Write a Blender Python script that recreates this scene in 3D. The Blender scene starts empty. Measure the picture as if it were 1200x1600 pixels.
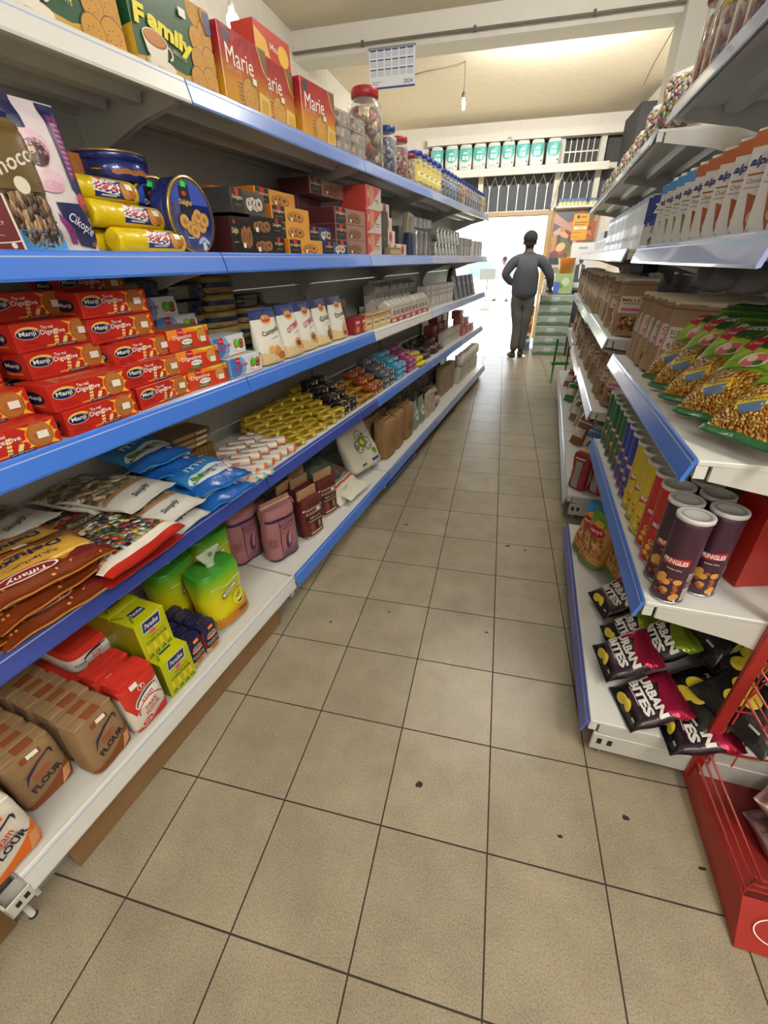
import bpy, math, random
from mathutils import Vector, Matrix, noise, geometry

SC = bpy.context.scene
COL = SC.collection
rnd = random.Random(11)
PI = math.pi
R = math.radians

# ------------------------------------------------------------------ camera
cam_d = bpy.data.cameras.new('camera')
cam = bpy.data.objects.new('camera', cam_d)
COL.objects.link(cam)
yaw_, pit_, rol_ = -0.2479, 0.5235, -0.0211
F_ = Vector((math.sin(yaw_) * math.cos(pit_), math.cos(yaw_) * math.cos(pit_), -math.sin(pit_)))
r0 = Vector((math.cos(yaw_), -math.sin(yaw_), 0))
u0 = r0.cross(F_)
R_ = math.cos(rol_) * r0 + math.sin(rol_) * u0
U_ = R_.cross(F_)
CAMZ = 1.4075
cam.matrix_world = Matrix(((R_.x, U_.x, -F_.x, 0), (R_.y, U_.y, -F_.y, 0), (R_.z, U_.z, -F_.z, CAMZ), (0, 0, 0, 1)))
cam_d.sensor_fit = 'VERTICAL'
cam_d.sensor_height = 36
cam_d.lens = 677.49 / 1600 * 36
cam_d.clip_start = 0.02
cam_d.clip_end = 300
SC.camera = cam

# ------------------------------------------------------------------ light and exposure
SC.view_settings.view_transform = 'Standard'
SC.view_settings.look = 'None'
SC.view_settings.exposure = 0.85
SC.view_settings.gamma = 1.0
SC.view_settings.use_curve_mapping = False
SC.cycles.use_denoising = True
SC.cycles.max_bounces = 8
SC.cycles.diffuse_bounces = 4
SC.cycles.glossy_bounces = 3
SC.cycles.transparent_max_bounces = 16
SC.cycles.transmission_bounces = 4
SC.cycles.sample_clamp_indirect = 4.0
SC.cycles.caustics_reflective = False
SC.cycles.caustics_refractive = False

world = bpy.data.worlds.new('world')
SC.world = world
world.use_nodes = True
wn = world.node_tree.nodes
wl = world.node_tree.links
wn.clear()
wo = wn.new('ShaderNodeOutputWorld')
wb = wn.new('ShaderNodeBackground')
wt = wn.new('ShaderNodeTexCoord')
ws = wn.new('ShaderNodeSeparateXYZ')
wr = wn.new('ShaderNodeValToRGB')
wr.color_ramp.elements[0].color = (0.80, 0.86, 0.90, 1)
wr.color_ramp.elements[1].color = (0.62, 0.76, 1.0, 1)
wl.new(wt.outputs['Generated'], ws.inputs[0])
wl.new(ws.outputs['Z'], wr.inputs[0])
wl.new(wr.outputs[0], wb.inputs[0])
wl.new(wb.outputs[0], wo.inputs[0])
wb.inputs[1].default_value = 2.4


def add_light(name, kind, loc, energy, color, **kw):
    ld = bpy.data.lights.new(name, kind)
    ld.energy = energy
    ld.color = color
    for k, v in kw.items():
        if k not in ('rot', 'aim'):
            setattr(ld, k, v)
    o = bpy.data.objects.new(name, ld)
    COL.objects.link(o)
    o.location = loc
    if 'aim' in kw:
        o.rotation_euler = (Vector(kw['aim']) - Vector(loc)).to_track_quat('-Z', 'Y').to_euler()
    return o


add_light('sun', 'SUN', (0, 30, 20), 16.0, (1.0, 0.93, 0.80), angle=R(0.6), aim=(3.4, 13.5, 5.2))
TUBE_POWER = 30.0
TUBES = [(1.50, -0.45), (0.0, -1.9), (0.35, 3.6), (0.35, 6.34)]       # ceiling tubes, fixtures built below; the last is added behind the beam


# ------------------------------------------------------------------ materials
def lin(c):
    return c / 12.92 if c <= 0.04045 else ((c + 0.055) / 1.055) ** 2.4


def rgb(h):
    if not isinstance(h, str):
        return tuple(h)
    return tuple(lin(int(h[i:i + 2], 16) / 255) for i in (0, 2, 4))


_mats = {}


def M(h, rough=0.45, metal=0.0, bump=None, vary=0.0, emit=0.0, alpha=1.0, coat=0.0, spec=0.5):
    key = (h, rough, metal, bump, vary, emit, alpha, coat, spec)
    if key in _mats:
        return _mats[key]
    m = bpy.data.materials.new('mat_' + (h if isinstance(h, str) else 'c%d' % len(_mats)))
    m.use_nodes = True
    nt = m.node_tree
    b = nt.nodes['Principled BSDF']
    c = rgb(h)
    b.inputs['Base Color'].default_value = (*c, 1)
    b.inputs['Roughness'].default_value = rough
    b.inputs['Metallic'].default_value = metal
    b.inputs['Coat Weight'].default_value = coat
    b.inputs['Specular IOR Level'].default_value = spec
    if emit:
        b.inputs['Emission Color'].default_value = (*c, 1)
        b.inputs['Emission Strength'].default_value = emit
    if alpha < 1:
        b.inputs['Alpha'].default_value = alpha
    if bump or vary:
        tc = nt.nodes.new('ShaderNodeTexCoord')
    if vary:
        n = nt.nodes.new('ShaderNodeTexNoise')
        n.inputs['Scale'].default_value = 9
        n.inputs['Detail'].default_value = 6
        nt.links.new(tc.outputs['Object'], n.inputs['Vector'])
        mx = nt.nodes.new('ShaderNodeMix')
        mx.data_type = 'RGBA'
        mx.inputs[6].default_value = (*[x * (1 - vary) for x in c], 1)
        mx.inputs[7].default_value = (*[min(1, x * (1 + vary)) for x in c], 1)
        nt.links.new(n.outputs['Fac'], mx.inputs[0])
        nt.links.new(mx.outputs[2], b.inputs['Base Color'])
    if bump:
        n = nt.nodes.new('ShaderNodeTexNoise')
        n.inputs['Scale'].default_value = bump[0]
        n.inputs['Detail'].default_value = 2
        nt.links.new(tc.outputs['Object'], n.inputs['Vector'])
        bp = nt.nodes.new('ShaderNodeBump')
        bp.inputs['Strength'].default_value = bump[1]
        bp.inputs['Distance'].default_value = 0.01
        nt.links.new(n.outputs['Fac'], bp.inputs['Height'])
        nt.links.new(bp.outputs[0], b.inputs['Normal'])
    _mats[key] = m
    return m


def film(h, s=1.0):
    """glossy crinkled packet film"""
    return M(h, rough=0.24, bump=(28, 0.45 * s), spec=0.6)


def foil(h):
    return M(h, rough=0.24, metal=0.55, bump=(24, 0.55))


def paper(h):
    return M(h, rough=0.85, bump=(34, 0.35), vary=0.14, spec=0.2)


def card(h):
    return M(h, rough=0.33, spec=0.5)


def ink(h):
    return M(h, rough=0.4)


def cells(name, cols, scale, rough=0.4, bump=0.6, stretch=(1, 1, 1)):
    """pile of many small pieces seen through a window: voronoi cells in a palette"""
    key = ('cells', name)
    if key in _mats:
        return _mats[key]
    m = bpy.data.materials.new('cells_' + name)
    m.use_nodes = True
    nt = m.node_tree
    b = nt.nodes['Principled BSDF']
    tc = nt.nodes.new('ShaderNodeTexCoord')
    mp = nt.nodes.new('ShaderNodeMapping')
    mp.inputs['Scale'].default_value = stretch
    v = nt.nodes.new('ShaderNodeTexVoronoi')
    v.inputs['Scale'].default_value = scale
    nt.links.new(tc.outputs['Object'], mp.inputs[0])
    nt.links.new(mp.outputs[0], v.inputs['Vector'])
    sp = nt.nodes.new('ShaderNodeSeparateColor')
    nt.links.new(v.outputs['Color'], sp.inputs[0])
    cr = nt.nodes.new('ShaderNodeValToRGB')
    cr.color_ramp.interpolation = 'CONSTANT'
    els = cr.color_ramp.elements
    while len(els) < len(cols):
        els.new(0.5)
    for i, c in enumerate(cols):
        els[i].position = i / len(cols)
        els[i].color = (*rgb(c), 1)
    nt.links.new(sp.outputs[0], cr.inputs[0])
    nt.links.new(cr.outputs[0], b.inputs['Base Color'])
    b.inputs['Roughness'].default_value = rough
    bp = nt.nodes.new('ShaderNodeBump')
    bp.invert = True
    bp.inputs['Strength'].default_value = bump
    bp.inputs['Distance'].default_value = 0.02
    nt.links.new(v.outputs['Distance'], bp.inputs['Height'])
    nt.links.new(bp.outputs[0], b.inputs['Normal'])
    _mats[key] = m
    return m


def clear_plastic(tint='ffffff', a=0.16):
    key = ('clear', tint, a)
    if key in _mats:
        return _mats[key]
    m = bpy.data.materials.new('clear_plastic')
    m.use_nodes = True
    nt = m.node_tree
    nt.nodes.clear()
    o = nt.nodes.new('ShaderNodeOutputMaterial')
    t = nt.nodes.new('ShaderNodeBsdfTransparent')
    t.inputs[0].default_value = (*rgb(tint), 1)
    g = nt.nodes.new('ShaderNodeBsdfGlossy')
    g.inputs['Roughness'].default_value = 0.12
    d = nt.nodes.new('ShaderNodeBsdfDiffuse')
    d.inputs[0].default_value = (0.85, 0.87, 0.88, 1)
    fr = nt.nodes.new('ShaderNodeLayerWeight')
    fr.inputs[0].default_value = 0.25
    a1 = nt.nodes.new('ShaderNodeMixShader')
    a2 = nt.nodes.new('ShaderNodeMixShader')
    a1.inputs[0].default_value = a
    nt.links.new(t.outputs[0], a1.inputs[1])
    nt.links.new(d.outputs[0], a1.inputs[2])
    nt.links.new(fr.outputs['Facing'], a2.inputs[0])
    nt.links.new(a1.outputs[0], a2.inputs[1])
    nt.links.new(g.outputs[0], a2.inputs[2])
    nt.links.new(a2.outputs[0], o.inputs[0])
    _mats[key] = m
    return m


def ramp_z(name, stops, rough=0.35, axis='Z'):
    """printed colour blend up the height of the pack (object coordinates, metres)"""
    key = ('ramp', name)
    if key in _mats:
        return _mats[key]
    m = bpy.data.materials.new('print_' + name)
    m.use_nodes = True
    nt = m.node_tree
    b = nt.nodes['Principled BSDF']
    tc = nt.nodes.new('ShaderNodeTexCoord')
    s = nt.nodes.new('ShaderNodeSeparateXYZ')
    nt.links.new(tc.outputs['Object'], s.inputs[0])
    lo, hi = stops[0][0], stops[-1][0]
    mr = nt.nodes.new('ShaderNodeMapRange')
    mr.inputs['From Min'].default_value = lo
    mr.inputs['From Max'].default_value = hi
    nt.links.new(s.outputs[axis], mr.inputs['Value'])
    cr = nt.nodes.new('ShaderNodeValToRGB')
    els = cr.color_ramp.elements
    while len(els) < len(stops):
        els.new(0.5)
    for i, (p, c) in enumerate(stops):
        els[i].position = (p - lo) / (hi - lo)
        els[i].color = (*rgb(c), 1)
    nt.links.new(mr.outputs[0], cr.inputs[0])
    nt.links.new(cr.outputs[0], b.inputs['Base Color'])
    b.inputs['Roughness'].default_value = rough
    n = nt.nodes.new('ShaderNodeTexNoise')
    n.inputs['Scale'].default_value = 26
    nt.links.new(tc.outputs['Object'], n.inputs['Vector'])
    bp = nt.nodes.new('ShaderNodeBump')
    bp.inputs['Strength'].default_value = 0.22
    bp.inputs['Distance'].default_value = 0.01
    nt.links.new(n.outputs['Fac'], bp.inputs['Height'])
    nt.links.new(bp.outputs[0], b.inputs['Normal'])
    _mats[key] = m
    return m


# ------------------------------------------------------------------ mesh building
_txt = {}


def text_mesh(s, shear=0.0, bold=0.0):
    key = (s, shear, bold)
    if key not in _txt:
        cu = bpy.data.curves.new('lettering', 'FONT')
        cu.body = s
        cu.shear = shear
        cu.offset = bold
        cu.resolution_u = 2
        ob = bpy.data.objects.new('lettering', cu)
        me = bpy.data.meshes.new_from_object(ob)
        vs = [(v.co.x, v.co.y) for v in me.vertices]
        fs = [tuple(p.vertices) for p in me.polygons]
        bpy.data.objects.remove(ob)
        bpy.data.curves.remove(cu)
        bpy.data.meshes.remove(me)
        xs = [v[0] for v in vs] or [0, 1]
        ys = [v[1] for v in vs] or [0, 1]
        x0, x1, y0, y1 = min(xs), max(xs), min(ys), max(ys)
        vs = [((x - x0) / (x1 - x0 or 1) - 0.5, (y - y0) / (y1 - y0 or 1) - 0.5) for x, y in vs]
        _txt[key] = (vs, fs, (x1 - x0) / (y1 - y0 or 1))
    return _txt[key]


def arc(cx, cy, rx, ry, a0, a1, n=16):
    return [(cx + rx * math.cos(R(a0 + (a1 - a0) * i / n)), cy + ry * math.sin(R(a0 + (a1 - a0) * i / n))) for i in range(n + 1)]


class MB:
    def __init__(s):
        s.v, s.f, s.m, s.sm, s.mats = [], [], [], [], []
        s.lay = 0

    def mi(s, mat):
        if mat not in s.mats:
            s.mats.append(mat)
        return s.mats.index(mat)

    def add(s, pts, faces, mat, smooth=False):
        o = len(s.v)
        s.v.extend([tuple(p) for p in pts])
        k = s.mi(mat)
        for f in faces:
            s.f.append(tuple(i + o for i in f))
            s.m.append(k)
            s.sm.append(smooth)

    def box(s, x0, x1, y0, y1, z0, z1, mat, c=0.0, T=None, mats=None):
        """box, chamfered by c; mats = dict(side letter -> material): F front(-y) B back L R T top D down"""
        if x1 < x0:
            x0, x1 = x1, x0
        if y1 < y0:
            y0, y1 = y1, y0
        X, Y, Z = (x0, x1), (y0, y1), (z0, z1)
        pts = {}
        P = []

        def vid(i, j, k, a):
            q = [X[i], Y[j], Z[k]]
            sg = [1 if i == 0 else -1, 1 if j == 0 else -1, 1 if k == 0 else -1]
            for t in range(3):
                if t != a:
                    q[t] += sg[t] * c
            key = (i, j, k, a if c else 0)
            if key not in pts:
                pts[key] = len(P)
                P.append(q)
            return pts[key]
        quads = {'L': [(0, 0, 0), (0, 0, 1), (0, 1, 1), (0, 1, 0), 0], 'R': [(1, 0, 0), (1, 1, 0), (1, 1, 1), (1, 0, 1), 0],
                 'F': [(0, 0, 0), (1, 0, 0), (1, 0, 1), (0, 0, 1), 1], 'B': [(0, 1, 0), (0, 1, 1), (1, 1, 1), (1, 1, 0), 1],
                 'D': [(0, 0, 0), (0, 1, 0), (1, 1, 0), (1, 0, 0), 2], 'T': [(0, 0, 1), (1, 0, 1), (1, 1, 1), (0, 1, 1), 2]}
        fl = []
        for key, q in quads.items():
            fl.append((key, [vid(*p, q[4]) for p in q[:4]]))
        if c:
            for i in (0, 1):
                for j in (0, 1):
                    a, b = vid(i, j, 0, 0), vid(i, j, 0, 1)
                    c1, d1 = vid(i, j, 1, 1), vid(i, j, 1, 0)
                    fl.append(('e', [a, b, c1, d1]))
                    a, b = vid(i, 0, j, 0), vid(i, 0, j, 2)
                    c1, d1 = vid(i, 1, j, 2), vid(i, 1, j, 0)
                    fl.append(('e', [a, b, c1, d1]))
                    a, b = vid(0, i, j, 1), vid(0, i, j, 2)
                    c1, d1 = vid(1, i, j, 2), vid(1, i, j, 1)
                    fl.append(('e', [a, b, c1, d1]))
                    for k in (0, 1):
                        fl.append(('e', [vid(i, j, k, 0), vid(i, j, k, 1), vid(i, j, k, 2)]))
        if T is not None:
            P = [T @ Vector(p) for p in P]
        o = len(s.v)
        s.v.extend([tuple(p) for p in P])
        for key, f in fl:
            mt = mat
            if mats and key in mats:
                mt = mats[key]
            s.f.append(tuple(i + o for i in f))
            s.m.append(s.mi(mt))
            s.sm.append(False)
        return s

    def grid(s, rows, mat, smooth=True, closed=False, matf=None):
        o = len(s.v)
        nr, nc = len(rows), len(rows[0])
        for r in rows:
            s.v.extend([tuple(p) for p in r])
        for i in range(nr - 1):
            for j in range(nc if closed else nc - 1):
                j2 = (j + 1) % nc
                s.f.append((o + i * nc + j, o + i * nc + j2, o + (i + 1) * nc + j2, o + (i + 1) * nc + j))
                s.m.append(s.mi(matf(i, j) if matf else mat))
                s.sm.append(smooth)
        return o

    def lathe(s, prof, mat, seg=20, c=(0, 0, 0), caps=True, matf=None, smooth=True):
        rows = [[(c[0] + r * math.cos(2 * PI * j / seg), c[1] + r * math.sin(2 * PI * j / seg), c[2] + z) for j in range(seg)] for r, z in prof]
        o = s.grid(rows, mat, smooth, True, matf)
        if caps:
            n = len(prof)
            if prof[0][0] > 1e-5:
                s.f.append(tuple(o + j for j in reversed(range(seg))))
                s.m.append(s.mi(matf(0, 0) if matf else mat))
                s.sm.append(False)
            if prof[-1][0] > 1e-5:
                s.f.append(tuple(o + (n - 1) * seg + j for j in range(seg)))
                s.m.append(s.mi(matf(n - 2, 0) if matf else mat))
                s.sm.append(False)
        return s

    def tube(s, pts, r, mat, seg=8, caps=True):
        pts = [Vector(p) for p in pts]
        rows = []
        up = Vector((0.13, 0.31, 0.94))
        for i, p in enumerate(pts):
            d = (pts[min(i + 1, len(pts) - 1)] - pts[max(i - 1, 0)]).normalized()
            a = d.cross(up)
            if a.length < 1e-3:
                a = d.cross(Vector((1, 0, 0)))
            a.normalize()
            b = d.cross(a)
            rr = r[i] if isinstance(r, (list, tuple)) else r
            rows.append([p + (a * math.cos(2 * PI * j / seg) + b * math.sin(2 * PI * j / seg)) * rr for j in range(seg)])
        o = s.grid(rows, mat, True, True)
        if caps:
            s.f.append(tuple(o + j for j in range(seg)))
            s.f.append(tuple(o + (len(pts) - 1) * seg + j for j in reversed(range(seg))))
            s.m += [s.mi(mat)] * 2
            s.sm += [False] * 2
        return s

    def loft(s, rings, mat, seg=28, amp=0.0, fq=14.0, seed=0, matf=None, steps=3):
        """rings: (z, a, b, n, yoff). Superellipse sections, smoothly interpolated. Returns front(x, z, lift) for artwork."""
        rr = [tuple(q) + (2.0, 0.0)[len(q) - 3:] if len(q) < 5 else tuple(q) for q in rings]

        def sec(z):
            if z <= rr[0][0]:
                return rr[0]
            for i in range(len(rr) - 1):
                if z <= rr[i + 1][0]:
                    t = (z - rr[i][0]) / (rr[i + 1][0] - rr[i][0])
                    p = rr[max(i - 1, 0)]
                    q = rr[min(i + 2, len(rr) - 1)]
                    out = [z]
                    for k in range(1, 5):
                        a, b = rr[i][k], rr[i + 1][k]
                        m0 = (b - p[k]) * 0.5
                        m1 = (q[k] - a) * 0.5
                        if (b - a) * m0 <= 0:
                            m0 = 0
                        if (b - a) * m1 <= 0:
                            m1 = 0
                        lim = 2.5 * abs(b - a)
                        m0 = max(-lim, min(lim, m0))
                        m1 = max(-lim, min(lim, m1))
                        h = (2 * t ** 3 - 3 * t ** 2 + 1) * a + (t ** 3 - 2 * t ** 2 + t) * m0 + (-2 * t ** 3 + 3 * t ** 2) * b + (t ** 3 - t ** 2) * m1
                        out.append(h)
                    return out
            return rr[-1]

        def wob(p):
            if not amp:
                return p
            q = Vector(p)
            w = noise.noise_vector(Vector((q.x * fq + seed * 7.3, q.y * fq * 0.4 + seed, q.z * fq)))
            q = q + Vector((w.x * 0.4, w.y, w.z * 0.2)) * amp
            q.z = max(q.z, rr[0][0])
            return q
        zs = []
        for i in range(len(rr) - 1):
            for k in range(steps):
                zs.append(rr[i][0] + (rr[i + 1][0] - rr[i][0]) * k / steps)
        zs.append(rr[-1][0])
        rows = []
        for z in zs:
            _, a, b, n, yo = sec(z)
            row = []
            for j in range(seg):
                th = 2 * PI * j / seg
                cx, sy = math.cos(th), math.sin(th)
                row.append(wob((a * math.copysign(abs(cx) ** (2 / n), cx), yo + b * math.copysign(abs(sy) ** (2 / n), sy), z)))
            rows.append(row)
        mf = None
        if matf:
            def mf(i, j):
                return matf((zs[i] + zs[i + 1]) / 2, 2 * PI * (j + .5) / seg)
        o = s.grid(rows, mat, True, True, mf)
        for k, row in ((0, rows[0]), (len(rows) - 1, rows[-1])):
            ids = [o + k * seg + j for j in range(seg)]
            s.f.append(tuple(reversed(ids)) if k == 0 else tuple(ids))
            s.m.append(s.mi(matf(zs[k], 4.7) if matf else mat))
            s.sm.append(False)

        secs = [sec(z) for z in zs]

        def lsec(z):
            if z <= zs[0]:
                return secs[0]
            for i in range(len(zs) - 1):
                if z <= zs[i + 1]:
                    t = (z - zs[i]) / (zs[i + 1] - zs[i])
                    return [p + (q - p) * t for p, q in zip(secs[i], secs[i + 1])]
            return secs[-1]

        def front(x, z, lift):
            _, a, b, n, yo = lsec(z)
            u = max(-0.999, min(0.999, x / a if a else 0))
            y = yo - b * (1 - abs(u) ** n) ** (1 / n)
            p = Vector(wob((x, y, z)))
            # outward direction in plan
            g = Vector((math.copysign(abs(u) ** (n - 1), u) / max(a, 1e-4), -((1 - abs(u) ** n) ** ((n - 1) / n)) / max(b, 1e-4), 0))
            if g.length > 1e-6:
                g.normalize()
            return p + g * lift
        s.sec = sec
        return front

    def art(s, items, W, H, fn, x0=None, z0=0.0, sub=None, step=0.00004, base=0.0003):
        """flat artwork on the canvas [0,1]x[0,1] of width W, height H; fn(x, z, lift) gives the 3-D point"""
        if x0 is None:
            x0 = -W / 2
        for n_, it in enumerate(items):
            k = it[0]
            lift = base + step * n_
            if k == 'R':
                _, x, y, w, h, mat = it
                polys = [[(x, y), (x + w, y), (x + w, y + h), (x, y + h)]]
            elif k == 'E':
                cx, cy, rx, ry, mat = it[1:6]
                rot = R(it[6]) if len(it) > 6 else 0
                ry = rx * W / H if ry is None else ry
                pl = []
                for i in range(20):
                    t = 2 * PI * i / 20
                    ex, ey = rx * W * math.cos(t), ry * H * math.sin(t)
                    pl.append((cx + (ex * math.cos(rot) - ey * math.sin(rot)) / W, cy + (ex * math.sin(rot) + ey * math.cos(rot)) / H))
                polys = [pl]
            elif k == 'P':
                polys = [it[1]]
                mat = it[2]
            elif k == 'T':
                _, txt, cx, cy, h, mat = it[:6]
                w = it[6] if len(it) > 6 else None
                rot = R(it[7]) if len(it) > 7 else 0
                vs, fs, asp = text_mesh(txt, it[8] if len(it) > 8 else 0, it[9] if len(it) > 9 else 0.012)
                hm = h * H
                wm = w * W if w else hm * asp
                q = [(cx + (vx * wm * math.cos(rot) - vy * hm * math.sin(rot)) / W, cy + (vx * wm * math.sin(rot) + vy * hm * math.cos(rot)) / H) for vx, vy in vs]
                polys = [[q[i] for i in f] for f in fs]
            for pl in polys:
                if min(min(p) for p in pl) < 0 or max(max(p) for p in pl) > 1:
                    pl = clip01(pl)
                    if not pl:
                        continue
                pl = [(x0 + p[0] * W, z0 + p[1] * H) for p in pl]
                ar = sum(pl[i][0] * pl[(i + 1) % len(pl)][1] - pl[(i + 1) % len(pl)][0] * pl[i][1] for i in range(len(pl)))
                if ar < 0:
                    pl.reverse()
                if sub is None:
                    s.add([fn(x, z, lift) for x, z in pl], [tuple(range(len(pl)))], mat)
                else:
                    if len(pl) == 3:
                        tris = [pl]
                    elif len(pl) == 4:
                        tris = [[pl[0], pl[1], pl[2]], [pl[0], pl[2], pl[3]]]
                    else:
                        tris = [[pl[i] for i in t] for t in geometry.tessellate_polygon([[Vector((a, b, 0)) for a, b in pl]])]
                    out = []
                    st = tris
                    while st:
                        t = st.pop()
                        L = [math.dist(t[i], t[(i + 1) % 3]) for i in range(3)]
                        mx = max(L)
                        if mx <= sub or len(out) + len(st) > 3000:
                            out.append(t)
                        else:
                            i = L.index(mx)
                            a, b, c = t[i], t[(i + 1) % 3], t[(i + 2) % 3]
                            md = ((a[0] + b[0]) / 2, (a[1] + b[1]) / 2)
                            st.append([a, md, c])
                            st.append([md, b, c])
                    for t in out:
                        ar = (t[1][0] - t[0][0]) * (t[2][1] - t[0][1]) - (t[2][0] - t[0][0]) * (t[1][1] - t[0][1])
                        if ar < 0:
                            t = t[::-1]
                        s.add([fn(x, z, lift) for x, z in t], [(0, 1, 2)], mat, False)
        return s

    def build(s, name, parent=None, label=None):
        me = bpy.data.meshes.new(name)
        me.from_pydata(s.v, [], s.f)
        for m in s.mats:
            me.materials.append(m)
        me.polygons.foreach_set('material_index', s.m)
        me.polygons.foreach_set('use_smooth', s.sm)
        me.update()
        o = bpy.data.objects.new(name, me)
        COL.objects.link(o)
        if parent:
            o.parent = parent
        if label:
            o['label'] = label
        return o


def clip01(pl):
    for ax, lim, sg in ((0, 0.0, 1), (0, 1.0, -1), (1, 0.0, 1), (1, 1.0, -1)):
        out = []
        for i in range(len(pl)):
            a, b = pl[i], pl[(i + 1) % len(pl)]
            da, db = (a[ax] - lim) * sg, (b[ax] - lim) * sg
            if da >= 0:
                out.append(a)
            if (da >= 0) != (db >= 0):
                t = da / (da - db)
                out.append((a[0] + (b[0] - a[0]) * t, a[1] + (b[1] - a[1]) * t))
        pl = out
        if len(pl) < 3:
            return []
    return pl


def flat(y=0.0):
    return lambda x, z, l: (x, y - l, z)


def sideL(x):          # left end face, canvas x runs front(right)->back
    return lambda q, z, l: (x - l, -q, z)


def top(z):
    return lambda x, y, l: (x, y, z + l)


def tag(o, label, cat, group=None, kind=None):
    assert 4 <= len(label.split()) <= 16, label
    o['label'] = label
    o['category'] = cat
    if group:
        o['group'] = group
    if kind:
        o['kind'] = kind
    return o


def thing(name, label=None, cat=None, group=None):
    o = bpy.data.objects.new(name, None)
    o.empty_display_size = 0.05
    COL.objects.link(o)
    if label:
        tag(o, label, cat, group)
    return o


def struct(mb, name):
    o = mb.build(name)
    o['kind'] = 'structure'
    return o


def dup(o, parent=None):
    c = o.copy()
    COL.objects.link(c)
    c.parent = parent
    for ch in list(o.children):
        dup(ch, c)
    return c


DEPTH = {}


class Kind:
    """one model of a product; the first use places the model itself, later uses copy it with its parts"""

    def __init__(s, root, cat, group=None, depth=None):
        s.root, s.cat, s.group, s.n, s.depth = root, cat, group, 0, depth

    def use(s, label, group=None):
        assert 4 <= len(label.split()) <= 16, label
        o = s.root if s.n == 0 else dup(s.root)
        s.n += 1
        tag(o, label, s.cat, group or s.group)
        if s.depth:
            DEPTH[o.name] = s.depth
        return o


class Run:
    """a straight run of shelving: s along it away from the camera, t towards the aisle"""

    def __init__(s, o, slope, left):
        s.o = Vector((*o, 0))
        s.d = Vector((slope, 1, 0)).normalized()
        s.n = Vector((s.d.y, -s.d.x, 0)) if left else Vector((-s.d.y, s.d.x, 0))
        s.left = left
        s.rz = math.atan2(s.d.y, s.d.x) if left else math.atan2(-s.d.y, -s.d.x)

    def w(s, a, t, z):
        return s.o + s.d * a + s.n * t + Vector((0, 0, z))

    def put(s, o, a, t, z, yaw=0.0, rx=0.0, ry=0.0):
        if rx < 0 and o.name in DEPTH:                 # leaning or lying packs rest on their back edge
            z += DEPTH[o.name] * math.sin(R(-rx)) * (.55 if rx < -60 else 1)
        o.location = s.w(a, t, z)
        o.rotation_euler = (R(rx), R(ry), s.rz + R(-yaw if s.left else yaw))
        return o


LR = Run((-.966, .234), 0.1373, True)       # left run, five bays of 1.215 m
R1 = Run((.405, .965), .062, False)         # right run, first bay
R2 = Run((.515, 2.52), .084, False)         # right run beyond the pillar, three bays
BAY = 1.215
NTH = ['first', 'second', 'third', 'fourth', 'fifth', 'sixth', 'seventh', 'eighth', 'ninth', 'tenth', 'eleventh', 'twelfth',
       'thirteenth', 'fourteenth', 'fifteenth', 'sixteenth', 'seventeenth', 'eighteenth', 'nineteenth', 'twentieth', 'twenty-first',
       'twenty-second', 'twenty-third', 'twenty-fourth', 'twenty-fifth', 'twenty-sixth', 'twenty-seventh', 'twenty-eighth', 'twenty-ninth', 'thirtieth']
WHITE, BLACK = ink('eeeeea'), ink('14120f')
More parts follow.
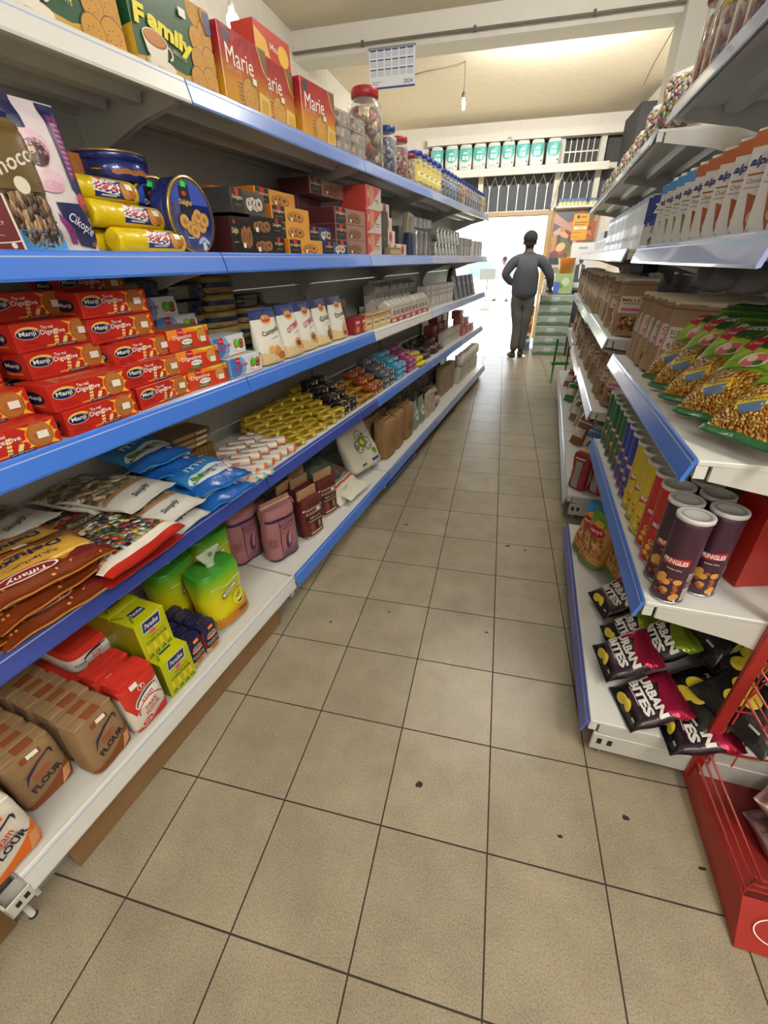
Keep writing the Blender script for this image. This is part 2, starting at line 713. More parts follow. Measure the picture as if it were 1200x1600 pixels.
# ------------------------------------------------------------------ room shell
def floor_material():
    m = bpy.data.materials.new('floor_tiles')
    m.use_nodes = True
    nt = m.node_tree
    N, L = nt.nodes, nt.links
    b = N['Principled BSDF']
    geo = N.new('ShaderNodeNewGeometry')
    mp = N.new('ShaderNodeMapping')
    mp.vector_type = 'TEXTURE'
    mp.inputs['Location'].default_value = (0.1176, 0.2949, 0)
    mp.inputs['Scale'].default_value = (0.30, 0.3102, 1)
    L.new(geo.outputs['Position'], mp.inputs[0])
    sx = N.new('ShaderNodeSeparateXYZ')
    L.new(mp.outputs[0], sx.inputs[0])

    def line(axis, w):
        f = N.new('ShaderNodeMath')
        f.operation = 'FRACT'
        L.new(sx.outputs[axis], f.inputs[0])
        a = N.new('ShaderNodeMath')
        a.operation = 'SUBTRACT'
        L.new(f.outputs[0], a.inputs[0])
        a.inputs[1].default_value = 0.5
        c = N.new('ShaderNodeMath')
        c.operation = 'ABSOLUTE'
        L.new(a.outputs[0], c.inputs[0])
        d = N.new('ShaderNodeMapRange')
        d.inputs['From Min'].default_value = 0.5 - w
        d.inputs['From Max'].default_value = 0.5 - w * 0.6
        L.new(c.outputs[0], d.inputs['Value'])
        return d.outputs[0]
    mx = N.new('ShaderNodeMath')
    mx.operation = 'MAXIMUM'
    L.new(line('X', 0.0085), mx.inputs[0])
    L.new(line('Y', 0.0085), mx.inputs[1])
    # per-tile tone
    fl = N.new('ShaderNodeVectorMath')
    fl.operation = 'FLOOR'
    L.new(mp.outputs[0], fl.inputs[0])
    wn_ = N.new('ShaderNodeTexWhiteNoise')
    L.new(fl.outputs[0], wn_.inputs['Vector'])
    n1 = N.new('ShaderNodeTexNoise')
    n1.inputs['Scale'].default_value = 5.5
    n1.inputs['Detail'].default_value = 5
    n1.inputs['Roughness'].default_value = 0.65
    L.new(geo.outputs['Position'], n1.inputs['Vector'])
    n2 = N.new('ShaderNodeTexNoise')
    n2.inputs['Scale'].default_value = 240
    n2.inputs['Detail'].default_value = 3
    L.new(geo.outputs['Position'], n2.inputs['Vector'])
    cr = N.new('ShaderNodeValToRGB')
    cr.color_ramp.elements[0].position = 0.30
    cr.color_ramp.elements[1].position = 0.70
    cr.color_ramp.elements[0].color = (*rgb('897f6d'), 1)
    cr.color_ramp.elements[1].color = (*rgb('a09682'), 1)
    L.new(n1.outputs['Fac'], cr.inputs[0])
    sp = N.new('ShaderNodeMix')
    sp.data_type = 'RGBA'
    sp.blend_type = 'MULTIPLY'
    sp.inputs[0].default_value = 1
    mr = N.new('ShaderNodeMapRange')
    mr.inputs['From Min'].default_value = 0.3
    mr.inputs['From Max'].default_value = 0.62
    mr.inputs['To Min'].default_value = 0.66
    mr.inputs['To Max'].default_value = 1.12
    L.new(n2.outputs['Fac'], mr.inputs['Value'])
    tn = N.new('ShaderNodeMapRange')
    tn.inputs['To Min'].default_value = 0.92
    tn.inputs['To Max'].default_value = 1.06
    L.new(wn_.outputs['Value'], tn.inputs['Value'])
    ml = N.new('ShaderNodeMath')
    ml.operation = 'MULTIPLY'
    L.new(mr.outputs[0], ml.inputs[0])
    L.new(tn.outputs[0], ml.inputs[1])
    L.new(cr.outputs[0], sp.inputs[6])
    L.new(ml.outputs[0], sp.inputs[7])
    g = N.new('ShaderNodeMix')
    g.data_type = 'RGBA'
    L.new(mx.outputs[0], g.inputs[0])
    L.new(sp.outputs[2], g.inputs[6])
    g.inputs[7].default_value = (*rgb('2c241c'), 1)
    L.new(g.outputs[2], b.inputs['Base Color'])
    rg = N.new('ShaderNodeMapRange')
    rg.inputs['To Min'].default_value = 0.26
    rg.inputs['To Max'].default_value = 0.42
    L.new(n1.outputs['Fac'], rg.inputs['Value'])
    rm = N.new('ShaderNodeMath')
    rm.operation = 'MAXIMUM'
    L.new(rg.outputs[0], rm.inputs[0])
    g2 = N.new('ShaderNodeMath')
    g2.operation = 'MULTIPLY'
    L.new(mx.outputs[0], g2.inputs[0])
    g2.inputs[1].default_value = 0.8
    L.new(g2.outputs[0], rm.inputs[1])
    L.new(rm.outputs[0], b.inputs['Roughness'])
    bp = N.new('ShaderNodeBump')
    bp.inputs['Strength'].default_value = 0.5
    bp.inputs['Distance'].default_value = 0.002
    bp.invert = True
    L.new(mx.outputs[0], bp.inputs['Height'])
    b2 = N.new('ShaderNodeBump')
    b2.inputs['Strength'].default_value = 0.12
    b2.inputs['Distance'].default_value = 0.002
    L.new(n2.outputs['Fac'], b2.inputs['Height'])
    L.new(bp.outputs[0], b2.inputs['Normal'])
    L.new(b2.outputs[0], b.inputs['Normal'])
    return m


XL, XR, YB, YF, ZC = -2.35, 1.85, -3.0, 10.0, 3.45
PLASTER = M('dedad0', rough=0.85, vary=0.07, bump=(6, 0.1))
CEIL = M('d3cab4', rough=0.85, vary=0.10)
TRIMW = M('d9d6cc', rough=0.6, vary=0.05)
mb = MB()
mb.box(XL - .2, XR + .2, YB - .2, YF + 0.25, -0.12, 0, floor_material())
struct(mb, 'floor')
mb = MB()
mb.box(XL - .2, XR + .2, YB - .2, YF + .2, ZC, ZC + .15, CEIL)
struct(mb, 'ceiling')
mb = MB()
mb.box(XL - .2, XL, YB - .2, YF + .2, 0, ZC, PLASTER)
struct(mb, 'wall_left')
mb = MB()
mb.box(XR, XR + .2, YB - .2, YF + .2, 0, ZC, PLASTER)
struct(mb, 'wall_right')
mb = MB()
mb.box(XL, XR, YB - .2, YB, 0, ZC, PLASTER)
struct(mb, 'wall_back')
# front wall round the entrance
DX0, DX1, DZ = -1.55, .70, 2.10
mb = MB()
mb.box(XL, DX0, YF, YF + .2, 0, ZC, PLASTER)
mb.box(DX1 + .06, XR, YF, YF + .2, 0, 2.14, PLASTER)
mb.box(DX0, XR, YF, YF + .2, 3.20, ZC, PLASTER)
mb.box(DX0, XR, YF - .18, YF, 3.16, 3.27, PLASTER)
mb.box(DX0, DX1 + .06, YF, YF + .2, 2.10, 2.16, TRIMW)
for x in (-.62, .70, 1.36):
    mb.box(x, x + .09, YF, YF + .2, 2.14, 3.20, TRIMW)
mb.box(DX0, XR, YF + .0, YF + .2, 2.72, 2.80, TRIMW)
mb.box(DX1 + .06, XR, YF, YF + .2, 2.10, 2.20, TRIMW)
struct(mb, 'wall_front')
# steel door frame
mb = MB()
mb.box(DX1 - .02, DX1 + .06, YF - .04, YF + .22, 0, DZ + .06, M('b59a6c', rough=.5, vary=.1), c=.004)
mb.box(DX0, DX1 - .02, YF - .04, YF + .22, DZ, DZ + .06, M('b59a6c', rough=.5, vary=.1), c=.004)
o = mb.build('door_frame')
o['kind'] = 'structure'
# beam across the ceiling with its conduit
mb = MB()
mb.box(XL, XR, 5.9, 6.2, 3.24, ZC, M('d6d4cb', rough=.8, vary=.05))
mb.box(XL, XR, 5.86, 5.9, 3.30, ZC, M('d6d4cb', rough=.8, vary=.05))
struct(mb, 'ceiling_beam')
mb = MB()
mb.tube([(XL, 5.85, 3.285), (-1, 5.85, 3.29), (.5, 5.85, 3.285), (XR, 5.85, 3.29)], .011, M('6d675c', rough=.7))
for x in (-1.6, -.5, .55, 1.3):
    mb.box(x - .012, x + .012, 5.835, 5.87, 3.27, 3.31, M('5c564c', rough=.7))
struct(mb, 'trim_1')
mb = MB()
mb.box(1.28, 1.62, 5.75, 6.1, 0, ZC, M('bdbcb4', rough=.8, vary=.08))
struct(mb, 'pillar')
mb = MB()
mb.box(1.5, XR, YB, 5.9, 3.15, ZC, M('c9bb9c', rough=.8, vary=.08))
struct(mb, 'ceiling_beam')
# short concrete pillar standing in the gap of the right-hand shelves
mb = MB()
p = R1.w(1.42, -.62, 0)
mb.box(-.14, .14, -.12, .12, 0, 2.0, M('bdb9ab', rough=.85, vary=.06))
o = struct(mb, 'pillar')
R1.put(o, 1.40, -.56, 0)
# entrance transom: steel plate behind folding grilles
GR = M('c9c7c0', rough=.4, metal=.3)
mb = MB()
mb.box(DX0, XR, YF + .14, YF + .19, 2.16, 2.72, M('50565e', rough=.6, vary=.1))
mb.box(DX0, XR, YF + .14, YF + .19, 2.80, 3.20, M('4e4c48', rough=.7, vary=.2))
o = struct(mb, 'trim_2')


def grille(x0, x1, z0, z1, n, y, label):
    g = thing('folding_grille', label, 'grille', 'folding steel grilles above the entrance')
    w = (x1 - x0) / n
    for i in range(n):
        x = x0 + w * (i + .5)
        b = MB()
        b.box(x - .009, x + .009, y - .01, y + .01, z0, z1 - .12, GR, c=.002)
        b.tube([(x, y, z1 - .2), (x - w / 2, y, z1)], .007, GR, 6)
        b.tube([(x, y, z1 - .2), (x + w / 2, y, z1)], .007, GR, 6)
        b.build('bar', g)
    b = MB()
    b.box(x0, x1, y - .012, y + .012, z0 - .02, z0, GR)
    b.build('bottom_rail', g)
    return g


grille(-.50, .68, 2.18, 2.70, 7, YF + .09, 'folding steel grille with branching bars above the open doorway')
grille(.82, 1.36, 2.26, 2.70, 4, YF + .09, 'folding steel grille with branching bars above the fruit poster')
g = thing('window_grille', 'upright steel bars over dark window right of the white teal packs', 'grille')
for i in range(7):
    b = MB()
    x = .80 + .56 * i / 6
    b.box(x - .008, x + .008, YF + .08, YF + .1, 2.80, 3.17, GR, c=.002)
    b.build('bar', g)
b = MB()
b.box(.79, 1.37, YF + .105, YF + .115, 2.98, 3.0, GR)
b.build('cross_rail', g)
# ledge that carries the white packs
LEDGE_Z = 2.775
mb = MB()
mb.box(DX0 - .1, 1.50, YF - .36, YF + .02, LEDGE_Z - .05, LEDGE_Z, TRIMW, c=.004)
mb.box(DX0 - .1, 1.50, YF - .365, YF - .345, LEDGE_Z - .11, LEDGE_Z - .05, TRIMW)
o = mb.build('wall_ledge')
tag(o, 'white wall ledge above the doorway carrying white and teal packs', 'shelf')
mb = MB()
mb.tube([(.70, YF - .02, 2.22), (.82, YF - .30, LEDGE_Z - .06)], .013, GR, 6)
tag(mb.build('strut'), 'slanted steel strut propping the white wall ledge', 'strut')
# black vent box and window on the right wall
mb = MB()
mb.box(1.60, XR + .02, 8.6, 9.55, 2.62, 3.25, M('25272a', rough=.6), c=.01)
tag(mb.build('vent_box'), 'black box high on the wall in the far right corner', 'box')

# ------------------------------------------------------------------ ceiling lamps
lampw = M('fff6e6', rough=.4, emit=2.5)
lamph = M('d8d8d4', rough=.5)
for i, (x, y) in enumerate(TUBES):
    t = thing('tube_light', ['twin white ceiling tube light nearest the right rear wall', 'twin white ceiling tube light behind the camera', 'twin white ceiling tube light above the aisle', 'added twin white tube light hidden behind the ceiling beam'][i], 'ceiling light', 'ceiling tube lights')
    b = MB()
    b.box(-.62, .62, -.05, .05, -.05, 0, lamph, c=.006)
    b.build('housing', t)
    for q in (-.028, .028):
        b = MB()
        b.tube([(-.6, q, -.065), (.6, q, -.065)], .013, lampw, 10)
        b.build('tube', t)
    t.location = (x, y, ZC if i else 3.149)
    if i == 0:
        t.rotation_euler.z = R(90)
    pw = TUBE_POWER * (1.35, .8, .9, 1)[i]
    if i == 3:                                         # added unseen behind the beam to brighten the far end
        t.location = (x, 6.2002, 3.345)
        t.rotation_euler.x = R(90)
        add_light('tube_glow', 'AREA', (x, y + .02, 3.27), 62, (1.0, 0.96, 0.90), shape='RECTANGLE', size=1.2, size_y=.08, aim=(x, y + 3.0, 2.2))
        continue
    for q in (-.35, .35):
        add_light('tube_glow', 'POINT', (x + (q if i else 0), y + (0 if i else q), (ZC if i else 3.15) - .16), pw, (1.0, 0.97, 0.925), shadow_soft_size=.14)


def bulb(label, loc, drop, lit):
    t = thing('hanging_bulb', label, 'light bulb', None)
    b = MB()
    b.tube([(0, 0, drop), (.004, .002, drop * .5), (0, 0, .06)], .004, M('2b2926', rough=.6), 6)
    b.build('cord', t)
    b = MB()
    b.lathe([(.012, .02), (.018, .025), (.02, .06), (.012, .075)], M('2a2622' if not lit else 'd0d0cc', rough=.5), 14)
    b.build('socket', t)
    b = MB()
    if lit:
        b.lathe([(.001, -.115), (.03, -.11), (.036, -.10), (.037, .0), (.022, .02)], M('fff4dc', emit=14), 18)
    else:
        b.lathe([(.001, -.10), (.022, -.098), (.028, -.09), (.029, -.02), (.02, .01), (.017, .03)], M('e3d9bd', rough=.4), 18)
    b.build('bulb', t)
    t.location = loc
    return t


bulb('brightly lit bulb hanging over the left shelf top', (-1.83, 3.6, 2.76), ZC - 2.76, True)
add_light('bulb_glow', 'POINT', (-1.83, 3.6, 2.70), 12, (1.0, .92, .78), shadow_soft_size=.05)
bulb('unlit bulb hanging from the far ceiling over the aisle', (-.70, 7.15, 3.10), ZC - 3.10, False)
mb = MB()
mb.tube([(-1.9, 6.4, 3.10), (-1.5, 6.5, 3.16), (-1.1, 6.8, 3.30), (-.80, 7.1, 3.40), (-.70, 7.15, 3.44)], .006, M('6a5d48', rough=.7), 6)
tag(mb.build('lamp_cable'), 'brown cable sagging from the beam to the unlit bulb', 'cable')
# thin cable down the right end of the far ceiling
mb = MB()
mb.tube([(1.42, 6.3, 3.43), (1.44, 6.9, 3.42), (1.5, 7.8, 3.42), (1.58, 8.6, 3.42)], .005, M('4a4238', rough=.7), 6)
tag(mb.build('lamp_cable'), 'thin dark cable along the far ceiling by the right pillar', 'cable')
# calendar hanging from the beam
t = thing('wall_calendar', 'white year calendar with 2024 hanging from the ceiling beam', 'calendar')
b = MB()
W_, H_ = .47, .30
b.box(-W_ / 2, W_ / 2, 0, .003, 0, H_, M('dfe3ec', rough=.5))
its = []
GRY, NVY = ink('8e96a8'), ink('3c4a86')
for i in range(6):
    for j in range(3):
        x, y = .03 + i * .16, .30 + j * .23
        its.append(('R', x, y + .17, .13, .035, NVY))
        for k in range(4):
            its.append(('R', x, y + .03 + k * .033, .13, .012, GRY))
its += [('R', 0, 0, 1, .055, NVY), ('T', '2024', .85, .15, .11, NVY), ('T', 'M  O', .14, .12, .06, NVY), ('R', .06, .17, .2, .02, GRY)]
b.art(its, W_, H_, flat(), step=.00002)
b.build('sheet', t)
b = MB()
b.box(-W_ / 2 - .005, W_ / 2 + .005, -.004, .007, H_ - .01, H_ + .01, M('9aa0ae', rough=.3, metal=.5))
b.build('top_strip', t)
t.location = (-1.30, 5.84, 2.935)
t.rotation_euler = (0, 0, 0)

# ------------------------------------------------------------------ outside
GROUND = M('b9b3a6', rough=.9, vary=.1)
mb = MB()
mb.box(-40, 40, YF + .25, 30.7, -.12, -.004, GROUND)
struct(mb, 'pavement')
mb = MB()
mb.box(-40, 40, 30.7, 44, -.12, .02, M('7f9a3c', rough=.95, vary=.3, bump=(30, .8)))
struct(mb, 'lawn')
mb = MB()
mb.box(-.95, .15, 27.0, 27.3, -.1, .14, M('a79f92', rough=.9, vary=.1), c=.01)
struct(mb, 'kerb')
# pale blue sheet fence beyond the grass
t = thing('metal_fence', 'pale blue and white ribbed metal fence beyond the grass', 'fence')
for k in range(9):
    b = MB()
    x0 = -9 + k * 2.0
    c_ = M(['a3bcc0', 'b0c6c8', 'ccd4d2'][k % 3], rough=.5, vary=.05)
    rows = []
    for z in (.05, 1.32):
        rows.append([(x0 + .02 + i * .055, 43.5 + (.03 if i % 4 in (1, 2) else 0), z) for i in range(36)])
    b.grid(rows, c_, False)
    b.box(x0, x0 + 1.98, 43.55, 43.60, .8, .85, c_)
    b.build('fence_panel', t)
    b = MB()
    b.box(x0 - .04, x0 + .04, 43.45, 43.55, 0, 1.4, M('d8dada', rough=.5))
    b.build('post', t)
# floor drain at the threshold
t = thing('drain_grate', 'slotted metal drain grate across the doorway floor', 'drain')
b = MB()
b.box(-.75, .55, 9.90, 9.99, -.01, .006, M('6a655c', rough=.6))
b.build('channel', t)
for i in range(26):
    b = MB()
    b.box(-.73 + i * .05, -.70 + i * .05, 9.905, 9.985, .006, .010, M('b3ad9f', rough=.5))
    b.build('slat', t)
# dark spots on the tiles
DS = M('2a231b', rough=.8)
spots = []
for i, (px, py, rr, asp) in enumerate([(-.093, .741, .0105, 1), (.504, .785, .010, .7), (.315, .693, .008, .6), (.671, .700, .011, .4), (-.60, 1.347, .006, .8), (.086, 1.435, .007, .6), (.178, 2.133, .013, .5), (.271, 2.108, .010, .4), (-.357, 1.468, .005, 1), (-.426, 2.239, .010, .6), (-.478, 1.536, .005, .5)]):
    b = MB()
    n_ = 14
    ring = [(rr * (1 + .25 * rnd.uniform(-1, 1)) * math.cos(2 * PI * j / n_), rr * asp * (1 + .25 * rnd.uniform(-1, 1)) * math.sin(2 * PI * j / n_)) for j in range(n_)]
    b.add([(x, y, .0002) for x, y in ring] + [(x * .8, y * .8, .0016) for x, y in ring],
          [(j, (j + 1) % n_, n_ + (j + 1) % n_, n_ + j) for j in range(n_)] + [tuple(range(n_, 2 * n_))], DS)
    o = b.build('floor_stain')
    o.location = (px, py, 0)
    tag(o, ['round black gum spot on the tile in mid foreground', 'brown smear on the tile left of the red stand', 'small dark ring mark on the tile nearer the aisle centre', 'dark flake lying beside the red stand base', 'small brown spot on the tile beside the yellow sacks', 'small brown speck on a tile joint in mid aisle', 'dark leaf scrap in mid aisle beyond the near tiles', 'thin dark scrap right of the leaf scrap', 'tiny speck on the second tile column', 'dark oval speck by the purple flour bags', 'sliver of dirt beyond the tiny speck'][i], 'stain', 'dark spots on the floor tiles')
# ------------------------------------------------------------------ shelving units
STEEL = M('c6c6c3', rough=.45, vary=.04)
STEELW = M('d3d4d2', rough=.38, vary=.03)
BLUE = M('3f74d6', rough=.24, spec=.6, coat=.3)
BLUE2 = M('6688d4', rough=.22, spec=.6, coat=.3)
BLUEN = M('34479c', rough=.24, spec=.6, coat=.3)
BLUE_GLARE = M('93a6d0', rough=.22, spec=.6, coat=.3)  # far bays: glare on the blue strips put into a paler colour
SLOT = M('1b1a18', rough=.8)


def shelf_plate(par, L, depth, zt, tf, strip, stripcol, th=.035, lip=.05, name='shelf', label=None, lastlip=True):
    """one shelf: local x 0..L along the run, y 0 = front edge, +y back"""
    b = MB()
    b.box(0.004, L - .004, tf, tf + depth, zt - .012, zt, STEELW, c=.002)
    b.box(0.004, L - .004, tf, tf + .022, zt - th - .006, zt - .012, STEELW)
    b.box(0.004, L - .004, tf + depth - .02, tf + depth, zt - th, zt - .012, STEEL)
    for q in (.30, .62):                                             # folded stiffeners under the plate
        y = tf + depth * q
        rows = [[(x, y, zt - .012), (x, y + .01, zt - .04), (x, y + .055, zt - .04), (x, y + .065, zt - .012)] for x in (.03, L - .03)]
        b.grid(rows, STEEL, False)
        for x in (.03, L - .03):
            b.add([(x, y, zt - .012), (x, y + .01, zt - .04), (x, y + .055, zt - .04), (x, y + .065, zt - .012)], [(0, 1, 2, 3)], STEEL)
    sh = b.build(name, par)
    if strip:
        b = MB()
        rows = []
        prof = [(-.004, zt + .006), (-.008, zt + .002), (-.010, zt - .004), (-.022, zt - lip + .006), (-.021, zt - lip), (-.014, zt - lip + .002), (-.002, zt - .006)]
        for x in (.003, L - .003):
            rows.append([(x, tf + y, z) for y, z in prof])
        b.grid(rows, stripcol, False)
        for x in (.003, L - .003):
            b.add([(x, tf + y, z) for y, z in prof], [tuple(range(len(prof)))], stripcol)
        # clear label channel edges
        b.box(.003, L - .003, tf - .0112, tf - .009, zt - .008, zt - .005, M('a9bce8', rough=.25))
        b.build('price_strip', sh, 'blue plastic price strip' if stripcol is not STEELW else 'white steel front lip')
    for x in (.004, L - .012):                                       # support brackets
        b = MB()
        y1 = tf + depth
        pts = [(y1 + .01, zt - .002), (tf + .03, zt - .012), (tf + .03, zt - .045), (y1 - .24, zt - .075), (y1 - .05, zt - .135), (y1 - .015, zt - .20), (y1 + .01, zt - .20)]
        b.add([(x, y, z) for y, z in pts] + [(x + .008, y, z) for y, z in pts],
              [tuple(range(7)), tuple(range(13, 6, -1))] + [(i, (i + 1) % 7, 7 + (i + 1) % 7, 7 + i) for i in range(7)], STEEL)
        b.build('bracket', sh)
    return sh


def shelving_unit(label, L, levels, group, top_z=2.02, kick=True, back=.54, tagbase=None):
    """levels: (z top, front offset, strip colour or None). Origin: front bottom corner at the low-x end"""
    t = thing('shelving_unit', label, 'shelf', group)
    b = MB()
    z0 = .10
    k = 0
    while z0 < top_z - .05:
        z1 = min(z0 + .30, top_z)
        b.box(.014, L - .014, back, back + .012, z0 + .002, z1 - .002, M('c4c4c1', rough=.42, vary=.04), c=.003)
        z0 = z1
    b.build('back_panel', t)
    for x in (0.0015, L - .0135):
        b = MB()
        b.box(x, x + .012, back - .02, back + .03, 0, top_z, STEEL, c=.002)
        for i in range(int(top_z / .05) - 2):
            z = .12 + i * .05
            b.box(x + .003, x + .009, back - .0206, back - .0195, z, z + .028, SLOT)
        b.build('upright', t)
        b = MB()
        b.box(x, x + .012, .02, back + .02, .03, .105, STEEL, c=.002)
        for y in (.035, .065):
            b.box(x - .0006, x + .0126, y, y + .014, .06, .085, SLOT)
        b.build('foot', t)
    for i, (z, tf, sc, dep) in enumerate(levels):
        shelf_plate(t, L, dep, z, tf, sc is not None, sc, lip=.052 if i else .06, name='shelf')
    if kick:
        b = MB()
        b.box(.01, L - .01, .05, .06, .0, .10, M('8f8d86', rough=.6), c=.002)
        b.build('kick_plate', t)
    return t


ZL = dict(bot=.162, C=.655, B=1.05, A=1.437, T=1.85)
n5 = ['first and nearest', 'second', 'third', 'fourth', 'fifth and farthest']
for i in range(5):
    sb = (STEELW, BLUE, BLUE2, BLUE_GLARE, BLUE_GLARE)[i]
    st = (STEELW, BLUE2, BLUE2, BLUE_GLARE, BLUE_GLARE)[i]
    sB = (BLUE, BLUE, STEELW, BLUE_GLARE, BLUE_GLARE)[i]
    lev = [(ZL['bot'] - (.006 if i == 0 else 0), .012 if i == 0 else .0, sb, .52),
           (ZL['C'], .075, (BLUEN, BLUEN, BLUE, BLUE2, BLUE_GLARE)[i], .45), (ZL['B'], .082, sB, .45),
           (ZL['A'], .095, (BLUE, BLUE, BLUE2, BLUE_GLARE, BLUE_GLARE)[i], .44), (ZL['T'], .115, st, .42)]
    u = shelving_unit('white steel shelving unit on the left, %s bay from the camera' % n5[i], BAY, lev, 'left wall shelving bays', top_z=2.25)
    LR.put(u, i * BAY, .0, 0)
ZR = dict(D=.158, C=.648, B=1.036, A=1.437, T=1.856)


def rput(run, u, s0, L):
    """right-hand bays: local x runs towards the camera"""
    run.put(u, s0 + L, 0, 0)


BLUEP = M('8fa0d8', rough=.2, spec=.7, coat=.4)
lev = [(ZR['D'], .0, M('4a5ab0', rough=.24, spec=.6, coat=.3), .52), (ZR['C'], .03, BLUE, .45), (ZR['B'], .03, BLUE, .45), (ZR['A'], .03, BLUEP, .45), (ZR['T'], .04, BLUEP, .45)]
u = shelving_unit('white steel shelving unit on the right with tube crisps, nearest bay', 1.22, lev, 'right hand shelving bays', top_z=2.2)
rput(R1, u, 0, 1.22)
SILV = M('b3bccf', rough=.2, spec=.7, coat=.4)
for i in range(3):
    dz = (.03, .0, .02)[i]
    lev = [(ZR['D'], .0, SILV, .52), (ZR['C'] + dz, .03, SILV, .45), (ZR['B'] + dz * .5, .03, SILV, .45), (ZR['A'], .03, SILV, .45), (ZR['T'], .04, SILV, .45)]
    u = shelving_unit('white steel shelving unit on the right, %s bay beyond the grey pillar' % NTH[i], 1.2, lev, 'right hand shelving bays', top_z=2.2)
    rput(R2, u, i * 1.2, 1.2)
# near end foot bracket and loose cardboard under the first left bay
t = thing('cardboard_sheet', 'brown cardboard sheet standing on the floor under the nearest left shelf', 'cardboard')
b = MB()
b.box(0, .98, 0, .006, 0, .085, paper('7a5f41'), c=.001)
b.build('sheet', t)
b = MB()
b.box(0, .98, .002, .03, .078, .085, paper('6a5237'))
b.build('folded_edge', t)
LR.put(t, .09, .004, 0.001)
t.rotation_euler.x = R(-8)
t = thing('slotted_bracket', 'small slotted grey steel bracket at the near end of the left bottom shelf', 'bracket')
b = MB()
b.box(-.035, .035, 0, .006, 0, .06, STEEL, c=.002)
b.box(-.035, -.029, 0, .10, 0, .06, STEEL, c=.002)
b.box(-.035, .035, 0, .10, 0, .006, STEEL, c=.002)
for x in (-.014, .010):
    b.box(x, x + .014, -.0006, .0, .022, .042, SLOT)
b.build('plate', t)
LR.put(t, -.024, .008, .082, 0)
t.scale = (.8, .8, .8)
b = MB()
b.tube([(0, .03, -.100), (0, .03, 0.004)], .009, STEEL, 10)
b.lathe([(.012, -.102), (.012, -.098), (.008, -.094)], SLOT, 12, (0, .03, 0))
b.build('levelling_foot', t)
# fallen blue strip on the floor past the second bay
b = MB()
b.box(0, .62, 0, .05, 0, .004, BLUE, c=.001)
b.box(0, .62, 0, .004, 0, .016, BLUE, c=.001)
b.box(0, .62, .046, .05, 0, .012, BLUE, c=.001)
o = b.build('price_strip')
tag(o, 'loose blue plastic strip fallen under the left shelf, lying on the floor', 'plastic strip')
LR.put(o, 2.46, -.005, .03)
# ------------------------------------------------------------------ product makers
STICK = ink('e9e7de')
STG = ink('38d23a')
STO = ink('ff8a2a')


def carton(name, cat, group, W, H, D, mat, art=None, side=None, topart=None, mats=None, sticker=None, c=.0012, opened=False):
    """printed carton: front face at y=0 (towards the shopper), base at z=0, x centred"""
    b = MB()
    b.box(-W / 2, W / 2, 0, D, 0, H, mat, c=c, mats=mats)
    if art:
        b.art(art, W, H, flat())
    if side:
        b.art(side, D, H, lambda x, z, l: (-W / 2 - l, D - x, z), x0=0)
        b.art(side, D, H, lambda x, z, l: (W / 2 + l, x, z), x0=0)
    if topart:
        b.art(topart, W, D, lambda x, y, l: (x, y, H + l))
    if sticker:
        root = thing(name)
        b.build('carton', root)
        sx, sy, sm = sticker[:3]
        q = MB()
        sw, sh = (sticker[3:] + (.024, .016))[:2] if len(sticker) > 3 else (.024, .016)
        q.box(sx * W - W / 2 - sw / 2, sx * W - W / 2 + sw / 2, -.0052, -.0046, sy * H - sh / 2, sy * H + sh / 2, sm,
              T=Matrix.Rotation(R(2), 4, 'Y'))
        q.build('price_sticker', root)
    else:
        root = b.build(name)
    return Kind(root, cat, group)


def pillow_prof(W, H, D, n=2.4, sq=.93):
    return [(0, W / 2, .002, n), (.035 * H, W / 2 * .99, .003, n), (.16 * H, W / 2 * sq, D * .40, n), (.42 * H, W / 2 * (sq - .01), D / 2, n),
            (.65 * H, W / 2 * (sq - .01), D * .48, n), (.87 * H, W / 2 * sq, D * .33, n), (.965 * H, W / 2 * .99, .003, n), (H, W / 2, .002, n)]


def stand_prof(W, H, D, n=2.6):
    return [(0, W * .47, D * .42, 3.2), (.05 * H, W * .5, D * .5, 3), (.35 * H, W * .49, D * .46, n), (.68 * H, W * .49, D * .26, n),
            (.90 * H, W * .5, .006, n), (H, W * .5, .0025, n)]


def block_prof(W, H, D, n=6, bulge=.02):
    return [(0, W * .47, D * .45, n), (.03 * H, W * .5, D * .5, n), (.45 * H, W * (.5 + bulge), D * (.5 + bulge), n - 1), (.90 * H, W * .5, D * .49, n), (H, W * .47, D * .44, n)]


def bag(name, cat, group, W, H, D, mat, art=None, shape='pillow', matf=None, canvas=None, amp=.004, seed=1, sub=.012, sticker=None,
        parts=None, part_name='bag', n=None, seg=44, steps=5, lay=False):
    """flexible pack. Standing: base z=0, back against y=+; front face towards -y. canvas=(x0, z0, w, h)"""
    b = MB()
    prof = {'pillow': pillow_prof, 'stand': stand_prof, 'block': block_prof}[shape](W, H, D, *([n] if n else []))
    prof = [(z, a, bb, nn, D / 2) for z, a, bb, nn in prof]
    front = b.loft(prof, mat, seg=seg, amp=amp, seed=seed, matf=matf, steps=steps)
    if art:
        x0, z0, w, h = canvas or (-W / 2, 0, W, H)
        b.art(art, w, h, front, x0=x0, z0=z0, sub=sub, base=.0015 + amp * .16, step=.00007)
    if sticker or parts:
        root = thing(name)
        b.build(part_name, root)
        if sticker:
            q = MB()
            sx, sz, sm = sticker[:3]
            sw, sh = sticker[3:] if len(sticker) > 3 else (.024, .016)
            q.art([('R', 0, 0, 1, 1, sm)], sw, sh, front, x0=sx - sw / 2, z0=sz - sh / 2, sub=.012, base=.0055 + amp * .16)
            q.build('price_sticker', root)
        for pn, fn in (parts or []):
            q = MB()
            fn(q, front)
            q.build(pn, root)
    else:
        root = b.build(name)
    return Kind(root, cat, group, D)


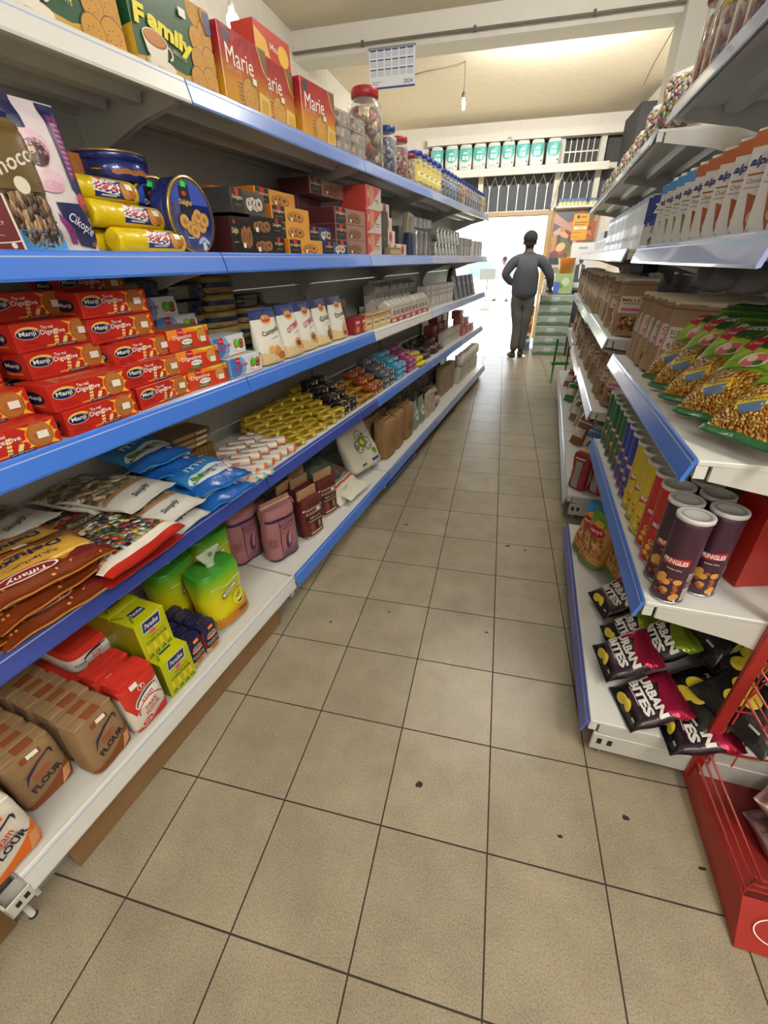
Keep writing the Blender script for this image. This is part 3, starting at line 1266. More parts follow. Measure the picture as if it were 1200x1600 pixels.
def can_kind(name, cat, group, r, H, matf, lid, lidcol, art=None, canvas=None, seg=26, lid_h=.012, sub=.01, rim=True):
    root = thing(name)
    b = MB()
    front = b.loft([(0, r, r, 2, 0), (H * .5, r, r, 2, 0), (H, r, r, 2, 0)], matf if not callable(matf) else BLACK, seg=seg, matf=matf if callable(matf) else None, steps=6)
    if art:
        x0, z0, w, h = canvas
        b.art(art, w, h, lambda ang, z, l: ((r + l) * math.sin(ang), -(r + l) * math.cos(ang), z), x0=x0, z0=z0, sub=.12 if sub is None else sub)
    b.build('tube', root)
    b = MB()
    b.lathe([(r + .001, H - lid_h * .5), (r + .0025, H - lid_h * .4), (r + .0025, H + .003), (r + .001, H + .005), (r - .004, H + .005), (r - .005, H + .0025), (.0001, H + .0025)], lid, seg)
    if lidcol:
        for rr, w in ((.80, .02), (.70, .012)):
            pts = [((r * rr) * math.cos(a), (r * rr) * math.sin(a), H + .0029) for a in [2 * PI * i / 28 for i in range(28)]]
            pt2 = [((r * (rr - w * 1.4)) * math.cos(a), (r * (rr - w * 1.4)) * math.sin(a), H + .0029) for a in [2 * PI * i / 28 for i in range(28)]]
            b.add(pts + pt2, [(i, (i + 1) % 28, 28 + (i + 1) % 28, 28 + i) for i in range(28)], lidcol)
    b.build('lid', root)
    if rim:
        b = MB()
        b.lathe([(r - .004, .0), (r + .0015, 0), (r + .002, .003), (r, .006)], M('b9bcc0', rough=.25, metal=.9), seg)
        b.build('base_rim', root)
    return Kind(root, cat, group)


def jar_kind(name, cat, group, r, H, contents, lidm, label=None, neck=.82, seg=20, ribs=False, wrap=None):
    root = thing(name)
    b = MB()
    prof = [(.0001, .001), (r * .9, .001), (r, .012), (r, H * .70), (r * .97, H * .78), (r * neck, H * .86), (r * neck, H * .90)]
    b.lathe(prof, clear_plastic(a=.10), seg, caps=False)
    b.build('jar', root)
    b = MB()
    b.lathe([(r * .86, .006), (r * .95, .014), (r * .95, H * .70), (r * .8, H * .76), (.001, H * .78)], contents, seg)
    b.build('contents', root)
    b = MB()
    b.lathe([(r * neck + .003, H * .87), (r * neck + .006, H * .875), (r * neck + .006, H * .985), (r * neck, H), (.001, H)], lidm, seg)
    for i in range(seg):
        a = 2 * PI * i / seg
        b.box(-.001, .001, r * neck + .0055, r * neck + .0075, H * .885, H * .98, lidm, T=Matrix.Rotation(a, 4, 'Z'))
    b.build('lid', root)
    if wrap:
        b = MB()
        z0, z1, wm, wart = wrap
        rows = [[((r + .0008) * math.sin(R(a)), -(r + .0008) * math.cos(R(a)), z) for a in range(-120, 121, 12)] for z in (H * z0, H * z1)]
        b.grid(rows, wm, True)
        if wart:
            b.art(wart, 2.0, H * (z1 - z0), lambda ang, z, l: ((r + l + .0008) * math.sin(ang), -(r + l + .0008) * math.cos(ang), z), x0=-1, z0=H * z0, sub=.12)
        b.build('label', root)
    return Kind(root, cat, group)


def row(run, kind, fmt, s0, s1, n, t, z, yaw=0, jit=.004, jy=2.0, group=None, start=0, **kw):
    """n copies from s0 to s1; fmt takes the ordinal"""
    out = []
    for i in range(n):
        s = s0 + (s1 - s0) * (i / max(n - 1, 1))
        o = kind.use(fmt.format(NTH[start + i]), group)
        run.put(o, s, t + rnd.uniform(-jit, jit), z, yaw + rnd.uniform(-jy, jy), **kw)
        out.append(o)
    return out


COOK, COOK2, COOKD = M('c98d45', rough=.7, vary=.25), M('a8682c', rough=.7, vary=.2), ink('6d4220')


def cookie(cx, cy, rx, col=None, dots=7, ry=None):
    its = [('E', cx, cy, rx * 1.06, ry and ry * 1.06, COOKD), ('E', cx, cy, rx, ry, col or COOK)]
    for i in range(dots):
        a = 2 * PI * i / max(dots, 1)
        its.append(('E', cx + rx * .55 * math.cos(a), cy + (ry or rx) * .55 * math.sin(a) * (1 if ry else 1), rx * .05, ry and ry * .05, COOKD))
    return its


def wheat(x, y, h, col, lean=.03, n=5):
    its = []
    for i in range(n):
        k = i / n
        its.append(('E', x + lean * k - .012, y + h * k, .014, .05, col, 25))
        its.append(('E', x + lean * k + .012, y + h * k, .014, .05, col, -25))
    return its
# ------------------------------------------------------------------ left run, shelf of digestive biscuits
zB = ZL['B']


class Sh:
    """a run with the products of one shelf set back behind its lip"""

    def __init__(s, run, dt, dz=0.0):
        s.run, s.dt, s.dz = run, dt, dz

    def put(s, o, a, t, z, *k, **kw):
        return s.run.put(o, a, t + s.dt, z + s.dz, *k, **kw)


LB = Sh(LR, -.036)
putB = LB.put
RED, NAVY, GOLD, ORANGE = card('b3271d'), ink('141a40'), ink('e7b13c'), ink('ee7c22')
art = [('E', .80, .52, .155, .46, ORANGE), ('P', [(.60, .95), (.72, .70), (.66, .5), (.58, .45), (.70, .36), (.62, .06), (.76, .2), (.98, .05), (.9, .35), (.99, .5), (.9, .62), (.97, .93), (.82, .82)], GOLD)]
art += wheat(.46, .16, .62, ink('e9cf86'), .04, 5) + wheat(.55, .12, .30, ink('e9cf86'), .05, 4) + [('R', .33, .10, .26, .05, ink('dba24a'))]
art += cookie(.80, .52, .125, COOK2, 9)
art += [('P', arc(.17, .66, .145, .22, 20, 175, 10), GOLD), ('E', .16, .62, .135, .19, WHITE), ('E', .16, .62, .13, .175, NAVY), ('T', 'Manji', .16, .62, .22, WHITE, .19),
        ('T', 'The real', .40, .80, .12, WHITE, .15), ('T', 'Digestive', .455, .60, .23, WHITE, .30), ('R', .44, .05, .26, .11, NAVY), ('T', 'HIGH FIBRE BISCUITS', .57, .105, .06, ink('d9b8a8'), .23),
        ('T', 'Only Wheat Based', .16, .30, .07, ink('7c1712'), .2), ('T', 'Energy Sustenance & life', .17, .19, .06, ink('7c1712'), .24)]
side = [('E', .5, .5, .30, .24, NAVY), ('T', 'Manji', .5, .5, .2, WHITE, .42), ('T', 'Digestive', .5, .2, .12, GOLD, .5)]
topa = [('T', 'Digestive', .5, .5, .3, ink('d9a27c'), .5)] + wheat(.2, .2, .5, ink('d2a15e'), .03, 4)
dig = carton('digestive_biscuit_box', 'biscuit box', 'red digestive biscuit boxes', .21, .0615, .115, RED, art, side, topa, sticker=(.81, .56, STICK))
RD = 'red digestive biscuit box, '
for lab, s, t, lv, yaw in [
        ('bottom layer, nearest the camera and cut by the photo edge', .425, -.052, 0, 1), ('bottom layer, middle of the three stacks', .657, -.056, 0, -3),
        ('bottom layer, beside the orange sugar free boxes', .884, -.075, 0, -4), ('second layer, showing its dark end face', .650, -.060, 1, 0),
        ('second layer, half cut by the left photo edge', .424, -.105, 1, -2), ('third layer, set back above the second', .682, -.150, 2, -1),
        ('fourth layer of the middle stack', .680, -.160, 3, -2), ('fifth layer, upper left, under the blue lip', .678, -.222, 4, -2),
        ('second layer, just left of the orange boxes', .872, -.080, 1, 0), ('fourth layer, tipped above a dark gap', .878, -.105, 1.9, 2),
        ('fifth layer beside the round green stickered pack', .858, -.140, 2.88, 0), ('sixth layer, second from the top of the right stack', .856, -.142, 3.9, 0),
        ('topmost, dark against the shelf above', .905, -.270, 4.6, 0)]:
    o = dig.use(RD + lab)
    putB(o, s, t, zB + .001 + lv * .0618, yaw)
    if lv == 1.9:
        o.rotation_euler.y = R(-2.5)
for i, (s, t, lv) in enumerate([(.45, -.20, 0), (.45, -.22, 1), (.45, -.22, 2), (.44, -.22, 3), (.68, -.28, 1), (.90, -.28, 1), (.90, -.26, 2), (.90, -.272, 3), (.885, -.275, 3.95 - .35)]):
    if i == 8:
        continue
    putB(dig.use(RD + ['rear row on the shelf, behind the nearest box', 'rear row second layer, near end', 'rear row third layer, near end', 'rear row fourth layer, near end', 'rear row second layer, mid stack', 'rear row second layer by the orange boxes', 'rear row third layer by the orange boxes', 'rear row fourth layer by the orange boxes'][i]), s, t - .002, zB + .001 + lv * .0618)
# orange sugar free digestive
ORR = card('c73a1e')
art = [('P', [(0, .55), (.5, .8), (1, .72), (1, 1), (0, 1)], ink('e98a2b')), ('P', [(.45, .98), (.7, .86), (1, .95), (1, 1), (.45, 1)], ink('d7c94a'))]
art += [('P', [(.86 + i * .045, 1), (.875 + i * .045, 1), (1.0, .55 + i * .08 - .1), (1.0, .62 + i * .08 - .1)], ink('4a4a22')) for i in range(2)]
art += cookie(.80, .52, .115, COOK, 8)
art += [('E', .30, .84, .075, None, ink('c2202a')), ('T', 'Tiffany', .30, .84, .08, WHITE, .12), ('T', 'Digestive', .33, .60, .24, WHITE, .44), ('E', .42, .37, .13, .13, WHITE), ('T', 'Sugar free', .42, .37, .12, ink('2c5d33'), .2),
        ('P', [(.20, .10), (.24, .20), (.55, .25), (.54, .14), (.36, .08)], ink('2e6b3a')), ('T', 'Digestive', .38, .16, .07, ink('b9d79f'), .2)]
side = [('T', 'Tiffany', .5, .7, .12, ink('e3b7a0'), .4)]
tif = carton('sugar_free_digestive_box', 'biscuit box', 'orange sugar free digestive boxes', .180, .0625, .11, ORR, art, side, mats={'T': card('8f5a4c'), 'L': card('9c2117')}, sticker=(.80, .40, STICK))
for i, (s, t) in enumerate([(1.070, -.078), (1.046, -.075), (1.044, -.094)]):
    putB(tif.use('orange sugar free digestive box with one cookie, %s of the stack of three' % ['bottom', 'middle', 'top'][i]), s, t, zB + .001 + i * .0628, (6, 3, -1)[i])
# blue and white sugar free biscuits
BW = card('d9e2ea')
art = [('P', arc(.02, .5, .46, .75, -90, 90, 14), ink('7fa6d6')), ('P', arc(-.1, .5, .45, .6, -90, 90, 14), ink('3f74bd')), ('R', .0, 0, 1, .07, ink('b98a62')), ('E', .24, .82, .075, None, ink('c2202a')), ('T', 'Tiffany', .24, .82, .08, WHITE, .12),
       ('T', 'Sugarfree', .30, .50, .30, ink('b01f2e'), .46, 8), ('T', 'BISCUITS', .36, .28, .07, ink('6a7280'), .2), ('E', .80, .26, .20, .14, ink('c9ccd0')), ('E', .80, .30, .18, .10, WHITE)]
for k in range(4):
    art += [('E', .86, .36 + k * .10, .085, .10, COOK2 if k % 2 else COOKD)]
art += cookie(.70, .54, .085, COOK, 6) + [('R', .955, .75, .03, .2, ink('5a5f68'))]
sug = carton('sugarfree_biscuit_box', 'biscuit box', 'white and blue sugarfree biscuit boxes', .185, .069, .10, BW, art, None, mats={'L': card('6f94c4'), 'T': card('b9c3cc')}, sticker=(.69, .60, STG))
for i, (s, t, z) in enumerate([(1.262, -.062, 0), (1.225, -.092, .07), (1.128, -.285, .198), (1.205, -.285, .135), (1.128, -.285, .066), (1.14, -.285, -.002 + .001)]):
    if i == 5:
        continue
    putB(sug.use('blue and white sugarfree biscuit box, ' + ['lowest, on the shelf beside the first white pouch', 'second, resting on the lowest one', 'high at the back beside the red boxes', 'dark one tucked behind the orange top box', 'hidden low behind the orange boxes'][i]), s, t, zB + .001 + z, (-1, -4, -4, 0, 0, 0)[i])
# flat kraft packs with navy band, stacked at the back
KR = paper('9c8458')


def kfold(q, f):
    for i in range(5):
        q.art([('R', 0, 0, 1, 1, ink('5e4c2e'))], .004, .05, f, x0=-.07 + i * .03, z0=.005, sub=.01, base=.0012)


kp = bag('kraft_biscuit_pack', 'biscuit pack', 'kraft packs stacked on their sides', .175, .062, .20, KR, [('R', .0, .34, 1, .30, ink('1d2a4d')), ('R', .1, .1, .2, .1, ink('6d5b38'))], shape='block', n=4, amp=.008, seed=5)
n = 0
for s, cnt, t in ((1.50, 5, -.30), (1.325, 3, -.33), (1.70, 3, -.31), (1.90, 2, -.31), (1.10, 1, -.40)):
    for k in range(cnt):
        putB(kp.use('kraft pack with navy band, %s layer of the %s stack behind white pouches' % (['bottom', 'second', 'third', 'fourth', 'top'][k], {1.50: 'tall corner', 1.325: 'low left', 1.70: 'middle', 1.90: 'right', 1.10: 'hidden left'}[s])), s + rnd.uniform(-.008, .008), t + rnd.uniform(-.01, .01), zB + .004 + k * .064 + (.0 if s != 1.10 else .199), rnd.uniform(-4, 4))
dk = bag('dark_biscuit_pack', 'biscuit pack', 'dark crinkled packs on the kraft packs', .22, .05, .18, film('3c3a3c'), [('R', .5, .1, .3, .8, film('1d2a4d')), ('R', .1, .1, .3, .8, film('6b6457'))], amp=.012, shape='block', n=3, seed=9)
for i, (s, z) in enumerate([(1.30, .195), (1.10, .265), (1.32, .248), (1.72, .195), (1.90, .13)]):
    putB(dk.use('dark crinkled pack lying right under the shelf above, %s from near end' % NTH[i]), s, -.30, zB + .001 + z, rnd.uniform(-6, 6))
# white pouches with navy tops
PW, PN = M('e2e0d8', rough=.35, bump=(16, .3)), film('24386e')
pcol = [('Campelli', ink('222222'), 'c98a4a', 7), ('OTTIMINI', ink('b3242c'), 'd39a55', 14), ('OTTIMINI', ink('b3242c'), 'c98d4c', 10), ('Grisbi', ink('222222'), '8a5a34', 2), ('Doretti', ink('30302e'), 'c9a56a', 4)]
for i, (tx, tc_, cc, rot) in enumerate(pcol):
    W, H, D = .155, .205, .075
    cm = M('' + cc, rough=.6, vary=.2)
    a = [('P', [(.0, .0), (1, .0), (1, .16), (.6, .22), (.35, .17), (.0, .24)], ink('d9c193')), ('E', .52, .79, .20, .085, ink('e2b44a')), ('E', .52, .80, .17, .06, ink('a83226')), ('E', .45, .83, .06, .035, ink('d8a074')), ('E', .58, .83, .06, .035, ink('c98a60')),
         ('T', tx, .54, .57, .11, tc_, .72, rot), ('T', 'con farina', .6, .46, .03, ink('5a5a5a'), .3, rot)]
    if i in (1, 2):
        a += [('E', .55, .24, .15, .13, cm, 70), ('E', .55, .24, .07, .09, ink('7a3f22'), 70), ('E', .72, .14, .12, .05, cm)]
    elif i == 0:
        a += [('P', [(.42, .16), (.62, .08), (.74, .24), (.56, .33)], cm), ('E', .36, .26, .12, .07, ink('dba95e')), ('E', .70, .12, .16, .07, ink('b26a35'))]
    else:
        a += [('E', .50, .22, .13, .07, cm, 60), ('E', .66, .28, .06, .14, cm, 20), ('E', .60, .12, .16, .06, ink('7b4a2a'))]
    k = bag('biscuit_pouch', 'biscuit pouch', 'white biscuit pouches with navy tops', W, H, D, PW, a, 'stand', amp=.003, seed=20 + i, matf=lambda z, th: PN if z > .165 else PW)
    o = k.use('white biscuit pouch with navy top, %s' % ['nearest, showing caramel squares', 'second, red lettering and round filled biscuit', 'third, red lettering and tilted oval biscuit', 'fourth, black lettering and chocolate piece', 'fifth and farthest, small dark lettering'][i])
    putB(o, (1.465, 1.640, 1.800, 1.965, 2.140)[i], (-.062, -.066, -.080, -.084, -.088)[i], zB + .001, (2, -4, -5, -5, -2)[i], rx=-5)
# tall kraft box, red boxes, beige packs
kb = carton('kraft_box', 'box', None, .20, .17, .09, M('8a7350', rough=.7, vary=.1), [('E', .75, .62, .15, None, ink('4b3822')), ('R', .1, .1, .3, .2, ink('70603f')), ('E', .85, .3, .12, None, ink('caa566'))])
putB(kb.use('tall plain kraft box with round window at the back beside the white pouches'), 2.36, -.22, zB + .001, -4)
rb = carton('red_biscuit_box', 'biscuit box', 'small dark red biscuit boxes', .088, .088, .075, card('8c2430'), [('R', .08, .55, .84, .3, ink('b9484e')), ('R', .2, .64, .6, .1, ink('ead2b0')), ('E', .5, .3, .22, None, COOK), ('R', 0, 0, 1, .08, ink('5a141c'))])
for i in range(2):
    putB(rb.use('small dark red biscuit box, %s of the pair after the white pouches' % ['near', 'far'][i]), 2.315 + i * .092, -.088, zB + .001, 0)
bg = carton('beige_biscuit_box', 'biscuit box', 'beige biscuit boxes in a row', .10, .085, .08, card('c8ad7c'), [('R', .1, .2, .8, .45, ink('e2d2ab')), ('R', .2, .38, .6, .1, ink('7d5a2a')), ('R', 0, .85, 1, .1, ink('9a6c33'))])
row(LB, bg, 'beige biscuit box beside the dark red pair, {} from the near end', 2.47, 2.80, 4, -.085, zB + .001)
# gable cartons, white
GW = M('d7d3cb', rough=.45, vary=.03)


def gable_kind(name, cat, group, W, H, D, mat, art, artz, cap=None):
    root = thing(name)
    b = MB()
    b.box(-W / 2, W / 2, 0, D, 0, H * .78, mat, c=.0015)
    if art:
        b.art(art, W, H * .78, flat())
    b.build('carton', root)
    b = MB()
    x, z0, z1, z2 = W / 2, H * .78, H * .93, H
    y0, y1, ym = 0, D, D / 2
    P = [(-x, y0, z0), (x, y0, z0), (x, y1, z0), (-x, y1, z0), (-x, ym - .003, z1), (x, ym - .003, z1), (x, ym + .003, z1), (-x, ym + .003, z1), (-x, ym - .002, z2), (x, ym - .002, z2), (x, ym + .002, z2), (-x, ym + .002, z2)]
    b.add(P, [(0, 1, 5, 4), (2, 3, 7, 6), (1, 2, 6, 5), (3, 0, 4, 7), (4, 5, 9, 8), (6, 7, 11, 10), (8, 9, 10, 11), (5, 6, 10, 9), (7, 4, 8, 11)], mat)
    b.build('gable_top', root)
    if cap:
        b = MB()
        b.lathe([(.012, 0), (.013, .002), (.013, .013), (.001, .014)], cap, 14)
        o = b.build('screw_cap', root)
        o.location = (0, D * .22, H * .845)
        o.rotation_euler = (R(38), 0, 0)
    return Kind(root, cat, group)


gc = gable_kind('gable_carton', 'carton', 'white gable cartons on the left shelf', .07, .135, .07, GW, [('R', .05, .35, .9, .3, ink('b9a39b')), ('E', .5, .5, .25, None, ink('8d6f68')), ('R', .2, .78, .6, .05, ink('6a5a58')), ('R', .05, .05, .9, .12, ink('a8a09a'))], None)
row(LB, gc, 'small white gable carton, brown print, front row, {} from near end', 2.86, 3.70, 11, -.10, zB + .001)
row(LB, gc, 'small white gable carton, brown print, rear row, {} from near end', 2.90, 3.66, 9, -.21, zB + .001)
pk = carton('red_wafer_packet', 'packet', 'small red wafer packets in front of the cartons', .12, .025, .05, M('a8453f', rough=.4, vary=.1), [('R', .1, .2, .5, .6, ink('d9cfc4'))])
row(LB, pk, 'small red wafer packet before the gable cartons, {} from near end', 2.90, 3.6, 6, -.035 - .04, zB + .001, 4)
gb = carton('pale_box', 'box', 'pale upright boxes on the left shelf', .10, .17, .09, M('c6c3be', rough=.5, vary=.05), [('R', .1, .5, .8, .35, ink('9c8f8c')), ('R', .25, .64, .5, .08, ink('e8e4dc')), ('R', .1, .1, .5, .08, ink('8d8886'))])
row(LB, gb, 'pale upright box with grey print past the gable cartons, {} from the near end', 3.82, 4.62, 7, -.11, zB + .001)
gt = gable_kind('tall_gable_carton', 'carton', 'pale carrier packs on the upper left shelf', .12, .16, .09, M('b5b0aa', rough=.5), [('R', .1, .2, .8, .5, ink('8d8a88'))], None)
row(LB, gt, 'pale grey carrier pack stacked high at the back, {} from the near end', 3.10, 3.9, 6, -.28, zB + .08)
sp_ = carton('pale_plinth_box', 'box', 'low pale boxes under the carrier packs', .14, .078, .14, M('bdb7b0', rough=.6), None)
row(LB, sp_, 'low pale box under the grey carrier packs, {} from the near end', 3.10, 3.9, 6, -.26, zB + .001, jy=0)
# slanted dark books/boxes at the far end
db = carton('dark_gift_box', 'box', 'dark boxes leaning at the far end', .16, .22, .05, card('474a58'), [('R', .06, .05, .88, .9, ink('5c6070')), ('R', .2, .6, .5, .1, ink('9a9cab'))])
for i in range(5):
    putB(db.use('dark grey box leaning back near the far end of the left shelf, %s of five' % NTH[i]), 4.82 + i * .22, -.10, zB + .001, 0, rx=-14)
dome = MB()
rows = [[(.17 * math.sin(R(a)), .06 + (.0 if k == 0 else .05), .28 * math.cos(R(a)) if abs(a) < 90 else 0) for a in range(-90, 91, 10)] for k in (0, 1)]
dome.grid(rows, M('5d554c', rough=.7, vary=.2))
for k in (0, 1):
    dome.add(rows[k], [tuple(range(19))], M('5d554c', rough=.7, vary=.2))
o = dome.build('arched_display_board')
tag(o, 'brown arched board standing behind the dark leaning boxes', 'board')
putB(o, 5.55, -.26, zB + .001)
# ------------------------------------------------------------------ left run, bottom shelf: flour, corn flour, sacks
zb = ZL['bot'] + .001
LG = Sh(LR, -.022)
BRN, BRN2, INK = paper('907455'), paper('864b2a'), ink('1f1a20')
OCH = ink('8f4a24')


def flour_art(base, band, brand, txt, cake=False):
    nv = ink('1d1b44')
    a = [('P', [(0, 0), (1, 0), (1, .50)] + [(1 - i / 10, .12 + .36 * (1 - i / 10) ** 2.2) for i in range(1, 11)], band)]
    a += [('P', [(.72 + i * .05, .02 + i * .02), (.76 + i * .05, .02 + i * .02), (.86 + i * .04, .30), (.83 + i * .04, .31)], ink('d9a06c')) for i in range(4)]
    a += [('P', [(.18, .46), (.30, .62), (.55, .76), (.80, .84), (.86, .80), (.83, .73), (.86, .84), (.80, .88), (.52, .80), (.26, .66)], nv),
          ('T', "AFRICA'S No.1 CHOICE", .48, .76, .035, ink('6b5030'), .62, 25), ('T', 'azam', .52, .585, .10, brand, .36, 14), ('R', .36, .49, .36, .012, OCH),
          ('T', txt, .54, .405, .13, INK, .66, 14, 0, .04)]
    return a


def fold_cap(col, stripe, W, D, H, stick=True):
    def f(q, front):
        q.box(-W * .47, W * .47, D * .07, D * .93, H - .004, H + .010, col, c=.004)
        q.box(-W * .16, W * .20, D * .055, D * .945, H + .0095, H + .0125, stripe, c=.001)
        q.box(-W * .44, W * .44, D * .40, D * .62, H + .0118, H + .0160, col, c=.002)
    return f


def flour_kind(base, band, brand, txt, W=.122, H=.185, D=.085, seed=1, extra=None):
    a = flour_art(base, band, brand, txt)
    a += [('R', .30, .90, .40, .10, band), ('E', .50, .93, .09, None, OCH), ('E', .50, .93, .08, None, base), ('P', [(.46, .94), (.49, .90), (.56, .97), (.49, .92)], INK)]
    if extra:
        a += extra
    return bag('flour_bag', 'flour bag', 'brown paper flour bags on the bottom shelf', W, H, D, base, a, 'block', amp=.004, seed=seed, canvas=(-W * .49, .004, W * .98, H - .012),
               sticker=(.005, H - .012, STICK, .026, .011), parts=[('top_fold', fold_cap(base, band, W, D, H))], part_name='bag')


fb = flour_kind(BRN, BRN2, ink('a8481f'), 'FLOUR', seed=3)
for lab, s, t, yaw in [
        ('front left, with orange swoosh', .163, -.085, 3), ('front right, nearest the shelf lip, beside the cake flour', .298, -.010, -3),
        ('second row behind the right front bag', .300, -.103, 1), ('third row behind the right front bag', .297, -.196, 3), ('fourth row behind the right front bag', .30, -.288, -2),
        ('second row behind the left front bag', .168, -.180, -2), ('third row behind the left front bag', .166, -.272, 2), ('fourth row behind the left front bag', .168, -.365, 0),
        ('behind the orange and white bag', .032, -.100, 2), ('third row behind the orange and white bag', .034, -.193, -2), ('last row behind the orange and white bag', .034, -.288, 1),
        ('rear right against the back panel', .30, -.382, 1)]:
    LG.put(fb.use('brown paper flour bag, ' + lab), s, t, zb, yaw)
WP = paper('d8d3c8')
wf = flour_kind(WP, ink('d86a1e'), ink('c23c1c'), 'FLOUR', seed=8, extra=[('T', 'WHEAT', .60, .50, .05, INK, .3, 14)])
LG.put(wf.use('white flour bag with orange base and wheat ear, nearest the camera'), .022, -.004, zb, -2)
W, H, D = .124, .19, .085
CR = paper('c23024')
a = [('P', [(0, .62), (.14, .36), (.30, .50), (.62, .72), (1, .80), (1, 1), (0, 1)], ink('c23024')), ('E', .50, .84, .10, None, WHITE), ('E', .50, .84, .085, None, ink('c23024')), ('P', [(.47, .88), (.5, .80), (.54, .90), (.51, .83)], WHITE),
     ('E', .56, .60, .40, .15, WHITE, 22), ('E', .56, .60, .37, .125, ink('1d1b44'), 22), ('E', .58, .575, .37, .11, WHITE, 22), ('T', 'azam', .55, .575, .085, ink('c23024'), .36, 14),
     ('P', arc(.58, .36, .38, .20, 15, 190, 14) + arc(.58, .36, .35, .175, 190, 15, 14), ink('c23024')), ('T', 'CAKE', .56, .40, .085, ink('b82a20'), .36, 14), ('T', 'FLOUR', .58, .295, .085, ink('b82a20'), .44, 14),
     ('P', [(0, 0), (1, 0), (1, .24), (.6, .12), (0, .06)], ink('c23024')), ('E', .34, .12, .20, .075, WHITE, 14), ('E', .34, .12, .17, .06, ink('c23024'), 14), ('T', '2kg', .34, .12, .07, WHITE, .2, 14), ('R', .55, .18, .4, .02, ink('d98a80'))]
cf = bag('cake_flour_bag', 'flour bag', 'red and white cake flour bags', W, H, D, paper('d6d1c6'), a, 'block', amp=.004, seed=12, canvas=(-W * .49, .004, W * .98, H - .012), matf=lambda z, th: CR if (z > .155 or 0 < th < PI and z > .10) else WP,
         sticker=(-.02, .178, STICK), parts=[('top_fold', fold_cap(CR, CR, W, D, H))])
for i, t in enumerate((-.004, -.098)):
    LG.put(cf.use('red topped white cake flour bag with azam print, %s' % ['in front by the lip', 'directly behind the front one', 'third back in the shade'][i]), .431 + i * .002, t, zb, (1, -1, 2)[i])
a = [('E', .55, .52, .33, .26, ink('1d1b44')), ('E', .56, .47, .33, .20, WP), ('T', 'azam', .55, .48, .24, ink('c23024'), .32), ('T', 'FLOUR', .15, .4, .14, INK, .2)]
lf = bag('flour_pack', 'flour bag', 'red and white flour packs lying in a stack', .15, .075, .20, WP, a, 'block', n=6, amp=.004, seed=14, canvas=(-.073, .004, .146, .066), matf=lambda z, th: CR if z > .055 else WP, sticker=(.03, .045, STICK))
LG.put(lf.use('lowest red flour pack of the lying stack, almost hidden'), .448, -.200, zb, 0)
LG.put(lf.use('red and white flour pack lying under the azam one'), .440, -.205, zb + .078, -3)
LG.put(lf.use('red and white flour pack lying on another, azam logo facing out'), .462, -.215, zb + .156, 2)
# corn flour boxes
YG = card('b9bd14')


def cob(x, y, h, rot):
    return [('E', x, y, .055, h, ink('e2cf3a'), rot), ('P', [(x - .09, y - h), (x - .02, y - h * .2), (x, y - h)], ink('5d7d22')), ('P', [(x + .09, y - h), (x + .02, y - h * .1), (x, y - h)], ink('4d6d1e'))]


a = []
for x in (.18, .40, .62, .84):
    a += cob(x, .22, .17, 4) + [('R', x - .03, .08 + k * .05, .06, .006, ink('b79a22')) for k in range(5)]
a += [('P', [(.22, .98), (.84, .98), (.78, .70), (.16, .70)], WHITE), ('P', [(.235, .96), (.82, .96), (.765, .72), (.18, .72)], ink('202c66')), ('T', 'Paradise', .50, .84, .12, WHITE, .46, 0, .25),
      ('R', .40, .60, .16, .10, ink('e2457f')), ('T', 'CORN FLOUR', .52, .44, .075, INK, .72), ('T', 'دقيق الذرة', .56, .54, .07, INK, .5)]
ta = [('R', .30, .35, .42, .30, ink('202c66')), ('T', 'Paradise', .51, .5, .14, WHITE, .36), ('P', [(.0, .9), (.2, .6), (.24, .62), (.06, .95)], ink('77802a')), ('P', [(.1, .2), (.26, .5), (.30, .48), (.16, .16)], ink('77802a'))]
cb = carton('corn_flour_box', 'flour box', 'yellow green corn flour boxes', .112, .152, .105, YG, a, None, ta, mats={'L': card('7d8010')})
for lab, s, t, z in [('lower front box with corn cobs', .566, -.008, 0), ('upper front box stacked on the lower one', .560, -.052, .153), ('low box in the second row', .565, -.120, 0), ('upper box in the second row', .562, -.162, .153),
                     ('low box at the back', .565, -.232, 0), ('upper box at the back', .566, -.272, .153)]:
    LG.put(cb.use('yellow corn flour box with navy label, ' + lab), s, t, zb + z, rnd.uniform(-2, 2))
# polenta
PNV, PTN, PRD = film('221f45'), ink('c79a52'), film('a5301f')
a = [('R', 0, 0, 1, .20, PTN), ('E', .5, .11, .26, .06, ink('8a5a20')), ('R', .06, .22, .88, .30, ink('17163a')), ('T', 'POLENTA', .5, .40, .12, ink('d9c9a0'), .8), ('T', 'valsugana', .5, .28, .05, ink('b9a470'), .6),
     ('E', .5, .70, .36, .16, ink('c8482a')), ('T', 'VALSUGANA', .5, .62, .09, ink('f0e2c0'), .72), ('E', .5, .78, .28, .08, ink('8fb1d3')), ('P', [(.25, .74), (.5, .86), (.75, .74)], ink('4a7a48'))]
po = bag('polenta_pack', 'polenta pack', 'small navy and red polenta packs', .068, .118, .046, PNV, a, 'block', amp=.002, seed=31, canvas=(-.033, .003, .066, .098), matf=lambda z, th: PRD if (.025 < z < .095 and (th < .5 or 2.6 < th < 3.7 or th > 5.8)) else PNV, sticker=(.0, .108, STO, .022, .012))
for i in range(2):
    for j in range(4):
        LG.put(po.use('navy and red polenta pack, %s column, %s' % (['near', 'far'][i], ['in front by the lip', 'second from the front', 'third from the front', 'last at the back'][j])), .664 + i * .074 + j * .002, -.024 - j * .052, zb, rnd.uniform(-3, 3))
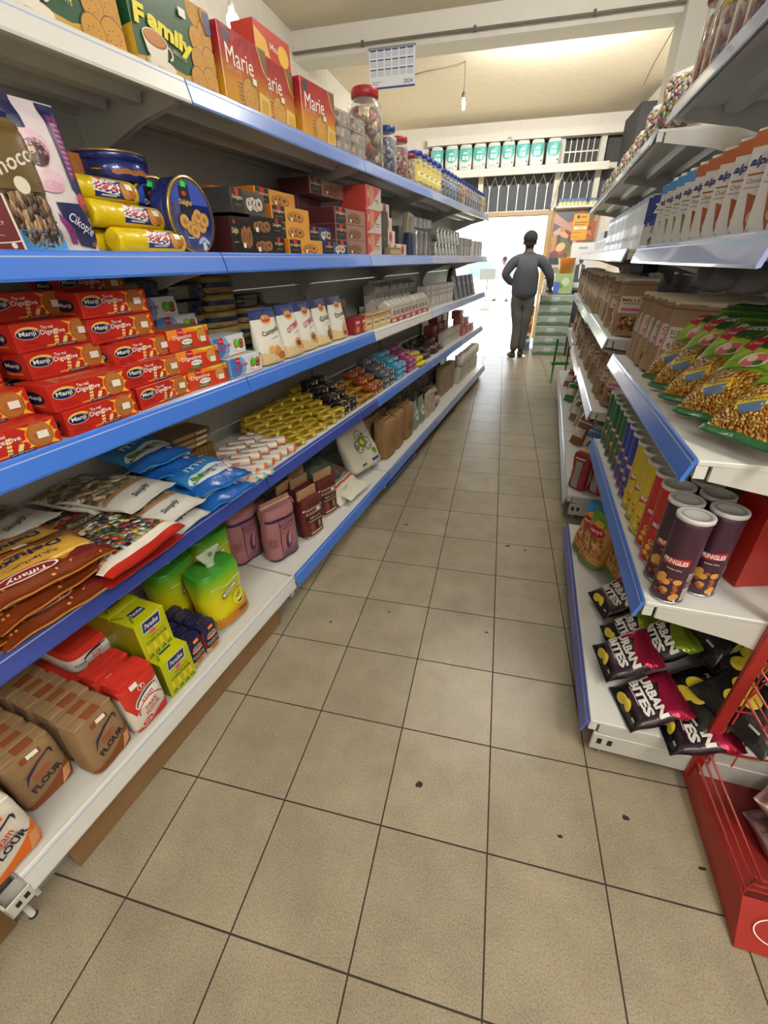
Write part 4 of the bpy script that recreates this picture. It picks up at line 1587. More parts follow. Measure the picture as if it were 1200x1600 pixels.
# yellow corn meal bags with knotted tops
YB_, GB_ = film('d8cf12'), film('4f9a2a')
a = [('R', 0, .30, 1, .0, YB_)]
a = [('P', [(0, .0), (1, .0), (1, .34), (.55, .22), (0, .16)], ink('d9952a'))]
a += [('R', i * .06, .0, .008, .20 + .012 * i * .8, ink('9c5c1c')) for i in range(17)] + [('R', .0, .02 + j * .04, 1 - (j > 3) * .3, .006, ink('9c5c1c')) for j in range(5)]
a += [('E', .70, .40, .20, .15, ink('b8cf22')), ('E', .70, .40, .185, .135, ink('e4dc28')), ('R', .60, .40, .14, .03, ink('3c7a34')), ('E', .72, .46, .06, .03, ink('d9772a')), ('E', .70, .32, .09, .035, INK), ('E', .70, .34, .08, .02, WHITE),
      ('P', [(.30, .68), (.68, .74), (.68, .64), (.30, .57)], ink('4b4b3e')), ('P', [(.31, .67), (.67, .73), (.67, .65), (.31, .58)], WHITE), ('E', .35, .625, .055, .055, INK), ('E', .35, .63, .04, .04, WHITE), ('T', 'minimex', .53, .665, .05, INK, .26, 7), ('R', .56, .16, .30, .02, INK), ('R', .58, .12, .26, .02, INK)]


def knot(q, front):
    q.loft([(.235, .022, .02, 2, .07), (.25, .018, .014, 2, .07), (.27, .030, .010, 2, .068), (.305, .050, .004, 2, .062), (.318, .052, .003, 2, .06)], M('b9c4b4', rough=.25, bump=(20, .4)), seg=16, amp=.006, fq=40)
    q.art([('T', '*', 0.5, .5, .6, ink('3c7a34'))], .04, .04, lambda x, z, l: (x, .05 - l, .28 + z), x0=-.02)


def strap(q, front):
    q.tube([front(-.07 + i * .014, .185 + .004 * math.sin(i), .004) for i in range(11)], .0016, M('d9d8c4', rough=.5), 6)


mm = bag('corn_meal_bag', 'corn meal bag', 'yellow and green corn meal bags', .195, .245, .15, ramp_z('meal', [(0, 'd9cf14'), (.13, 'd6cf16'), (.185, '9dbb1f'), (.235, '3f8f2c'), (.25, '3f8f2c')], rough=.25), a, 'block', n=3.2, amp=.012, seed=41, canvas=(-.094, .006, .188, .225),
         parts=[('knotted_top', knot), ('strap', strap)])
LG.put(mm.use('yellow green corn meal bag with knotted top, front one by the lip'), .885, -.035, zb, 8, rx=-3)
LG.put(mm.use('yellow green corn meal bag behind, leaning towards the back panel'), .860, -.225, zb, -4)
LG.put(mm.use('yellow corn meal bag at the back beside the purple sacks'), 1.065, -.245, zb, 12)
# purple maize flour bags
PU, PUD = M('9a666a', rough=.7, vary=.16, bump=(26, .4)), ink('2c1f44')
a = [('R', 0, .0, 1, .045, PUD), ('R', 0, .80, 1, .05, PUD), ('T', 'KAGANJO', .60, .70, .055, PUD, .56, 0), ('T', 'MAIZE FLOUR', .60, .63, .035, PUD, .42), ('E', .58, .36, .11, .17, ink('54345f'), -14), ('E', .62, .40, .05, .13, ink('a97f86'), -14), ('R', .30, .08, .02, .70, ink('3a2440'))]
a += [('P', [(.36 + i * .08, .06), (.38 + i * .08, .06), (.44 + i * .08, .20), (.42 + i * .08, .20)], PUD) for i in range(7)] + [('R', .33 + i * .06, .76, .02, .025, PUD) for i in range(11)]
a += [('R', .02, .30 + k * .03, .20, .012, ink('6a3f49')) for k in range(6)]


def sewn(col, W, D, H):
    def f(q, front):
        q.box(-W * .48, W * .48, D * .44, D * .56, H - .012, H + .030, col, c=.002)
        q.box(-W * .485, W * .485, D * .43, D * .57, H + .010, H + .014, M('d9cdb4', rough=.8))
        q.tube([(W * .47, D * .5, H + .012), (W * .56, D * .45, H - .002), (W * .60, D * .42, H - .03)], .0015, M('d9cdb4', rough=.8), 5)
    return f


pu = bag('maize_flour_bag', 'flour bag', 'dusty purple maize flour bags', .172, .275, .105, PU, a, 'block', n=3.4, amp=.010, seed=52, canvas=(-.084, .004, .168, .265), parts=[('sewn_top', sewn(paper('a87c6c'), .172, .105, .275))])
for i, (s, t, yaw) in enumerate([(1.335, -.075, 17), (1.255, -.225, 12), (1.225, -.365, 8), (1.42, -.30, 14)]):
    LG.put(pu.use('dusty purple maize flour bag with sewn top, %s' % ['front one nearest the lip', 'second, behind the front one', 'third, farthest back on the left', 'behind, beside the dark red packs'][i]), s, t, zb, yaw)
RDK, KTOP = M('571f1d', rough=.55, vary=.15, bump=(26, .3)), paper('a88562')
cr_ = ink('d8c3a4')
a = [('R', 0, 0, 1, .05, cr_)] + [('P', [(i * .10, .0), (i * .10 + .05, 0), (i * .10 + .08, .05), (i * .10 + .03, .05)], RDK) for i in range(10)]
a += [('R', .08, .50, .84, .10, ink('2a1416')), ('T', 'KAGANJO', .5, .68, .10, cr_, .80), ('T', 'MILLET', .5, .55, .055, cr_, .5), ('E', .32, .28, .10, .13, ink('8a3a30')), ('E', .66, .28, .13, .15, ink('2f1718')), ('E', .66, .30, .06, .10, ink('b08a5c')), ('R', .20, .10, .6, .04, cr_), ('R', .2, .44, .6, .02, cr_)]
a += [('P', [(i * .10, .78), (i * .10 + .05, .78), (i * .10 + .08, .84), (i * .10 + .03, .84)], cr_) for i in range(10)]


def kraft_top(q, front):
    q.box(-.066, .066, .040, .052, .205, .262, KTOP, c=.002)
    q.art([('R', .1, .2, .8, .1, ink('8a6a4c'))], .13, .05, lambda x, z, l: (x, .040 - l, .208 + z))


rd = bag('millet_flour_bag', 'flour bag', 'dark red flour bags with kraft tops', .145, .215, .09, RDK, a, 'block', n=3.6, amp=.006, seed=61, canvas=(-.070, .004, .140, .200), sticker=(.02, .155, STICK), parts=[('kraft_top', kraft_top)])
for i, (s, t, yaw) in enumerate([(1.560, -.045, 12), (1.665, -.150, 8), (1.780, -.075, 16), (1.59, -.19, 4), (1.75, -.22, 6)]):
    LG.put(rd.use('dark red flour bag with folded kraft top, %s' % ['nearest, beside the purple bag', 'second, set back in the gap', 'third, beside the white sack', 'at the back behind the nearest', 'at the back against the white sack'][i]), s, t, zb, yaw)
# white sacks
WS = M('cfcabb', rough=.6, vary=.06, bump=(40, .3))
gk = ink('3d4a3c')
a = [('P', [(.0, .32), (.5, .28), (1, .34), (1, .80), (0, .80)], gk), ('E', .30, .54, .17, .12, ink('6d7a62')), ('E', .62, .52, .20, .10, ink('566450'))] + [('P', [(i * .05, .25), (i * .05 + .022, .25), (i * .05 + .06, .33), (i * .05 + .04, .33)], ink('20261f')) for i in range(19)]
a += [('T', 'PREMIUM', .62, .40, .07, ink('a83224'), .55), ('R', .04, .20, .92, .03, ink('b03a2c')), ('R', .3, .11, .4, .03, ink('b3b3a6'))]
sk = bag('rice_sack', 'sack', None, .34, .43, .10, WS, a, 'pillow', amp=.012, seed=71, sub=.02)
LG.put(sk.use('white rice sack with dark green print and red lettering, lying slumped'), 2.02, -.03, zb + .004, 0, rx=-62)
a = [('T', 'basmati rice', .5, .5, .12, ink('b03a2c'), .7)]
sk2 = bag('small_rice_sack', 'sack', None, .26, .30, .055, WS, a, 'pillow', amp=.010, seed=74, sub=.02)
o = sk2.use('flat white packet with red lettering lying in front of the rice sack')
LG.put(o, 2.03, .005, zb + .03, 4, rx=-86)
a = []
gg = ink('2e3b2c')
for ang in (90, 210, 330):
    x, y = .5 + .17 * math.cos(R(ang)), .47 + .11 * math.sin(R(ang))
    a += [('E', x, y, .13, None, gg), ('E', x, y, .115, None, WS), ('R', x - .05, y - .01, .1, .015, gg), ('R', x - .04, y + .02, .08, .012, gg)]
a += [('E', .5, .47, .12, None, ink('5d8a2e')), ('E', .5, .47, .06, None, ink('d2c23a')), ('E', .74, .24, .06, None, ink('5d8a2e')), ('E', .4, .82, .17, .05, ink('b3b3a4')), ('E', .55, .86, .12, .04, ink('9da28f')), ('R', .56, .08, .26, .045, ink('2b3f7c')), ('R', .22, .08, .16, .03, gg)]
sk3 = bag('white_grain_sack', 'sack', None, .33, .37, .13, WS, a, 'stand', amp=.010, seed=77, sub=.02)
LG.put(sk3.use('big white sack with green ringed emblem leaning beside the kraft bags'), 2.36, -.06, zb + .004, 10, rx=-24)
# kraft grocery bags
KB = paper('9a7a55')


def roll(q, front):
    q.box(-.088, .088, .045, .060, .262, .285, KB, c=.004)


kg = bag('kraft_paper_bag', 'paper bag', 'plain kraft paper bags on the bottom shelf', .185, .27, .115, KB, [('R', .3, .35, .4, .12, ink('8a6b48'))], 'block', n=5, amp=.008, seed=81, parts=[('rolled_top', roll)])
for i, (s, t, yaw) in enumerate([(2.69, -.045, 3), (2.90, -.045, -2), (3.11, -.045, 2), (2.70, -.20, 6), (2.92, -.20, 0)]):
    LG.put(kg.use('plain kraft paper bag with rolled top, %s' % ['nearest, front row', 'second of the front row', 'third of the front row', 'rear row behind the nearest', 'rear row behind the second'][i]), s, t, zb, yaw)
# small pouches, packets, dark bags to the far end
gp = bag('grey_green_pouch', 'pouch', 'grey green pouches after the kraft bags', .15, .23, .07, film('8fa094'), [('E', .5, .5, .32, .2, ink('c7d2c4')), ('R', .3, .47, .4, .05, ink('4a6a52')), ('E', .5, .2, .2, .08, ink('5d8a6a'))], 'stand', amp=.008, seed=84)
for i in range(2):
    LG.put(gp.use('pale green pouch after the kraft bags, %s of two' % ['near', 'far'][i]), 3.34 + i * .17, -.05, zb, rnd.uniform(-5, 5))
pp = bag('printed_pouch', 'pouch', 'pale printed pouches on the bottom shelf', .14, .21, .07, film('b7ac98'), [('E', .5, .55, .3, .2, ink('d98aa0')), ('E', .4, .3, .15, .1, ink('caa94a')), ('R', .25, .78, .5, .05, ink('4b4b46'))], 'stand', amp=.008, seed=86)
for i in range(2):
    LG.put(pp.use('pale pouch with pink and yellow print, %s of two' % ['near', 'far'][i]), 3.69 + i * .15, -.05, zb, rnd.uniform(-5, 5))
sk4 = bag('clear_snack_bag', 'snack bag', 'silver snack packs slumped on the bottom shelf', .2, .16, .08, foil('9d9488'), [('E', .5, .5, .3, .25, ink('7a5a4a'))], 'pillow', amp=.012, seed=88)
for i, (s, t, z, yw) in enumerate([(3.95, -.03, .0, 5), (4.12, -.04, .0, -8), (4.02, -.08, .085, 12), (4.20, -.10, .07, -4)]):
    LG.put(sk4.use('silvery snack pack slumped after the printed pouches, %s from the near end' % NTH[i]), s, t - .02, zb + .045 + z, yw, rx=-84)
gbag = bag('grey_plastic_bag', 'plastic bag', 'dusky plastic bags at the back of the bottom shelf', .25, .27, .16, M('77726c', rough=.4, bump=(14, .5)), [('E', .5, .5, .3, .2, ink('8d8780'))], 'block', n=2.4, amp=.03, seed=91)
for i in range(6):
    LG.put(gbag.use('dusky grey plastic bag at the back of the bottom shelf, %s from near end' % NTH[i]), 3.32 + i * .27, -.22, zb, rnd.uniform(-12, 12))
kf = bag('kraft_flat_bag', 'paper bag', 'kraft bags with pale tops near the far end', .16, .28, .09, M('a08a70', rough=.8, vary=.1), [('R', .2, .3, .5, .2, ink('84705a'))], 'block', n=4, amp=.008, seed=93)
row(LG, kf, 'kraft bag near the far end of the bottom shelf, {} from the near end', 4.42, 4.78, 3, -.10, zb, 0)
mk = gable_kind('milk_carton', 'carton', 'pale gable cartons at the far end', .075, .20, .075, M('c4beb2', rough=.5, vary=.04), [('R', .1, .3, .8, .3, ink('9a948c')), ('R', .2, .72, .6, .06, ink('77726c'))], None)
row(LG, mk, 'pale gable carton at the far end, front row, {} from the near end', 4.96, 5.95, 11, -.06, zb)
row(LG, mk, 'pale gable carton at the far end, rear row, {} from the near end', 4.96, 5.95, 11, -.16, zb)
rl = MB()
rl.lathe([(.018, .0), (.052, 0), (.055, .004), (.055, .096), (.052, .10), (.018, .10)], M('d3cec2', rough=.8, vary=.03), 18, caps=False)
rl.lathe([(.018, .10), (.018, 0)], M('8a7a62', rough=.8), 18, caps=False)
rk = Kind(rl.build('tissue_roll'), 'tissue roll', 'white tissue rolls on top of the far cartons')
row(LG, rk, 'white tissue roll lying on top of the far cartons, {} from the near end', 5.02, 5.9, 8, -.085, zb + .201, jy=8)
# ------------------------------------------------------------------ left run, middle low shelf: sweets and wafers
zc = ZL['C'] + .001
LC = Sh(LR, -.022)
# caramel bags
TF, TFD, GLD = film('b9752c'), film('6d2f14'), film('c99a3e')
DB, MAR = ink('221c55'), ink('6a1d1a')
a = [('R', 0, .0, 1, .16, TFD), ('P', [(0, .72), (.3, .80), (.7, .76), (1, .84), (1, 1), (0, 1)], TFD), ('P', [(.05, .30), (.9, .30), (.96, .70), (.04, .72)], GLD), ('P', [(.08, .66), (.5, .74), (.5, .78), (.08, .72)], ink('e0bf62')),
     ('P', [(0, .14), (.3, .24), (.7, .20), (1, .14), (1, .30), (0, .30)], ink('8c4a1c'))]
a += [('E', .05 + .9 * rnd.random(), .74 + .2 * rnd.random(), .010, None, ink('d0904a')) for i in range(24)]
a += [('P', [(.0, .74), (.18, .72), (.30, .80), (.30, .90), (.1, .93), (0, .9)], MAR), ('E', .60, .80, .255, .085, MAR), ('E', .60, .80, .235, .072, WHITE), ('E', .60, .80, .215, .06, ink('7a1f1b')), ('T', 'Tiffany', .60, .805, .075, WHITE, .30, 0, .2),
      ('T', 'Deluxe', .46, .46, .13, DB, .52, 0, .1, .03), ('T', 'Toffee', .50, .37, .05, DB, .2), ('T', 'ديلوكس', .46, .63, .08, DB, .34), ('E', .88, .58, .085, None, ink('3a2412')), ('E', .88, .58, .078, None, GLD), ('E', .88, .58, .06, None, ink('3a2412')), ('E', .88, .58, .052, None, ink('e6c77a')), ('E', .88, .58, .028, None, MAR), ('R', .15, .34, .22, .02, ink('4a3212'))]
dl = bag('toffee_bag', 'sweet bag', 'gold toffee bags lying in a pile', .29, .225, .055, TF, a, 'pillow', amp=.008, seed=101, sub=.010, sticker=(-.02, .05, STICK, .03, .016), part_name='bag')
for i, (s, t, z, yaw, rx) in enumerate([(.375, -.230, .022, 184, -90), (.350, -.235, .072, 177, -90), (.378, -.215, .122, 187, -90)]):
    LC.put(dl.use('gold and brown toffee bag, %s of the pile hanging over the lip' % ['lowest', 'middle', 'topmost'][i]), s, t, zc + z, yaw, rx=-90)
for i, (s, t, z, yaw) in enumerate([(.085, -.235, .03, 178), (.12, -.33, .085, 182), (.42, -.33, .03, 178), (.16, -.36, .145, 186), (.40, -.34, .09, 180)]):
    LC.put(dl.use('brown toffee bag lying %s' % ['at the near end under the photo edge', 'behind at the near end', 'in the shade behind the toffee pile', 'high at the back of the near end', 'on top in the shade behind the toffee pile'][i]), s, t - .02, zc + z, yaw, rx=-90)
# mixed toffee window bag with red hem
CAND = cells('candy', ['245a2c', 'b98e2a', 'b9c3b0', '54285a', 'b0562a', '221c3a', 'c0a62c', '8d978b', '8f3158', '2f6634', '4a3c2a', 'd2d6cc', '3a2c28', 'a33a28'], 62, bump=1.0)
a = [('R', 0, 0, 1, .08, film('b02418')), ('R', 0, .08, 1, .07, ink('d8d4c8')), ('P', [(.03, .15), (.97, .15), (.96, .92), (.04, .92)], CAND), ('E', .5, .80, .40, .11, ink('8b8668')), ('E', .5, .80, .385, .10, ink('37321d')), ('T', 'Tofluxe', .5, .80, .095, ink('a59f7d'), .5, 0, .1), ('R', 0, .93, 1, .07, film('8f1f18'))]
tf = bag('toffee_window_bag', 'sweet bag', None, .275, .34, .05, film('8f1f18'), a, 'pillow', amp=.007, seed=105, sub=.012)
LC.put(tf.use('clear fronted bag of coloured toffees with white stripe and red hem'), .588, .012 + .02, zc + .06, -4, rx=-86)
tf2 = bag('toffee_window_bag', 'sweet bag', None, .275, .34, .05, film('8f1f18'), None, 'pillow', amp=.007, seed=106)
LC.put(tf2.use('red bag lying underneath the coloured toffee bag'), .585, -.002 + .02, zc + .026, -2, rx=-89)
# white sweet bags
WSB = M('c9c7c2', rough=.28, bump=(20, .4))
a = [('P', [(.05, .34), (.95, .34), (.95, .96), (.05, .96)], cells('beige', ['8a775c', 'a7977b', '5f4f3c', 'c2b69c', '75664d'], 45, bump=.7)), ('R', .05, .34, .9, .06, ink('9a7b5c')), ('T', 'Cantuccini', .5, .40, .055, ink('8a5a3a'), .66), ('T', 'Simply', .5, .17, .10, ink('1e1c1c'), .34, 6, .3)]
sb_ = bag('white_sweet_bag', 'sweet bag', 'white bags with black script on the middle low shelf', .22, .27, .048, WSB, a, 'pillow', amp=.007, seed=111, sub=.013)
for lab, s, t, z, yaw in [('lowest in front beside the blue bags', .775, -.012, .022, -6), ('second in front, script facing out', .765, -.020, .070, -3), ('third in front, resting on top', .760, -.115, .118, -10),
                          ('back row lower, in the shade', .66, -.262, .03, 6), ('back row upper, script facing out', .735, -.235, .105, -8), ('back row far left, upper', .50, -.31, .105, -14), ('back row far left, lower', .48, -.30, .035, 8)]:
    LC.put(sb_.use('white sweet bag with black script, ' + lab), s, t, zc + z, yaw, rx=-88)
# blue milk sweet bags
BLS, BLD = film('2f86cf'), film('1d58a8')
a = [('R', .0, 0, 1, .2, BLD), ('E', .5, .32, .44, .14, ink('dfe6ea'), 8), ('P', [(.10, .22), (.88, .30), (.92, .42), (.14, .36)], cells('sweets', ['d8dde0', 'b9c4cc', '5d6d7c', 'e6e9ea', '3c7a44'], 60, bump=.8)), ('E', .24, .30, .10, .045, ink('3f8c34')), ('T', 'mil', .48, .62, .15, ink('c7dcec'), .40, 6), ('E', .72, .17, .05, None, ink('b3343a')), ('E', .72, .17, .04, None, ink('d8cfd0')), ('R', .1, .80, .8, .04, ink('9cc3e6'))]
bs = bag('blue_milk_sweet_bag', 'sweet bag', 'bright blue milk sweet bags', .23, .28, .05, BLS, a, 'pillow', amp=.012, seed=121, sub=.012)
for i, (s, t, z, yaw) in enumerate([(.985, -.005, .024, 6), (.985, -.022, .074, 10), (.955, -.20, .03, -10), (.965, -.205, .105, 14), (.93, -.22, .158, 4)]):
    LC.put(bs.use('bright blue milk sweet bag, %s' % ['lower in front, hanging over the lip', 'upper in front with wrapped sweets picture', 'lowest of the rear pile', 'middle of the rear pile', 'topmost of the rear pile'][i]), s, t, zc + z, yaw, rx=-87)
# brown wafer slabs
WFB = M('7a5a3a', rough=.35, vary=.2)
wfb = carton('wafer_slab', 'wafer pack', 'brown wafer packs stacked at the back', .19, .020, .13, WFB, [('R', .05, .15, .5, .7, ink('9c7a4e')), ('R', .6, .2, .3, .5, ink('c7b79a'))], c=.003)
for k in range(3):
    LC.put(wfb.use('brown wafer pack lying flat, %s of the stack against the back panel' % ['lowest', 'middle', 'topmost'][k]), 1.13 + k * .004, -.30, zc + .118 + k * .022, rnd.uniform(-5, 5))
wfs = carton('wafer_slab', 'wafer pack', 'gold wafer packs standing on edge', .020, .115, .14, foil('8f6d3a'), [('R', .2, .1, .6, .5, ink('6a4a24'))], c=.003)
for k in range(9):
    LC.put(wfs.use('gold brown wafer pack standing on edge, %s from the near end' % NTH[k]), 1.045 + k * .022, -.285, zc, rnd.uniform(-2, 2), ry=0)
# white and orange wafer bars
WB_, OB_ = M('d2cdc4', rough=.3, bump=(30, .35)), film('c2611f')


def bar_kind(name, group, W, D, H, base, endc, txt, tcol, seed, cat='wafer bar', extra=None):
    """bar lying along local x (flow wrap with crimped ends)"""
    b = MB()
    prof = [(-W / 2, D * .42, .0015), (-W * .475, D * .44, .004), (-W * .455, D * .49, H * .46), (-W * .42, D * .5, H * .5), (0, D * .5, H * .5), (W * .42, D * .5, H * .5), (W * .455, D * .49, H * .46), (W * .475, D * .44, .004), (W / 2, D * .42, .0015)]
    rows = []
    for x, hy, hz in prof:
        r = []
        for j in range(14):
            th = 2 * PI * j / 14
            c, s = math.cos(th), math.sin(th)
            w = noise.noise(Vector((x * 60 + seed, j * .7, 3))) * .0018
            r.append((x, hy * math.copysign(abs(c) ** .4, c) + D / 2 + w, H / 2 + hz * math.copysign(abs(s) ** .4, s) + w))
        rows.append(r)
    b.grid(rows, base, True, True, (lambda i, j: endc if i >= 5 else base) if endc else None)
    for r in (rows[0], rows[-1]):
        b.add(r, [tuple(range(14))], endc or base)
    its = [('T', txt, .46, .5, .62, tcol, .38, 0, .15, .03)] if txt else []
    its += extra or []
    b.art(its, W * .8, D * .7, lambda x, y, l: (x, D * .15 + y, H * .985 + l + .0008), x0=-W * .4)
    b.art(its, W * .8, H * .7, lambda x, z, l: (x, -l - .0016, H * .15 + z), x0=-W * .4)
    return Kind(b.build(name), cat, group)


wb = bar_kind('wafer_bar', 'white and orange wafer bars in a loose heap', .130, .043, .028, WB_, OB_, '1000', ink('b9441c'), 1)
ROWN = ['front', 'middle', 'back']
for r_ in range(3):
    for c_ in range(7):
        LC.put(wb.use('white wafer bar with orange end, %s row of the heap, %s from the left' % (ROWN[r_], NTH[c_])), 1.11 + c_ * .058 + r_ * .055, -.118 - r_ * .108, zc, 62 + rnd.uniform(-7, 7))
for r_ in range(2):
    for c_ in range(5):
        LC.put(wb.use('white wafer bar lying on top of the heap, %s pair row, %s from the left' % (['front', 'back'][r_], NTH[c_])), 1.20 + c_ * .066 + r_ * .055, -.165 - r_ * .11, zc + .029, 52 + rnd.uniform(-12, 12))
gb_ = bar_kind('wafer_bar', 'white and green wafer bars by the blue bags', .135, .032, .018, WB_, film('7db7a2'), 'lait', ink('4b8a78'), 2)
for i in range(4):
    LC.put(gb_.use('white wafer bar with pale green end, %s from the blue bags' % NTH[i]), 1.08 + i * .042, -.098 + i * .008, zc, 64 + rnd.uniform(-6, 6))
# yellow biscuit packets in stepped rows
YP = film('a88f22')
ink_d = ink('3a2a12')
yp = bar_kind('yellow_biscuit_packet', 'yellow biscuit packets stacked in steps', .104, .050, .030, YP, None, 'Nice', ink_d, 3, 'biscuit packet', [('R', .05, .2, .16, .6, ink('8a6a1c')), ('R', .75, .15, .2, .7, ink('e0cf72'))])
for r_, (t, cnt, s0) in enumerate([(-.082, 5, 1.545), (-.146, 6, 1.50), (-.210, 6, 1.53), (-.274, 6, 1.55), (-.338, 6, 1.57)]):
    for c_ in range(cnt):
        lv = (1, 1, 2, 3, 4)[r_] + (1 if c_ >= cnt - 2 else 0)
        for q in range(lv):
            LC.put(yp.use('yellow biscuit packet, %s row from the front, %s from the left, %s layer' % (NTH[r_], NTH[c_], ['bottom', 'second', 'third', 'fourth', 'top'][q])), s0 + c_ * .108, t, zc + q * .0305, 14 + rnd.uniform(-5, 5))
# bars block: black, gold, red, silver, light blue, pink
pal = [('black_biscuit_packet', 'black biscuit packet', '211d1f', 'Noir', 'b9a87a', 2.06, 4, 4), ('gold_biscuit_packet', 'gold biscuit packet', '9c7424', 'Oro', '4a2c10', 2.29, 3, 2), ('red_biscuit_packet', 'dark orange biscuit packet', '8a3a1c', 'Choc', 'e0c58a', 2.46, 3, 3),
       ('silver_biscuit_packet', 'silver black biscuit packet', '55565c', 'Dark', 'c9ccd2', 2.68, 3, 3), ('blue_biscuit_packet', 'light blue biscuit packet', '3f9cc4', 'Milk', 'e3f0f5', 2.94, 3, 3), ('pink_biscuit_packet', 'magenta biscuit packet', 'a83a7c', 'Rosa', 'f0d3e2', 3.20, 3, 4)]
for nm, lab, c_, tx, tc_, s0, nr, lv0 in pal:
    kd = bar_kind(nm, lab + 's stacked in steps', .100, .060, .036, film(c_), None, tx, ink(tc_), len(nm), 'biscuit packet', [('R', .78, .1, .2, .8, ink(tc_))])
    for r_ in range(nr):
        for col in range(2):
            lv = min(r_ + 1 + (lv0 > 2), 5) + (1 if nm.startswith(('blue', 'pink', 'silver')) else 0)
            for q in range(lv):
                LC.put(kd.use('%s, %s step from the front, %s column, %s layer' % (lab, NTH[r_], ['near', 'far'][col], NTH[q])), s0 + col * .104, -.078 - r_ * .066, zc + q * .0365, 4 + rnd.uniform(-3, 3))
# yellow round packs and onwards
ys = MB()
ys.lathe([(.0001, 0), (.034, .001), (.042, .012), (.042, .022), (.034, .033), (.0001, .034)], M('c9b92c', rough=.4), 16)
ysk = Kind(ys.build('yellow_round_pack'), 'round pack', 'round yellow packs beside the magenta packets')
for i in range(6):
    LC.put(ysk.use('round yellow pack beside the magenta packets, %s' % ['front left', 'front right', 'middle left', 'middle right', 'upper left', 'upper right'][i]), 3.42 + (i % 2) * .09, -.085 - (i // 2) * .03, zc + (i // 2) * .036)
dks = bag('dark_chocolate_pack', 'chocolate pack', 'small dark packs in a heap after the yellow ones', .10, .07, .05, M('4a3638', rough=.35, bump=(30, .4)), [('R', .2, .3, .6, .4, ink('7a5a50'))], 'pillow', amp=.006, seed=131, seg=14, steps=2)
n = 0
for r_ in range(3):
    for c_ in range(9):
        LC.put(dks.use('small dark sweet pack in the far heap, %s row, %s from the near end' % (['front', 'middle', 'back'][r_], NTH[c_])), 3.62 + c_ * .085 + r_ * .01, -.10 - r_ * .09, zc + .004 + .02 * r_, rnd.uniform(-40, 40), rx=rnd.uniform(-80, -30))
wp = carton('white_small_pack', 'packet', 'white upright packets on the far middle low shelf', .07, .12, .06, M('c6c0b8', rough=.5, vary=.04), [('R', .1, .4, .8, .3, ink('a39a94'))])
row(LC, wp, 'white upright packet in the far row, {} from the near end', 4.45, 5.15, 9, -.13, zc)
rp = carton('red_far_box', 'box', 'red boxes stepped at the far end', .16, .085, .10, card('a8605a'), [('R', .08, .2, .84, .45, ink('c98d7c')), ('R', .35, .3, .3, .2, ink('6a1a18'))])  # red muted in the colour itself, as if washed out by glare
for c_ in range(6):
    for q in range((2, 3, 4, 3, 2, 1)[c_]):
        LC.put(rp.use('glare-washed red box on the far middle low shelf, %s column from near, %s layer' % (NTH[c_], NTH[q])), 4.55 + c_ * .225, (-.24 if c_ < 3 else -.10) - .02 * q, zc + q * .087, 0)
# ------------------------------------------------------------------ left run, eye-level shelf
za = ZL['A'] + .001
LA = Sh(LR, -.0)
# maroon shelf card
W, H = .16, .105
a = [('R', 0, 0, 1, 1, ink('d8cfc9')), ('R', .03, .03, .94, .94, ink('5d1d22')), ('T', '15', .62, .68, .18, ink('e9dfdb'), .20), ('T', 'EMERGENCY', .64, .50, .07, ink('d0b9b5'), .44), ('T', 'FOOD', .60, .40, .07, ink('d0b9b5'), .2), ('R', .2, .28, .6, .02, ink('a9807e')),
     ('P', arc(.4, .24, .6, .08, 200, 350, 14) + arc(.4, .22, .6, .08, 350, 200, 14), ink('d8cfc9')), ('E', .86, .12, .035, None, ink('d8cfc9')), ('R', .3, .07, .3, .02, ink('a9807e'))]
b = MB()
b.box(-W / 2, W / 2, 0, .002, 0, H, M('d8cfc9', rough=.3))
b.art(a, W, H, flat(), step=.00002)
o = tag(b.build('shelf_card'), 'maroon shelf card with white border and lettering, standing at the left photo edge', 'card')
LA.put(o, .548, -.112, za, 0, rx=-8)
# chocolate packs standing
CH = cells('flakes', ['3a2418', '6a4a32', 'a88a64', '2a1810', '8a6a48'], 150, bump=.6, stretch=(1, 1, .4))
a = [('R', 0, 0, 1, .16, ink('3f8fd0')), ('E', .70, .18, .33, .16, CH), ('E', .60, .34, .34, .12, CH), ('P', [(0, .30), (.45, .10), (.5, .02), (0, .0)], ink('3f8fd0')), ('R', 0, .46, 1, .54, ink('5c4a22')), ('T', 'Choco', .55, .66, .12, ink('d6cfc4'), .8, 24, .2), ('E', .62, .50, .10, None, ink('d8d3c4')), ('R', .1, .7, .2, .06, STG)]
k = bag('chocolate_flakes_pack', 'cereal pack', None, .155, .24, .05, M('4a3a22', rough=.3, bump=(20, .3)), a, 'pillow', amp=.004, seed=201)
LA.put(k.use('brown and blue chocolate flakes pack behind the maroon card'), .665, -.128, za, 4, rx=-6)
a = [('R', 0, .80, .25, .2, ink('1e2450')), ('P', [(.66, .99), (1, .99), (1, .42), (.82, .38), (.70, .44)], ink('1e2450')), ('P', [(.72, .92), (.94, .92), (.90, .52), (.74, .50)], ink('7a2f6c'))]
a += [('R', .76, .54 + i * .035, .13, .012, ink('b98ab0')) for i in range(10)]
